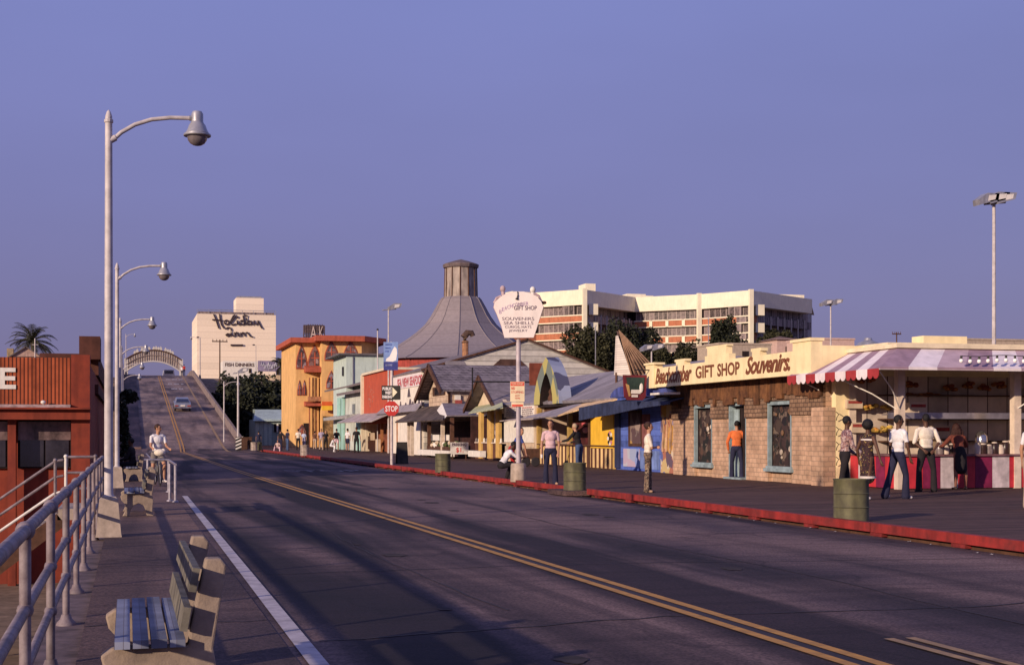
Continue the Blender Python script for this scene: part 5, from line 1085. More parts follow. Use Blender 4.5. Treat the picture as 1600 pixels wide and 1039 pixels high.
for k in range(60): b.ell((17.4+r.uniform(0,.5), y1+(y0-y1)*r.random(), .80+r.uniform(0,.22)), (.16,.22,.13), 4, k%3)
b.build('produce', [cart, mat('leafy_produce', (.10,.13,.05), .8, .3), white], q); b = MB(); b.box(17.35, 18.1, y1, y0, .55, .80); b.build('tray', brownw, q)
y0, zq = onX(704.5, 16.4); x0, _ = onY(704, y0); x1, _ = onY(732, y0)
q = thing('parking_sign', (x0, y0, D), 'white parking price board with red one dollar figure in front of the produce stand', 'sign'); b = MB(); b.box(x0, x1, y0, y0+.05, ZZ(709.5,zq), ZZ(691,zq)); bd = b.build('board', white, q)
for x in (x0+.1, x1-.15): b = MB(); b.box(x, x+.05, y0+.052, y0+.1, D, 1.0); b.build('leg', brownw, q)
w_ = x1-x0; text('PARKING', w_*.8, .17, (x0+w_*.08, y0-.002, ZZ(697,zq)), UX, UZ, prd, bd, bold=.03, depth=.008); text('$1.', w_*.42, .28, (x0+w_*.3, y0-.002, ZZ(707.5,zq)), UX, UZ, mat('sign_red', (.6,.03,.03), .7, .05), bd, bold=.015, depth=.008)
# ------------------------------------------------------------------ big gabled shed with the seafood wall
t = thing('gabled_shed', (25, 95, D), 'large grey clapboard shed with broad gable, and a white seafood sign wall towards the road', 'shed')
shx, shy = 25.3, 90.0; rz, ez = 7.75, 5.65
clap = lines('grey_clapboard', (.47,.43,.39), (.27,.245,.23), .38, .12, 'Z', .85, .5, .2)
b = MB(); b.prism([(18.45,D),(32.8,D),(32.8,5.1),(shx,rz-.05),(18.45,ez-.02)], 'y', shy, shy+.3); b.build('gable_wall', clap, t)
sroof = mat('shed_roof_felt', (.205,.165,.17), .9, .18, .5, .2)
b = MB(); b.slab((18.25,shy-.1,ez),(18.25,137,ez),(shx,137,rz),(shx,shy-.1,rz),.14); b.slab((shx+.002,shy-.1,rz),(shx+.002,137,rz),(33.3,137,4.85),(33.3,shy-.1,4.85),.14); b.build('roof', sroof, t)
b = MB(); b.slab((18.2,shy-.16,ez+.04),(18.2,shy-.03,ez+.04),(shx,shy-.03,rz+.04),(shx,shy-.16,rz+.04),.12); b.slab((shx+.002,shy-.16,rz+.04),(shx+.002,shy-.03,rz+.04),(33.3,shy-.03,4.89),(33.3,shy-.16,4.89),.12); b.build('bargeboard', brownw, t)
xa, zq = onY(770, shy); xb, _ = onY(823, shy); b = MB(); b.prism([(xa,ZZ(571.5,zq)),(xb,ZZ(571.5,zq)),(xb-.5,ZZ(561,zq)),(xa+.5,ZZ(561,zq))], 'y', shy-.05, shy-.002); b.build('gable_vent', mat('vent_brown', (.10,.05,.04), .9, .2), t)
b = MB(); b.box(18.3, 18.5, shy+.31, 101, D, ez-.05); b.build('seafood_wall', mat('white_wall', (.74,.66,.58), .85, .1), t)
b = MB(); b.box(18.24, 18.299, 90.4, 99.6, ez-1.0, ez-.18); sw = b.build('sign_band', mat('pale_pink_band', (.72,.62,.62), .8, .08), t)
ya1, z1 = onX(621, 18.24); ya2, _ = onX(663, 18.24)
text('SEA VIEW SEAFOODS', ya1-ya2, .62, (18.236, ya1, 4.72), NY, UZ, mat('faded_red_letters', (.50,.10,.12), .8, .1), sw, bold=.03, depth=.01)
for pxq, h0, h1, wv in ((639,607,620,.5),(626,627,634,.25),(634,629,634,.35),(641,623,634,.5),(645,627,634,.4),(655,622,634,.4),(659,626,634,.25)):
    yq, zq = onX(pxq, 18.28); b = MB(); b.prism([(yq-wv,ZZ(h1,zq)),(yq+wv,ZZ(h1,zq)),(yq+wv*.3,ZZ(h0,zq)),(yq-wv*.2,ZZ(h0,zq))], 'x', 18.26, 18.299); b.build('painted_shape', mat('mural_grey', (.13,.10,.12), .8, .3), t)
xpanel(18.3, 617, 625, 605, 624, dark, 'vent_window', t, .04)
b = MB(); b.slab((17.9,90.2,3.0),(17.6,104,2.95),(18.35,104,3.55),(18.35,90.2,3.6),.06); b.build('fascia_roof', gaw, t)
# smoke pipe on the roof
x0, y0 = at(727, 99); q = thing('smoke_pipe', (x0,y0,6.3), 'rusty curved smoke pipe with hooded top on the shed roof', 'chimney pipe')
b = MB(); b.tube([(x0,y0,ZZ(552,99)-.6),(x0,y0,ZZ(533,99))], .22, 10); b.build('pipe', mat('pipe_orange', (.42,.20,.10), .7, .3, 4), q)
b = MB(); zc_ = ZZ(526,99); b.tube([(x0-.02,y0,ZZ(535,99)),(x0-.08,y0,ZZ(526,99)),(x0+.15,y0,ZZ(520,99)),(x0+.45,y0,ZZ(520,99)),(x0+.55,y0,ZZ(525,99))], .29, 10, r2=.18); smooth_angle(b.build('hood', mat('pipe_rust_dark', (.13,.075,.055), .8, .3, 4), q), 60)
# ------------------------------------------------------------------ red walled shop, recess, pale green buildings, orange arcade
t = thing('red_shop', (18.3, 106, D), 'shop with an upper brick red wall and slanting grey awning over its front', 'shop')
rw = mat('brick_red_wall', (.46,.085,.04), .85, .15, 1.5, col2=(.38,.07,.04))
b = MB(); b.box(18.2, 22.5, 101.01, 112.8, 2.3, 6.15); b.build('upper_wall', rw, t)
b = MB(); b.box(18.0, 22.6, 112.81, 113.3, D, 6.2); b.box(18.0, 22.4, 101.0, 112.8, 6.151, 6.32); b.build('corner_pilaster', mat('cream_trim', (.68,.58,.44), .8, .1), t)
b = MB()
for k in range(26): a = random.uniform(0,6.28); r_ = random.random()**.5; b.ell((18.19, 109.2+1.6*r_*math.cos(a), 4.5+.9*r_*math.sin(a)), (.006,.09,.07), 4)
b.build('faded_emblem', mat('emblem_faded', (.52,.22,.16), .8, .2), t)
b = MB(); b.box(19.3, 22, 101.01, 112.79, D, 2.29); b.build('lower_wall', mat('rust_front', (.26,.08,.045), .85, .4, 1.2), t)
for px in (572,596,606,621): yq,_ = onX(px, 18.3); b = MB(); b.box(18.25, 18.42, yq-.12, yq+.12, D, 2.5); b.build('post', mat('orange_post', (.38,.15,.06), .8, .2) if px != 572 else M['cream_trim'], t)
b = MB(); b.slab((16.7,100.5,2.42),(16.5,116,2.45),(18.18,116,3.15),(18.18,100.5,3.05),.08); b.build('awning', mat('pale_grey_awning', (.42,.36,.37), .8, .25, .9), t)
b = MB(); yq,_=onX(580,18.8); b.box(18.6,19,yq-.5,yq+.5,1.0,1.6); b.build('vending_box', cart, t); b = MB(); yq,_=onX(590,18.8); b.box(18.7,19,yq-.4,yq+.4,D,1.1); b.build('vending_box', cart, t)
b = MB(); b.box(19.2, 19.35, 90.6, 101, D, 2.9); q = b.build('recess_wall', mat('tan_recess', (.30,.20,.14), .85, .5, 1.0), t)
b = MB(); 
for k,(px,w_) in enumerate(((622,.5),(628,.35),(648,.5),(656,.4))): yq,_=onX(px,18.6); b.box(18.5,18.8,yq-w_,yq+w_,D,(1.9,1.5,1.3,1.0)[k],k%2)
b.build('crates', [cart, mat('orange_panel', (.45,.20,.06), .8, .2)], t)
# pale green pair
pg = mat('pale_green_stucco', (.50,.58,.53), .88, .14, .9, .1, col2=(.42,.49,.46)); pgd = mat('mint_trim', (.34,.55,.50), .8, .12)
t = thing('pale_green_building', (18.3, 127, D), 'tall pale green stucco block with flat dark roof edge, left of the red wall', 'building')
ya_, za1 = onX(521, 18.3); yb2, zb1 = onX(541, 18.3); xr, _ = onY(601, yb2)
b = MB(); b.box(18.3, xr, yb2, ya_, D, 8.35); b.build('wall', pg, t)
b = MB(); b.box(17.6, xr+.2, yb2-.35, ya_+.3, 8.351, 8.5); b.build('roof_edge', mat('flat_roof_edge', (.14,.12,.13), .8, .2), t)
b = MB(); b.tube([(18.9,yb2-.06,8.2),(18.9,yb2-.06,5.2)], .06, 6); b.build('downpipe', mat('pipe_grey_blue', (.16,.16,.22), .7, .1), t)
b = MB(); yq,_=onX(537,18.3); b.box(18.2,18.298,yq-.2,yq+.4,6.6,7.4); b.build('vent', black, t)
b = MB(); b.slab((17.3,ya_-.3,2.95),(17.3,yb2-6,3.0),(18.6,yb2-6,3.25),(18.6,ya_-.3,3.2),.25); b.build('door_hood', mat('hood_greyish', (.40,.38,.38), .8, .2), t)
t = thing('mint_shop', (18.25, 118, D), 'lower mint and white building between the tall pale green block and the red wall', 'building')
b = MB(); b.box(18.22, 22.8, 113.31, yb2-.01, D, 5.15); b.build('wall', mat('mint_white_wall', (.55,.57,.52), .88, .2, .8), t)
b = MB(); b.slab((17.5,113.35,5.0),(17.5,yb2+.5,5.0),(22.8,yb2+.5,6.0),(22.8,113.35,6.0),.22); b.build('roof', mat('mint_shop_roof', (.22,.18,.19), .85, .2), t)
for px in (530.5, 537): yq,_=onX(px,18.2); b = MB(); b.box(18.05, 18.218, yq-.55, yq+.55, D, 4.7); b.build('pilaster', pgd, t)
yq,_=onX(553,18.2); b = MB(); b.box(18.15,18.218,yq-.6,yq+.6,3.2,4.0); b.build('window', mat('grey_window', (.20,.22,.24), .4, .2), t)
yq,_=onX(562,18.2); b = MB(); b.box(18.15,18.218,yq-1.6,yq+1.6,D,2.6); b.build('doorway', pgd, t)
# orange arcade building: a set back left block and a projecting right block with chamfered corner
OY0, OY1, OTZ = 147.0, 145.4, 10.85
xa1, za1 = onY(462, OY0); xb1, _ = onY(506, OY0); xa2, za2 = onY(502.5, OY1); x_d, _ = onY(565, OY1)
orange = mat('orange_stucco', (.74,.43,.17), .85, .12, .8, .1); otrim = mat('terracotta_trim', (.44,.10,.055), .8, .15); owin = patches('arcade_glazing', [(.10,.06,.07),(.19,.11,.11),(.06,.04,.05),(.26,.20,.22),(.13,.06,.06)], 2.4)
t = thing('orange_arcade', (xa1, 147, D), 'three storey orange building with pointed arch windows and terracotta roof edge', 'building')
b = MB(); b.box(xa1, xb1+2, OY0, OY0+14, D, OTZ); b.prism([(xa2,OY1),(x_d,OY1),(x_d+2.3,OY1+3.2),(x_d+2.3,158),(xa2,158)], 'z', D, OTZ+.1); b.build('wall', orange, t)
b = MB(); b.box(xa1-.6, xb1+2, OY0-.9, OY0+14.4, OTZ+.001, OTZ+.5); b.prism([(xa2-.7,OY1-.9),(x_d+.2,OY1-.9),(x_d+3.1,OY1+2.9),(x_d+3.1,158),(xa2-.7,158)], 'z', OTZ+.102, OTZ+.66); b.build('roof_edge', otrim, t)
def archwin(pa_, pb_, ptop, pbot, Yf, trim=1.2):
    x0, zq = onY(pa_, Yf); x1, _ = onY(pb_, Yf); z0, z1 = ZZ(pbot, zq), ZZ(ptop, zq); par_ = t
    for nm, gx, gz, mm, d in (('window_surround', trim*zq/F, trim*zq/F, otrim, .06), ('window', 0, 0, owin, .10)):
        w = (x1-x0)/2+gx; cx_ = (x0+x1)/2; a, c = z0-gz, z1+gz*1.7; h = c-a; n = 9
        side = [(w*(1-(q/n)**1.55), a+h*(.22+.78*q/n)) for q in range(n+1)]
        p = [(cx_-w, a), (cx_+w, a)]+[(cx_+x, z) for x, z in side[:-1]]+[(cx_, c)]+[(cx_-x, z) for x, z in reversed(side[:-1])]
        b = MB(); b.prism(p, 'y', Yf-d, Yf-.001); par_ = b.build(nm, mm, par_)
    b = MB(); cx_ = (x0+x1)/2; b.box(cx_-.05, cx_+.05, Yf-.13, Yf-.101, z0, z1-(z1-z0)*.3); b.box(x0+.2, x1-.2, Yf-.128, Yf-.102, z0+(z1-z0)*.4, z0+(z1-z0)*.4+.08); b.build('glazing_bar', otrim, par_)
archwin(464, 478, 540, 575, OY0, 1.7); archwin(482.5, 501, 540, 573, OY0, 1.7)
archwin(465, 470.5, 595, 617, OY0, .8); archwin(472.5, 478, 595, 617, OY0, .8); archwin(465, 478, 664, 680, OY0, .8)
archwin(508.5, 527, 534, 562, OY1, 1.7); archwin(537.5, 558, 534, 562, OY1, 1.7); archwin(510.5, 524, 581, 606, OY1)
b = MB(); b.box(xa1+.8, xa1+1.7, OY0-.05, OY0-.001, D, 2.6); b.build('doorway', dark, t)
P1 = onY(475, OY0)[0]; P2 = xa2-.02
for ya, yb in ((571, 582), (627, 634.5)):
    zq = za1; b = MB(); b.prism([(OY0-.002,ZZ(ya,zq)),(OY0-1.5,ZZ(ya+4,zq)),(OY0-1.5,ZZ(yb,zq)),(OY0-.002,ZZ(yb,zq))], 'x', P1, P2); b.build('balcony_roof', otrim, t)
b = MB(); b.box(P1+.5, P2, OY0-.12, OY0-.002, ZZ(621,za1), ZZ(590,za1)); b.box(P1+.5, P2, OY0-.12, OY0-.002, D, ZZ(636,za1)); b.build('bay_panel', mat('arcade_bay', (.30,.12,.07), .85, .3, 2), t)
for k in range(5):
    x_ = P1+.75+(P2-P1-1.0)*k/4
    for ya, yb in ((621, 590), (692, 637)): b = MB(); b.box(x_-.11, x_+.11, OY0-.5, OY0-.13, ZZ(ya,za1) if ya < 690 else D, ZZ(yb,za1)); b.build('column', (orange, mat('terracotta_rail', (.46,.20,.10), .8, .3))[k % 2], t)
b = MB(); b.box(P1+.3, P2, OY0-1.4, OY0-.6, ZZ(627,za1), ZZ(620,za1)); b.build('balcony_rail', M['terracotta_rail'], t)
x0,_=onY(503,144.8); x1,_=onY(519,144.8); b = MB(); b.box(x0, x1, 144.7, 144.9, ZZ(634,145.4), ZZ(627.5,145.4)); sb = b.build('sign_board', mat('sign_orange_red', (.70,.13,.03), .7, .1), t); b = MB(); b.box(x0, x1, 144.65, 144.92, ZZ(641,145.4), ZZ(634.1,145.4)); b.build('sign_band', mat('sign_yellow', (.85,.50,.04), .7, .08), sb)
b = MB(); b.box(xa2+.1, xa2+1.3, OY1-.3, OY1-.001, D, ZZ(650,145.4)); b.build('shop_recess', mat('yellow_recess', (.40,.24,.10), .8, .5, 2.2), t)
# framework letters on its roof
x0, zq = onY(478, 149); x1,_ = onY(507, 149); z0, z1 = OTZ+.505, ZZ(506.5, zq)
q = thing('rooftop_sign', (x0, 149, z0), 'dark lattice framework with pale open letters on the orange building roof', 'rooftop sign')
lat = mat('lattice_brown', (.10,.065,.07), .8, .3)
b = MB()
for y in (149, 151):
    for k in range(9): x = x0+(x1-x0)*k/8; b.tube([(x,y,z0),(x,y,z1-.15*(k in (0,8)))], .055, 4)
    for k in range(6): z = z0+(z1-z0)*(k+.5)/6; b.tube([(x0,y,z),(x1,y,z)], .05, 4)
b.prism([(x0-.05,z0+.75),(x1+.05,z0+.75),(x1+.1,z1),(x0-.1,z1)], 'y', 150, 150.6); b.build('lattice', lat, q)
text('A', (x1-x0)*.34, z1-z0-.25, (x0+(x1-x0)*.22, 148.9, z0+.05), UX, UZ, mat('pale_letter', (.52,.42,.38), .7, .1), q, depth=.03)
text('K', (x1-x0)*.24, z1-z0-.25, (x0+(x1-x0)*.7, 148.9, z0+.05), UX, UZ, M['pale_letter'], q, depth=.03)
# ------------------------------------------------------------------ road-side signs
x, y = at(612, 63.5)
t = thing('stop_sign', (x, y, D), 'white post carrying a red stop sign, black parking arrow board and blue sail banner', 'sign post')
sz = 63.5; b = MB(); b.tube([(x,y,D),(x,y,ZZ(534,sz))], .065, 8); smooth_angle(b.build('pole', mat('white_pole', (.62,.52,.50), .6, .2, 6), t))
fw = Vector((-sn, -cs, 0)); U = Vector((cs, -sn, 0))
def fac(px0, px1, py0, py1, zc, m, name, parent, t_=.02, off=.07, pts=None):
    """a flat sign board facing the camera side of the pier, at its pole"""
    P = lambda px, py, o: Vector(((Vector(at(px, zc)+(ZZ(py, zc),)))))+fw*o
    cs_ = pts or [(px0,py1),(px1,py1),(px1,py0),(px0,py0)]
    n = len(cs_); b = MB(); b.add([P(a,c,off) for a,c in cs_]+[P(a,c,off-t_) for a,c in cs_], [tuple(range(n)), tuple(range(2*n-1,n-1,-1))]+[(i,(i+1)%n,n+(i+1)%n,n+i) for i in range(n)])
    return b.build(name, m, parent)
def ftext(s, px0, px1, py0, py1, zc, m, parent, off=.075, **k):
    o = Vector(at(px0, zc)+(ZZ(py1, zc),))+fw*off; return text(s, (px1-px0)/F*zc, (py1-py0)/F*zc, o, U, UZ, m, parent, depth=.003, **k)
oc = [(611.8+12.2*math.cos(rad(22.5+45*k)), 638.3+12.2*math.sin(rad(22.5+45*k))) for k in range(8)]
sp = fac(0,0,0,0, sz, mat('stop_red', (.50,.03,.025), .5, .08), 'stop_panel', t, pts=oc); ftext('STOP', 602.3, 621.5, 634, 643, sz, mat('sign_white', (.8,.74,.72), .6, .04), sp, bold=.02)
ap = fac(596.5, 626, 602.5, 624.5, sz, mat('sign_black', (.025,.022,.02), .6, .1), 'arrow_panel', t, off=.08); SW = M['sign_white']
ftext('PUBLIC', 598, 612.5, 604.8, 609.6, sz, SW, ap, .085, bold=.04); ftext('WEST', 602, 612.5, 611.2, 616, sz, SW, ap, .085, bold=.04); ftext('PARKING', 597.8, 612.5, 617.6, 622.4, sz, SW, ap, .085, bold=.04)
fac(0,0,0,0, sz, mat('arrow_cream', (.8,.72,.52), .6, .05), 'arrow', ap, .004, .085, pts=[(613.5,605),(621,612.8),(613.5,621)])
bn = fac(599.5, 622, 534.5, 565.5, sz, mat('banner_light_blue', (.20,.29,.56), .7, .2, 3), 'banner', t, off=.08); fac(599.5, 622, 565.6, 578.5, sz, mat('banner_navy', (.05,.06,.26), .7, .2, 3), 'banner_base', t, off=.08)
fac(0,0,0,0, sz, SW, 'sail', bn, .004, .086, pts=[(603,564.5),(604,560.5),(609,557),(614,546),(617,541.5),(620,545),(620.8,552),(619,563),(614,565.3)])
for r_ in range(3): fac(602, 613-r_*2.5, 537.5+r_*5.2, 540+r_*5.2, sz, mat('banner_mid_blue', (.10,.15,.42), .7, .3, 8), 'banner_wave', bn, .003, .084)
fac(602.5, 613.5, 569, 572, sz, mat('banner_pale_marks', (.24,.26,.50), .7, .5, 14), 'banner_marks', bn, .003, .084)
# crab shaped gift shop sign
x, y = at(810, 41.5); cz = 41.5
t = thing('crab_sign', (x, y, D), 'white crab shell shaped gift shop sign high on a pole with a concrete base', 'sign post')
b = MB(); b.lathe((x,y,D), [(.23,0),(.235,.02),(.225,.50),(.20,.54),(.04,.55)], 18); smooth_angle(b.build('concrete_base', conc, t))
b = MB(); b.tube([(x,y,D+.5),(x,y,ZZ(535,cz))], .068, 10); b.tube([(x,y,ZZ(640,cz)),(x,y,ZZ(530,cz))], .058, 10); smooth_angle(b.build('pole', mat('pole_purple_grey', (.50,.42,.45), .5, .2, 5), t))
shell = [(788.5,528.5),(783.5,510),(777,493),(771.5,481),(773,473),(779,467.5),(785,462.5),(795,458),(806,456.3),(818,456.5),(828,459),(838,463.5),(845,471),(849,480),(846.5,488),(842,502),(838,515),(833.5,528)]
sg = fac(0,0,0,0, cz, mat('crab_white', (.78,.68,.64), .7, .06, 3), 'panel', t, .16, .16, pts=shell)
fac(0,0,0,0, cz, mat('sign_edge_pink', (.45,.27,.27), .8, .1), 'panel_edge', t, .02, -.003, pts=[(a+(a-810)*.02, c-.4) for a, c in shell])
for px_e, py_e, m_ in ((785.5, 451.5, mat('crab_eye_pink', (.55,.40,.42), .6, .2)), (832.5, 453, white)):
    p = Vector(at(px_e, cz)+(ZZ(py_e,cz),)); b = MB(); b.ell(tuple(p), (.085,.085,.10), 7); b.tube([p, p+Vector((.0 if px_e > 800 else .02,0,-.28))], .055, 8); b.build('crab_eye', m_, t, smooth=True)
for pts_ in (((772,474),(776,466),(783,463)), ((846,472),(842,463),(835,459))):
    b = MB(); b.tube([Vector(at(a,cz)+(ZZ(c,cz),))+fw*.05 for a,c in pts_], .04, 6); b.build('crab_claw', M['crab_eye_pink'], t)
b = MB(); p = Vector(at(807.5, cz)+(ZZ(468,cz),))+fw*.2; b.tube([p+Vector((.02,0,.2)), p+Vector((.03,0,.1)), p], .016, 5); b.tube([p+Vector((.02,0,.2)), Vector(at(809,cz)+(ZZ(457,cz),))], .014, 5); b.ell(tuple(p), (.05,.03,.025), 5); b.build('hook_lamp', black, t)
b = MB(); p = Vector(at(850, cz)+(ZZ(473,cz),)); b.ell(tuple(p), (.08,.08,.05), 5); b.tube([p, Vector(at(845,cz)+(ZZ(478,cz),))], .025, 5); b.build('spot_lamp', brownw, t)
mag = mat('sign_violet_letters', (.42,.27,.46), .7, .2)
ftext('GIFT SHOP', 803, 838.5, 478.5, 485.3, cz, mat('sign_dark_letters', (.12,.07,.12), .7, .1), sg, .165, bold=.01)
for s_, a_, b_, c_, d_ in (('SOUVENIRS',784.5,834.5,496.3,501.3),('SEA SHELLS',787,833,503,507.8),('CURIOS, HATS',789,830,509.5,514),('JEWELRY',795,824,515.6,520)):
    ftext(s_, a_, b_, c_, d_, cz, M['sign_dark_letters'], sg, .165, bold=.0)
for k, ch in enumerate('BEACHCOMBER'):
    a = k/10; pxk = 780+42*a; pyk = 488-13*a**.6-1.5*math.sin(3.1*a)
    if k < 7: ftext(ch, pxk, pxk+3.6, pyk-3, pyk+3, cz, mag, sg, .165)
    else: ftext(ch, pxk, pxk+3.4, pyk-2.5, pyk+3, cz, mag, sg, .165)
p = fac(797.2, 819.5, 596.3, 627.5, cz, mat('parking_cream', (.74,.60,.40), .7, .08), 'tow_panel', t, .01, .09)
fac(797.8, 818.9, 597, 603, cz, mat('tow_red', (.65,.06,.04), .7, .08), 'red_band', p, .003, .094); ftext('TOW-AWAY', 799, 817.8, 598.3, 601.6, cz, M['parking_cream'], p, .0965, bold=.02)
ftext('NO', 799, 804.5, 604.5, 609, cz, M['tow_red'], p, .0935, bold=.03); ftext('STOPPING', 798.6, 818, 611, 614.6, cz, M['tow_red'], p, .0935); ftext('ANY', 804.5, 812, 617, 619.4, cz, M['tow_red'], p, .0935); ftext('TIME', 804, 812.5, 621, 623.4, cz, M['tow_red'], p, .0935)
p = fac(799, 818, 628.2, 635.5, cz, M['parking_cream'], 'small_panel', t, .01, .09); fac(800, 817, 632, 635, cz, M['tow_red'], 'red_band', p, .003, .094)
# ------------------------------------------------------------------ drums used as litter bins
can_m = mat('mossy_green_drum', (.145,.135,.07), .7, .35, 5, .3, col2=(.085,.075,.05)); can_w = mat('whitewashed_drum', (.42,.33,.28), .8, .3, 5)
def drum(x, y, m, lab, z=D, s=1.0, dark_rim=True):
    t = thing('litter_drum', (x,y,z), lab, 'litter bin', 'oil drum litter bins along the kerb'); r = .285*s; h = .68*s
    b = MB(); b.lathe((x,y,z), [(r,0),(r,.01),(r*.985,.03),(r*.985,h*.32),(r*1.03,h*.335),(r*.985,h*.35),(r*.985,h*.64),(r*1.03,h*.655),(r*.985,h*.67),(r*.985,h-.03),(r*1.03,h-.015),(r*1.03,h),(r*.93,h),(r*.93,h-.4*s)], 24); smooth_angle(b.build('shell', m, t), 50)
    b = MB(); b.lathe((x,y,z+h-.12), [(r*.92,0),(.01,.04)], 16); b.build('liner', dark, t); return t
x, y = at(1330, 22.9); drum(x, y, can_m, 'nearest mossy green drum by the red kerb, in front of the striped stand')
x, y = at(898, 35.5); drum(x, y, can_m, 'mossy green drum standing in the gap of the red kerb, middle of the picture')
x, y = at(692, 51.5); drum(x, y, can_m, 'smaller looking green drum by the kerb, in front of the produce stand')
x, y = at(476, 90); drum(x, y, can_w, 'whitish drum at the kerb in front of the orange building')
x, y = at(397, 118); drum(x, y, can_w, 'whitish drum at the foot of the ramp, left of another one')
x, y = at(404, 119); drum(x, y, can_m, 'greenish drum at the foot of the ramp, right of the whitish one')
# striped barricade post at the foot of the ramp
x, y = at(374, 124); t = thing('striped_bollard', (x,y,0.0), 'black and white diagonally striped marker board at the foot of the ramp', 'bollard')
m = lines('dummy', (.1,.1,.1), (0,0,0), 1) if 0 else None
b = MB(); b.box(x-.32, x+.32, y, y+.12, .0, 1.25); b.build('board', black, t)
b = MB()
for k in range(4): z = .12+k*.3; b.add([(x-.321,y-.006,z),(x+.321,y-.006,z+.28),(x+.321,y-.006,min(1.25,z+.42)),(x-.321,y-.006,z+.14)], [(0,1,2,3)])
b.build('stripes', white, t, recalc=False)
for k,(px,lab) in enumerate(((380,'left'),(385,'middle'),(391,'right'))):
    x, y = at(px, 122+k*3); t = thing('post_barrier', (x,y,D), 'dark short post at the foot of the ramp, %s of three' % lab, 'post', 'dark posts at the ramp foot'); b = MB(); b.box(x-.14,x+.14,y,y+.2,D,1.15); b.box(x-.18,x+.18,y-.03,y+.23,1.151,1.22); b.build('post_body', brownw, t)
# A-frame board leaning near the stop sign
x, y = at(628, 66); t = thing('sandwich_board', (x,y,D), 'dark folding board standing open just right of the stop sign post', 'sandwich board')
b = MB(); b.slab((x-.25,y-.3,D),(x+.25,y-.3,D),(x+.25,y,1.15),(x-.25,y,1.15),.04); b.slab((x-.25,y+.3,D),(x+.25,y+.3,D),(x+.25,y+.01,1.15),(x-.25,y+.01,1.15),.04); b.build('board', mat('board_dark_green', (.04,.035,.03), .8, .3), t)
# push cart and chair at the snack bar
x, y = at(826, 60.5); t = thing('handcart', (x,y,D), 'handcart with dark wheels parked under the snack bar low panel', 'cart')
b = MB(); b.box(x-.1,x+.5,y,y+.5,.45,.9); b.tube([(x+.5,y+.1,.9),(x+.8,y+.1,1.1)], .03, 5); b.build('box', brownw, t)
for dx in (-.12, .3): b = MB(); b.lathe((x+dx,y-.06,D+.2), [(.17,0),(.2,.02),(.2,.05),(.17,.07)], 16, axis='y'); b.build('wheel', mat('tyre', (.03,.025,.03), .8, .2), t)
# ------------------------------------------------------------------ car on the ramp
x, _, = 6.0, 0; y = 168.0
t = thing('car', (x, y, ramp_z(y)), 'pale grey blue sedan driving up the ramp, seen from behind', 'car'); slp = (ramp_z(y+2)-ramp_z(y-2))/4
def cz_(yy_, z): return ramp_z(y)+(yy_-y)*slp+z
def sec(prof, w, m, name, inset=0, par=None):
    b = MB(); n = len(prof)
    vs = [(x-w*ww, y+yy_, cz_(y+yy_, z)) for yy_, z, ww in prof]+[(x+w*ww, y+yy_, cz_(y+yy_, z)) for yy_, z, ww in prof]
    b.add(vs, [tuple(range(n)), tuple(range(2*n-1,n-1,-1))]+[(i,(i+1)%n,n+(i+1)%n,n+i) for i in range(n)]); o = b.build(name, m, par or t)
    bv = o.modifiers.new('b','BEVEL'); bv.width = .06; bv.segments = 2; return o
carm = mat('car_paint', (.22,.23,.29), .3, .1, 2, metal=.2, spec=.6)
sec([(-2.4,.32,.95),(-2.45,.62,1),(-2.3,.92,1),(-1.2,.98,1),(1.0,.98,1),(2.3,.86,.98),(2.5,.6,.95),(2.45,.32,.92)], .93, carm, 'body')
sec([(-1.7,.94,.9),(-1.15,1.40,.74),(.4,1.43,.74),(1.15,.97,.88)], .93, carm, 'cabin')
b = MB(); b.add([(x-.72,y-1.66,cz_(y-1.66,1.02)),(x+.72,y-1.66,cz_(y-1.66,1.02)),(x+.60,y-1.24,cz_(y-1.24,1.36)),(x-.60,y-1.24,cz_(y-1.24,1.36))], [(0,1,2,3)]); b.build('rear_window', mat('car_glass', (.02,.025,.06), .1, .1, spec=.9), t, recalc=False)
b = MB(); b.box(x-.95,x+.95,y-2.58,y-2.44,cz_(y-2.5,.40),cz_(y-2.5,.52)); b.build('bumper', chrome, t)
for s_ in (-1,1):
    b = MB(); b.box(x+s_*.5,x+s_*.88,y-2.49,y-2.43,cz_(y-2.45,.60),cz_(y-2.45,.74)); b.build('tail_light', mat('tail_red', (.30,.04,.03), .3, .1), t)
b = MB(); b.box(x-.25,x+.25,y-2.49,y-2.45,cz_(y-2.45,.62),cz_(y-2.45,.76)); b.build('number_plate', white, t)
for sx_ in (-.82, .82):
    for yy_ in (-1.45, 1.5): b = MB(); b.lathe((x+sx_-.1, y+yy_, cz_(y+yy_,.32)), [(.30,0),(.32,.03),(.32,.17),(.30,.2)], 14, axis='x'); wl = b.build('wheel', M['tyre'], t); b = MB(); b.lathe((x+sx_-.115, y+yy_, cz_(y+yy_,.32)), [(.17,0),(.17,.23)], 10, axis='x'); b.build('hubcap', chrome, wl)
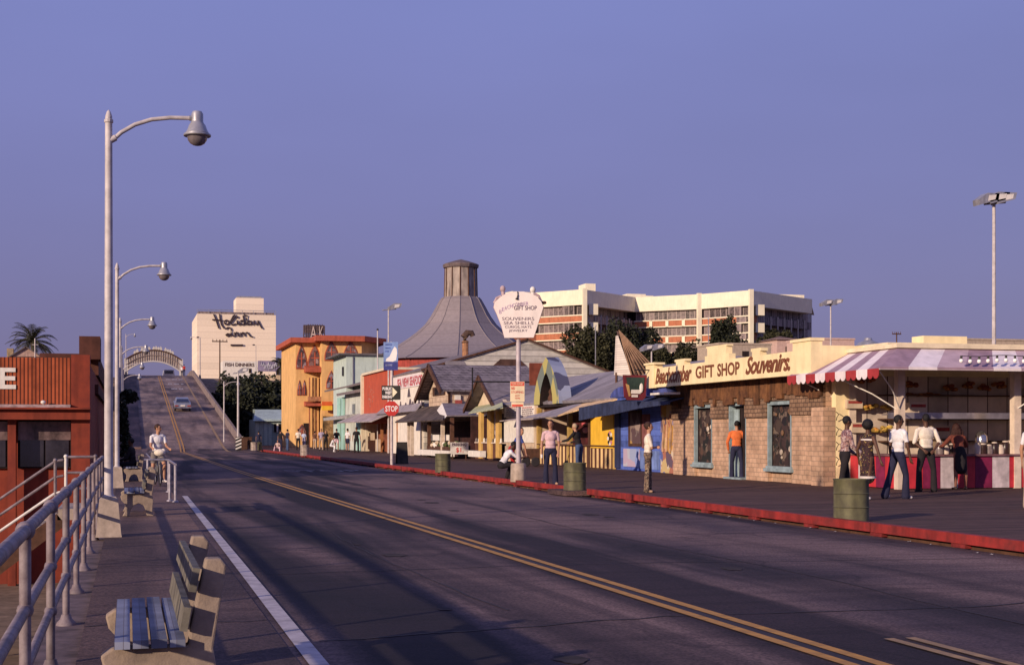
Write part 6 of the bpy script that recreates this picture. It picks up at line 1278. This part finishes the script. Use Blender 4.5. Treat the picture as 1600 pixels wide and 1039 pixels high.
# ------------------------------------------------------------------ people
HI = True
def capm(b, a, c, ra, rc, n=12):
    a, c = Vector(a), Vector(c); d = c-a; L_ = d.length
    if L_ < 1e-5: return b.ell(tuple(a), (ra,)*3, 8)
    q = Vector((0,0,1)).rotation_difference(d/L_); pr = []
    for i in range(6): t = math.pi/2*i/5; pr.append((ra*math.sin(t), -ra*math.cos(t)))
    for i in range(6): t = math.pi/2*i/5; pr.append((rc*math.cos(t), L_+rc*math.sin(t)))
    vs = []; k = len(pr)
    for r, z in pr:
        r = max(r, 1e-4)
        for j in range(n): an = 2*math.pi*j/n; vs.append(a+q@Vector((r*math.cos(an), r*math.sin(an), z)))
    b.add(vs, [(i*n+j, i*n+(j+1)%n, (i+1)*n+(j+1)%n, (i+1)*n+j) for i in range(k-1) for j in range(n)]+[tuple(range(n)), tuple(range((k-1)*n, k*n))])
def ellm(b, c, r, R):
    t = MB(); t._ell((0,0,0), r, 9, 0); c = Vector(c); b.add([c+R@Vector(v) for v in t.v], t.f)
def V(*a): return Vector(a)
skin_d = mat('dark_skin', (.10,.045,.028), .55, .1, 8); skin_l = mat('tanned_skin', (.42,.21,.13), .55, .1, 8)
hair_k = mat('black_hair', (.012,.009,.010), .7, .3, 30, .6); hair_b = mat('brown_hair', (.05,.02,.012), .7, .3, 30, .6); hair_y = mat('fair_hair', (.45,.32,.20), .7, .2, 30, .6)
def cloth(name, c, **k): return mat('cloth_'+name, c, .9, .16, 7, 1.0, **k)
eye_m = mat('eye_dark', (.02,.015,.015), .3, .1)
def person(loc, hd, h, label, top, bot, skin, hair, shoe, P=None, sleeve='short', fine=True, hairstyle='short', flare=.07, build=1.0, legs='trousers', hip=None, thing_name='person', hem=.55):
    """loc: ground point; hd: heading in degrees clockwise from 'facing away'; P: pose overrides"""
    P = P or {}; g = lambda k, d: Vector(P.get(k, d)); s = h/1.76
    lean = rad(P.get('lean', 2)); sl = P.get('slean', 0)
    T = Matrix.Rotation(-lean, 3, 'X') @ Matrix.Rotation(rad(sl), 3, 'Y')
    thL, thR = g('thL', (-.05,.02,-1)).normalized(), g('thR', (.05,.02,-1)).normalized()
    shL, shR = g('shL', (-.01,-.03,-1)).normalized(), g('shR', (.01,-.03,-1)).normalized()
    hL, hR = V(-.09,0,0), V(.09,0,0)
    kL, kR = hL+thL*.43, hR+thR*.43; aL, aR = kL+shL*.42, kR+shR*.42
    zmin = min(aL.z, aR.z)-.085; off = V(0,0,-zmin)
    if 'seat' in P: off = V(0,0,P['seat']+.10)
    hL, hR, kL, kR, aL, aR = [p+off for p in (hL,hR,kL,kR,aL,aR)]; pel = off
    up = T@V(0,0,1); R = T
    chest = pel+up*.36; neck = pel+up*.53; sL, sR = neck+T@V(-.185*build,0,-.06), neck+T@V(.185*build,0,-.06)
    hdv = g('head', (0,.03,1)).normalized(); head = neck+up*.07+hdv*.125
    uL, uR = g('uaL', (-.16,-.04,-1)).normalized(), g('uaR', (.16,-.04,-1)).normalized()
    fL, fR = g('faL', (-.04,.16,-1)).normalized(), g('faR', (.04,.16,-1)).normalized()
    eL, eR = sL+uL*.29, sR+uR*.29; wL, wR = eL+fL*.25, eR+fR*.25
    pr = []                                         # (type, data, material index)  0 top 1 bottom 2 skin 3 shoe
    E = lambda c, r, m, R_=R: pr.append(('e', Vector(c), Vector(r), R_, m)); K = lambda a, c, ra, rc, m: pr.append(('c', Vector(a), Vector(c), ra, rc, m))
    bw = build
    E(chest+T@V(0,0,.02), (.175*bw,.118*bw,.17), 0); E(pel+up*.2, (.148*bw,.108*bw,.15), 0); E(pel+up*.02, (.165*bw,.118*bw,.12), 1)
    E(pel+up*.10, (.155*bw,.113*bw,.055), 0 if legs != 'dress' else 0)
    K(neck+T@V(-.13*bw,0,-.035), neck+T@V(.13*bw,0,-.035), .062, .062, 0)
    K(neck+up*-.03, head-hdv*.04, .055, .050, 2)
    Rh = Vector((0,0,1)).rotation_difference(hdv).to_matrix() @ Matrix.Rotation(rad(P.get('turn', 0)), 3, 'Z')
    E(head+Rh@V(0,0,.015), (.074,.092,.105), 2, Rh); E(head+Rh@V(0,.028,-.05), (.055,.062,.065), 2, Rh)
    E(head+Rh@V(0,.098,-.01), (.013,.02,.026), 2, Rh)
    for sg in (-1,1): E(head+Rh@V(.075*sg,-.005,0), (.012,.022,.032), 2, Rh)
    for sg, S_, E_, W_, u_, f_ in ((-1,sL,eL,wL,uL,fL),(1,sR,eR,wR,uR,fR)):
        if sleeve == 'long': K(S_, E_, .060, .050, 0); K(E_, W_-f_*.02, .050, .040, 0); K(W_-f_*.03, W_, .028, .026, 2)
        elif sleeve == 'none': K(S_, E_, .050, .036, 2); K(E_, W_, .037, .024, 2)
        else:
            q = S_.lerp(E_, hem); K(S_, q, .055, .047, 0); K(q, E_, .043, .037, 2); K(E_, W_, .038, .025, 2)
        n_ = f_.cross(V(0,1,0) if abs(f_.y) < .8 else V(1,0,0)).normalized(); m_ = f_.cross(n_).normalized()
        if m_.y < 0: m_ = -m_
        K(W_, W_+f_*.075+n_*.014, .024, .021, 2); K(W_, W_+f_*.075-n_*.014, .024, .021, 2)
        if fine:
            for j, (o_, l_) in enumerate(((-.033,.062),(-.011,.074),(.011,.078),(.033,.068))):
                p0 = W_+f_*.085+n_*o_; p1 = p0+(f_*.8+m_*.35*0+V(0,0,0))*l_*.55+m_*.008; p2 = p1+(f_*.6+m_*.6)*l_*.5
                K(p0, p1, .0105, .0095, 2); K(p1, p2, .0095, .0085, 2)
            K(W_+f_*.03+m_*.02, W_+f_*.075+m_*.05, .0125, .010, 2)
    for sg, H_, K_, A_, s_ in ((-1,hL,kL,aL,shL),(1,hR,kR,aR,shR)):
        if legs == 'trousers': K(H_+V(0,0,-.02), K_, .098*bw, .064, 1); K(K_, A_+s_*.03, .064, flare, 1)
        elif legs == 'shorts': K(H_+V(0,0,-.02), H_.lerp(K_,.62), .098*bw, .085, 1); K(H_.lerp(K_,.6), K_, .066, .054, 2); K(K_, K_.lerp(A_,.35)+V(0,-.02,0), .050, .054, 2); K(K_.lerp(A_,.35)+V(0,-.02,0), A_, .054, .034, 2)
        else: K(H_, K_, .085, .054, 2); K(K_, K_.lerp(A_,.35)+V(0,-.02,0), .050, .054, 2); K(K_.lerp(A_,.35)+V(0,-.02,0), A_, .054, .034, 2)
        fd = V(sg*.25, 1, 0).normalized() if 'foot' not in P else Vector(P['foot']).normalized()
        zt = V(0,0,-.048); K(A_+zt-fd*.03, A_+zt+fd*.13+V(0,0,-.008), .038, .032, 3); K(A_+zt*.3, A_+zt, .036, .038, 3)
    if legs in ('dress', 'skirt'):
        hm = P.get('hem', .56); q = (kL+kR)/2; base = pel.lerp(q, hm/.43 if hm < .43 else 1)+V(0,0,-max(0,hm-.43))
        K(pel+up*.08, pel+up*-.06, .15, .165, 1); K(pel+up*-.06, base, .165, .175, 1)
    if hip:                                          # a band at the top of a strapless dress
        pass
    b = MB()
    for p in pr:
        if p[0] == 'c': capm(b, p[1], p[2], p[3], p[4], 12 if fine else 8)
        else: ellm(b, p[1], p[2], p[3])
    me = bpy.data.meshes.new('p'); me.from_pydata([tuple(v) for v in b.v], [], b.f)
    bm = bmesh.new(); bm.from_mesh(me); bmesh.ops.recalc_face_normals(bm, faces=bm.faces); bm.to_mesh(me); bm.free()
    o = bpy.data.objects.new('p', me); C.objects.link(o)
    r = o.modifiers.new('r', 'REMESH'); r.mode = 'VOXEL'; r.voxel_size = .0115 if fine else .026
    sm = o.modifiers.new('s', 'SMOOTH'); sm.factor = .5; sm.iterations = 3 if fine else 1
    dg = bpy.context.evaluated_depsgraph_get(); dg.update(); m2 = bpy.data.meshes.new_from_object(o.evaluated_get(dg)); bpy.data.objects.remove(o); bpy.data.meshes.remove(me)
    m2.name = 'body'
    for m in (top, bot, skin, shoe): m2.materials.append(m)
    n = len(m2.polygons); ce = np.empty(n*3); m2.polygons.foreach_get('center', ce); ce = ce.reshape(-1,3); best = np.full(n, 1e9); mi = np.zeros(n, int)
    for p in pr:
        if p[0] == 'c':
            a = np.array(p[1]); d = np.array(p[2])-a; L2 = max(1e-9, d@d); t = np.clip((ce-a)@d/L2, 0, 1); dist = np.linalg.norm(ce-a-t[:,None]*d, axis=1)-(p[3]+(p[4]-p[3])*t); m = p[5]
        else:
            q = (ce-np.array(p[1]))@np.array(p[3]); rr = np.array(p[2]); k = np.linalg.norm(q/rr, axis=1); dist = (k-1)*rr.min(); m = p[4]
        w = dist < best; best[w] = dist[w]; mi[w] = m
    m2.polygons.foreach_set('material_index', mi); m2.shade_smooth()
    M4 = Matrix.Diagonal((s,s,s,1)); m2.transform(M4)
    root = thing(thing_name, loc, label, 'person'); root.rotation_euler.z = rad(-YAW-hd)
    bo = bpy.data.objects.new('body', m2); C.objects.link(bo); bo.parent = root; ORG[bo.name] = (0,0,0)
    # hair
    def setloc(mb, nm, mt, sm_=True):
        me_ = bpy.data.meshes.new(nm); me_.from_pydata([tuple(Vector(v)*s) for v in mb.v], [], mb.f); me_.materials.append(mt); me_.shade_smooth(); o_ = bpy.data.objects.new(nm, me_); C.objects.link(o_); o_.parent = bo if nm != 'hair' else root; return o_
    hb = MB(); rr = random.Random(int(h*1000+hd)); t = MB()
    rad_ = {'short':(.083,.096,.100), 'afro':(.125,.13,.125), 'bun':(.088,.102,.108), 'long':(.098,.11,.115), 'bald':(.078,.095,.09)}[hairstyle]
    cen = {'short':V(0,-.016,.034), 'afro':V(0,-.022,.048), 'bun':V(0,-.02,.03), 'long':V(0,-.03,.02), 'bald':V(0,-.02,.01)}[hairstyle]
    t._ell((0,0,0), rad_, 12 if fine else 8, 0); vs = []
    for v in t.v:
        v = Vector(v); k = 1+rr.uniform(-.03,.03)*(1.6 if hairstyle == 'afro' else 1)
        v = v*k
        if v.y > .045 and v.z < .045 and hairstyle != 'x': v.y = .045+(v.y-.045)*.2     # clear of the face
        vs.append(head+Rh@(v+cen))
    hb.add(vs, t.f)
    if hairstyle == 'bun': ellm(hb, head+Rh@V(0,-.10,.04), (.05,.045,.05), Rh)
    if hairstyle == 'long':
        for k in range(26):
            a = rr.uniform(-1.6,1.6); p0 = head+Rh@V(.09*math.sin(a), -.04-.05*math.cos(a), .02); p1 = p0+V(.05*math.sin(a)+rr.uniform(-.03,.03), -.04, -.16); p2 = p1+V(rr.uniform(-.04,.04), -.0, -rr.uniform(.08,.2)); capm(hb, p0, p1, .03, .028, 6); capm(hb, p1, p2, .028, .012, 6)
    setloc(hb, 'hair', hair)
    if fine:
        fb = MB()
        for sg in (-1,1): ellm(fb, head+Rh@V(.03*sg,.083,.012), (.013,.008,.006), Rh); ellm(fb, head+Rh@V(.03*sg,.084,.034), (.018,.007,.004), Rh)
        ellm(fb, head+Rh@V(0,.088,-.052), (.022,.008,.005), Rh); setloc(fb, 'facial_features', eye_m)
    root['_'] = 0; del root['_']
    return root, bo, {'head':head*s,'wL':wL*s,'wR':wR*s,'s':s,'pel':pel*s,'up':up,'neck':neck*s,'T':T,'fL':fL,'fR':fR,'setloc':setloc}
def P_(px, py, z=D): x, y = G(px, py, z); return (x, y, z)
navy_c = cloth('navy', (.022,.022,.055)); blk_c = cloth('black', (.018,.014,.017)); wht_c = cloth('white', (.76,.72,.74)); crm_c = cloth('cream', (.76,.66,.55)); pink_c = cloth('pink', (.66,.44,.47)); org_c = cloth('orange', (.72,.17,.05)); blu_c = cloth('blue', (.045,.07,.27)); red_c = cloth('red', (.42,.02,.02)); jean_c = cloth('denim', (.06,.09,.19)); beige_c = cloth('beige', (.42,.30,.23)); brn_c = cloth('brown', (.13,.055,.035)); lav_c = cloth('lavender', (.36,.30,.42)); gry_c = cloth('grey', (.20,.17,.17))
pat_t = patches('patterned_shirt', [(.22,.10,.10),(.42,.30,.30),(.10,.05,.07),(.30,.18,.16),(.5,.4,.38),(.14,.08,.1)], 14)
pat_p = patches('patterned_trousers', [(.06,.04,.035),(.34,.25,.17),(.12,.07,.05),(.22,.15,.10),(.04,.03,.03)], 16)
dress_m = patches('flowered_dress', [(.03,.015,.02),(.05,.02,.025),(.02,.012,.015),(.34,.24,.08),(.04,.02,.02),(.07,.03,.03),(.03,.015,.02),(.03,.02,.02)], 15)
shoe_w = mat('white_shoe', (.62,.55,.52), .6, .1); shoe_k = mat('dark_shoe', (.03,.02,.02), .5, .1); shoe_t = mat('tan_sandal', (.45,.28,.18), .6, .1)
def cup(J, side, o_=None):
    pass
p, bo, J = person(P_(860, 757), 172, 1.76, 'man in pink short sleeved shirt and dark trousers holding a white cup', pink_c, navy_c, skin_l, hair_b, shoe_t,
    {'uaR':(.22,.02,-1),'faR':(.05,.22,-1),'uaL':(-.2,-.05,-1),'faL':(.12,.25,-1),'thL':(-.10,.02,-1),'thR':(.08,.04,-1),'turn':-25}, hem=.62, flare=.085)
def held(root, J, key, kf, mb_fn, name, label, cat, m, off=(0,.03,0)):
    R_ = Matrix.Rotation(root.rotation_euler.z, 3, 'Z'); w = Vector(root.location)+R_@(J[key]+J[kf]*.09+Vector(off)); b = MB(); mb_fn(b, w); o = b.build(name, m); tag(o, label, cat); return o
held(p, J, 'wR', 'fR', lambda b, w: b.lathe((w.x,w.y,w.z-.05), [(.028,0),(.036,.10),(.032,.10),(.025,.02)], 12), 'paper_cup', 'white paper cup in the hand of the man in the pink shirt', 'cup', white, (0,.035,0))
person(P_(1012.5, 769), 92, 1.66, 'woman in cream blouse and patterned trousers standing with folded arms before the blue shop', crm_c, pat_p, skin_l, hair_b, shoe_t,
    {'uaL':(-.1,.25,-1),'faL':(.95,.5,.05),'uaR':(.1,.25,-1),'faR':(-.95,.55,.1),'thL':(-.04,.10,-1),'thR':(.04,-.06,-1),'turn':-6}, sleeve='short', hairstyle='bun', flare=.08, hem=.8)
person(P_(1151, 748), 8, 1.78, 'man in bright orange shirt standing in the gift shop doorway', org_c, navy_c, skin_l, hair_k, shoe_k,
    {'uaL':(-.35,-.02,-1),'faL':(.15,.35,-1),'uaR':(.2,.1,-1),'faR':(-.3,.6,-.5),'thL':(-.12,.05,-1),'thR':(.14,-.03,-1),'head':(.05,.18,1)}, sleeve='long', flare=.08)
x, y = at(905, 50.5)
person((x,y,D), -55, 1.76, 'fair haired person in black top and jeans behind the green drum', blk_c, jean_c, skin_l, hair_y, shoe_k,
    {'lean':16,'uaL':(-.3,.7,-.8),'faL':(.1,1,-.2),'uaR':(.2,.5,-1),'faR':(0,1,-.2),'head':(0,.25,1)}, sleeve='long', hairstyle='short', flare=.07)
x, y = at(799, 45.6)
person((x,y,D), 80, 1.70, 'person in blue top and red trousers stooping behind the crab sign pole', blu_c, red_c, skin_l, hair_b, shoe_k,
    {'lean':36,'uaL':(-.15,.3,-1),'faL':(.1,.3,-1),'uaR':(.15,.5,-1),'faR':(0,.2,-1),'head':(0,-.1,1),'thL':(-.05,.18,-1),'shL':(0,-.22,-1),'thR':(.05,.1,-1),'shR':(0,-.2,-1),'turn':-70}, flare=.07)
x, y = at(783, 43.4)
person((x,y,D), 72, 1.74, 'man in white shirt and dark trousers crouching on the boardwalk beside the crab sign base', wht_c, blk_c, skin_d, hair_k, shoe_k,
    {'lean':34,'thL':(-.25,.95,.12),'shL':(.02,-.35,-.93),'thR':(.25,.95,.05),'shR':(-.02,-.38,-.93),'uaL':(-.1,.8,-.75),'faL':(.1,.95,.1),'uaR':(.1,.85,-.7),'faR':(-.1,.95,.15),'head':(0,.55,.8)}, hem=.75)
person((*at(1320, 31.5), D), 84, 1.80, 'man in patterned brown shirt left of the woman in the strapless dress', pat_t, blk_c, skin_d, hair_k, shoe_k,
    {'lean':5,'uaL':(-.12,.15,-1),'faL':(.15,.75,-.6),'uaR':(.12,.2,-1),'faR':(-.1,.8,-.55),'thL':(-.06,.20,-1),'shL':(0,.02,-1),'thR':(.06,-.22,-1),'shR':(0,-.12,-1),'turn':8}, sleeve='long', hairstyle='afro', flare=.09) if 0 else person((*at(1320, 31.5), D), 84, 1.78, 'man in patterned brown shirt left of the woman in the strapless dress', pat_t, blk_c, skin_d, hair_k, shoe_k,
    {'lean':5,'uaL':(-.12,.15,-1),'faL':(.15,.75,-.6),'uaR':(.12,.2,-1),'faR':(-.1,.8,-.55),'thL':(-.06,.20,-1),'shL':(0,.02,-1),'thR':(.06,-.22,-1),'shR':(0,-.12,-1),'turn':8}, sleeve='long', hairstyle='short', flare=.09)
p, bo, J = person((*at(1355, 30.2), D), 60, 1.66, 'woman with a round afro in a dark flowered strapless dress walking past the stand', dress_m, dress_m, skin_d, hair_k, shoe_w,
    {'uaL':(-.4,-.15,-1),'faL':(-.1,.3,-1),'uaR':(.5,-.05,-1),'faR':(.25,.15,-1),'thL':(-.04,.22,-1),'shL':(0,.0,-1),'thR':(.04,-.14,-1),'shR':(0,-.32,-1),'hem':.40,'turn':20}, sleeve='none', hairstyle='afro', legs='dress')
b = MB(); T = J['T']; c_ = J['pel']/J['s']+T@V(0,0,.43)
for j in range(24): a = 2*math.pi*j/24; a2 = 2*math.pi*(j+1)/24; f_ = lambda a,z: c_+T@V(.181*math.cos(a), .124*math.sin(a), z); b.add([f_(a,-.02),f_(a2,-.02),f_(a2,.015),f_(a,.015)], [(0,1,2,3)])
J['setloc'](b, 'dress_band', shoe_w)
b = MB(); c2 = J['pel']/J['s']+V(0,.01,-.42)
for j in range(24): a = 2*math.pi*j/24; a2 = 2*math.pi*(j+1)/24; f_ = lambda a,z: c2+V(.19*math.cos(a), .185*math.sin(a), z); b.add([f_(a,-.02),f_(a2,-.02),f_(a2,.03),f_(a,.03)], [(0,1,2,3)])
J['setloc'](b, 'hem_band', shoe_w)
person((*at(1403, 30.7), D), 62, 1.80, 'man in white T-shirt and navy flared trousers striding past the counter', wht_c, navy_c, skin_d, hair_k, shoe_w,
    {'uaL':(-.15,-.1,-1),'faL':(-.02,.12,-1),'uaR':(.2,.1,-1),'faR':(.0,.3,-1),'thL':(-.05,-.28,-1),'shL':(0,-.34,-1),'thR':(.06,.28,-1),'shR':(0,-.02,-1),'turn':-30}, hem=.6, flare=.088)
person((*at(1447, 34.3), D), -4, 1.86, 'man in loose cream shirt with hands clasped behind his back, facing the stand', crm_c, blk_c, skin_d, hair_k, shoe_k,
    {'uaL':(-.35,-.25,-1),'faL':(.75,-.55,-.75),'uaR':(.35,-.25,-1),'faR':(-.75,-.55,-.75),'thL':(-.16,.05,-1),'thR':(.20,.0,-1)}, sleeve='short', hem=1.0, build=1.08, flare=.08)
x, y = onY(1500, 31.55)[0], 31.55
person((x, y, D), -6, 1.68, 'woman with long reddish hair and black skirt leaning over the counter', cloth('rust', (.17,.045,.03)), blk_c, cloth('bare_leg', (.22,.09,.06)), mat('dark_auburn_hair', (.045,.014,.010), .7, .3, 30, .6), shoe_k,
    {'lean':22,'uaL':(-.55,.5,-.8),'faL':(.1,.95,-.1),'uaR':(.5,.5,-.8),'faR':(0,.95,-.1),'thL':(-.1,-.06,-1),'thR':(.1,-.08,-1),'hem':.36,'head':(0,.35,1)}, sleeve='long', hairstyle='long', legs='skirt')
person((*at(1611, 26.6), D), 70, 1.74, 'person in white shirt and beige trousers cut off by the right edge of the picture', wht_c, beige_c, skin_l, gry_c, shoe_t,
    {'uaL':(-.25,-.1,-1),'faL':(-.05,.15,-1),'uaR':(.2,0,-1)}, hem=.6)
# seated dark figure on the third bench
person((.16, 48.5, .004), -90+YAW-12, 1.74, 'dark clothed person sitting on the far bench beside the second lamp post', blk_c, blk_c, skin_d, hair_k, shoe_k,
    {'seat':.46,'lean':6,'thL':(-.12,1,-.02),'shL':(0,.05,-1),'thR':(.12,1,-.02),'shR':(0,.08,-1),'uaL':(-.1,.3,-1),'faL':(.1,.9,-.3),'uaR':(.1,.3,-1),'faR':(-.1,.9,-.3)}, sleeve='long')
# bicycle and rider
bx, by = at(246, 42.5)
bk = thing('bicycle', (bx, by, .004), 'upright bicycle seen almost head on, ridden by the man in the white shirt', 'bicycle'); fr_m = mat('bike_frame', (.20,.19,.20), .4, .1); 
ha = rad(158); d_ = Vector((math.sin(rad(YAW+158)), math.cos(rad(YAW+158)), 0)); sd_ = Vector((d_.y, -d_.x, 0)); o_ = Vector((bx,by,.004))
def wheel(cn):
    w = MB(); pts_ = [cn+d_*.32*math.cos(a)+V(0,0,.32*math.sin(a)) for a in [2*math.pi*i/24 for i in range(25)]]; w.tube(pts_, .018, 6); wl = w.build('wheel', M['tyre'], bk)
    w = MB()
    for i in range(10): a = 2*math.pi*i/10; w.tube([cn, cn+d_*.3*math.cos(a)+V(0,0,.3*math.sin(a))], .004, 3)
    w.build('spokes', chrome, wl)
wheel(o_+d_*.52+V(0,0,.34)); wheel(o_-d_*.5+V(0,0,.34))
bb, st, hdp, rw_, fw_ = o_+V(0,0,.30)-d_*.05, o_-d_*.17+V(0,0,.86), o_+d_*.36+V(0,0,.86), o_-d_*.5+V(0,0,.34), o_+d_*.52+V(0,0,.34)
b = MB()
for a, c in ((bb,st),(bb,hdp-V(0,0,.1)),(st-V(0,0,.1),hdp),(rw_,bb),(rw_,st-V(0,0,.12)),(hdp,fw_)): b.tube([a,c], .016, 6)
b.build('frame', fr_m, bk)
b = MB(); b.tube([hdp, hdp+V(0,0,.14)], .014, 6); hb_ = hdp+V(0,0,.14); b.tube([hb_-sd_*.28-d_*.12, hb_-sd_*.2, hb_, hb_+sd_*.2, hb_+sd_*.28-d_*.12], .013, 6); b.build('handlebar', chrome, bk)
b = MB(); b._ell(tuple(st+V(0,0,.04)), (.09,.12,.04), 6, 0); b.build('saddle', black, bk)
b = MB(); b.tube([bb-sd_*.14, bb+sd_*.14], .012, 5); b.box(bb.x-.22,bb.x-.12,bb.y-.04,bb.y+.04,bb.z-.02,bb.z+.01); b.box(bb.x+.12,bb.x+.22,bb.y-.04,bb.y+.04,bb.z-.02,bb.z+.01); b.build('crank', chrome, bk)
bq = hdp+d_*.14+V(0,0,.12); q = thing('bundle', tuple(bq), 'pale bundle carried on the front of the bicycle', 'bundle'); b = MB(); b._ell(tuple(bq), (.17,.12,.11), 8, 0); b._ell(tuple(bq+V(.1,0,.05)), (.08,.07,.07), 6, 0); b.build('cloth_bundle', crm_c, q, smooth=True)
person((st.x+d_.x*.12, st.y+d_.y*.12, .004), 150, 1.80, 'man in white short sleeved shirt and shorts astride a bicycle on the sidewalk', wht_c, gry_c, skin_l, hair_b, shoe_w,
    {'seat':.84,'lean':8,'thL':(-.14,.55,-.8),'shL':(0,-.1,-1),'thR':(.16,.25,-1),'shR':(.0,-.02,-1),'uaL':(-.15,.4,-1),'faL':(.0,.95,-.25),'uaR':(.2,.4,-1),'faR':(.1,.95,-.2),'turn':50}, legs='shorts', hem=.6)
# far people along the shops: each built on its own, coarse because they are small
FP = [(438,692+8,118,'dark','leftmost dark clothed man of the far group before the pale shed',blk_c,navy_c,hair_k,20,1.7),
 (449,0,118,'','person in dark jacket close behind the leftmost far man, before the pale shed',navy_c,jean_c,hair_k,40,1.74),
 (466,0,122,'','far person in cream top and black trousers before the orange building entrance',crm_c,blk_c,hair_b,0,1.78),
 (475,0,120,'','far person in pale blue top standing right beside the one in black trousers',cloth('pale_blue', (.42,.46,.62)),lav_c,hair_k,200,1.62),
 (492,0,130,'','far small figure in brown in front of the orange columns',brn_c,beige_c,hair_k,10,1.6),
 (502,0,120,'','far tall figure with lavender top and pale trousers beneath the yellow sign',lav_c,beige_c,hair_k,180,1.8),
 (509,0,119,'','far figure all in black just right of the lavender one',blk_c,blk_c,hair_k,160,1.65),
 (526,0,112,'','far man in black shirt and pinkish shorts before the mint pilasters',blk_c,pink_c,hair_k,0,1.76),
 (543,0,112,'','far man in white shirt and dark shorts in front of the white mint wall',wht_c,navy_c,hair_k,30,1.78),
 (557,0,104,'','far broad man all in black at the right end of the mint building',blk_c,blk_c,hair_b,0,1.86),
 (404,0,128,'','tiny far person standing against the pale shed wall',navy_c,navy_c,hair_k,0,1.6)]
for px, _, zc, _, lab, tp, bt, hr, hd, h in FP:
    x, y = at(px, zc); sh = 'pink' in lab or 'dark shorts' in lab
    person((x,y,D), hd, h, lab, tp, bt, skin_l, hr, shoe_k, {'thL':(-.08,.12,-1),'thR':(.08,-.10,-1),'uaL':(-.25,.1,-1),'uaR':(.25,-.1,-1)}, fine=False, legs='shorts' if sh else 'trousers')
x, y = at(517, 108); person((x,y,D), 90, 1.5, 'far small person in white crouching before the mint building', wht_c, wht_c, skin_l, hair_b, shoe_w, {'lean':25,'thL':(-.2,.95,-.2),'shL':(0,-.3,-1),'thR':(.2,.95,-.2),'shR':(0,-.3,-1),'uaL':(-.1,.6,-.8),'uaR':(.1,.6,-.8)}, fine=False)
x, y = at(434, 112.5); person((x,y,.3), 180, 1.35, 'far child in pinkish clothes sitting on the red kerb, knees up', cloth('pale_pink', (.60,.42,.38)), pink_c, skin_l, hair_k, shoe_t, {'seat':.0,'thL':(-.35,.8,.3),'shL':(-.1,.35,-.9),'thR':(.35,.8,.3),'shR':(.1,.35,-.9),'uaL':(-.3,.5,-.7),'uaR':(.3,.5,-.7)}, fine=False)
for px, zc, lab, tp in ((284.5,232,'tiny person in white walking on the right side of the ramp crest',wht_c),(287.5,226,'tiny person in red on the right side of the ramp crest',red_c)):
    x, y = at(px, zc); person((x,y,ramp_z(y)+.0), 10, 1.75, lab, tp, navy_c, skin_l, hair_k, shoe_k, {}, fine=False)
# white van just past the crest
x, y = at(264, 247); z = ramp_z(y); t = thing('van', (x,y,z), 'tiny white van just beyond the ramp crest, only its upper half showing', 'van')
b = MB(); b.prism([(-.95,.35),(.95,.35),(1.0,1.0),(.85,2.0),(-.85,2.0),(-1.0,1.0)], 'y', 0, 4.2); b.v = [(a+x,c+y,e_+z) for a,c,e_ in b.v]; o = b.build('body', white, t); bv = o.modifiers.new('b','BEVEL'); bv.width = .12; bv.segments = 2
b = MB(); b.box(x-.7,x+.7,y-.03,y-.005,z+1.25,z+1.8); b.build('rear_window', glass, t)
for sx_ in (-.9,.75):
    for yy_ in (.8,3.3): b = MB(); b.lathe((x+sx_,y+yy_,z+.33), [(.33,0),(.33,.2)], 12, axis='x'); b.build('wheel', M['tyre'], t)
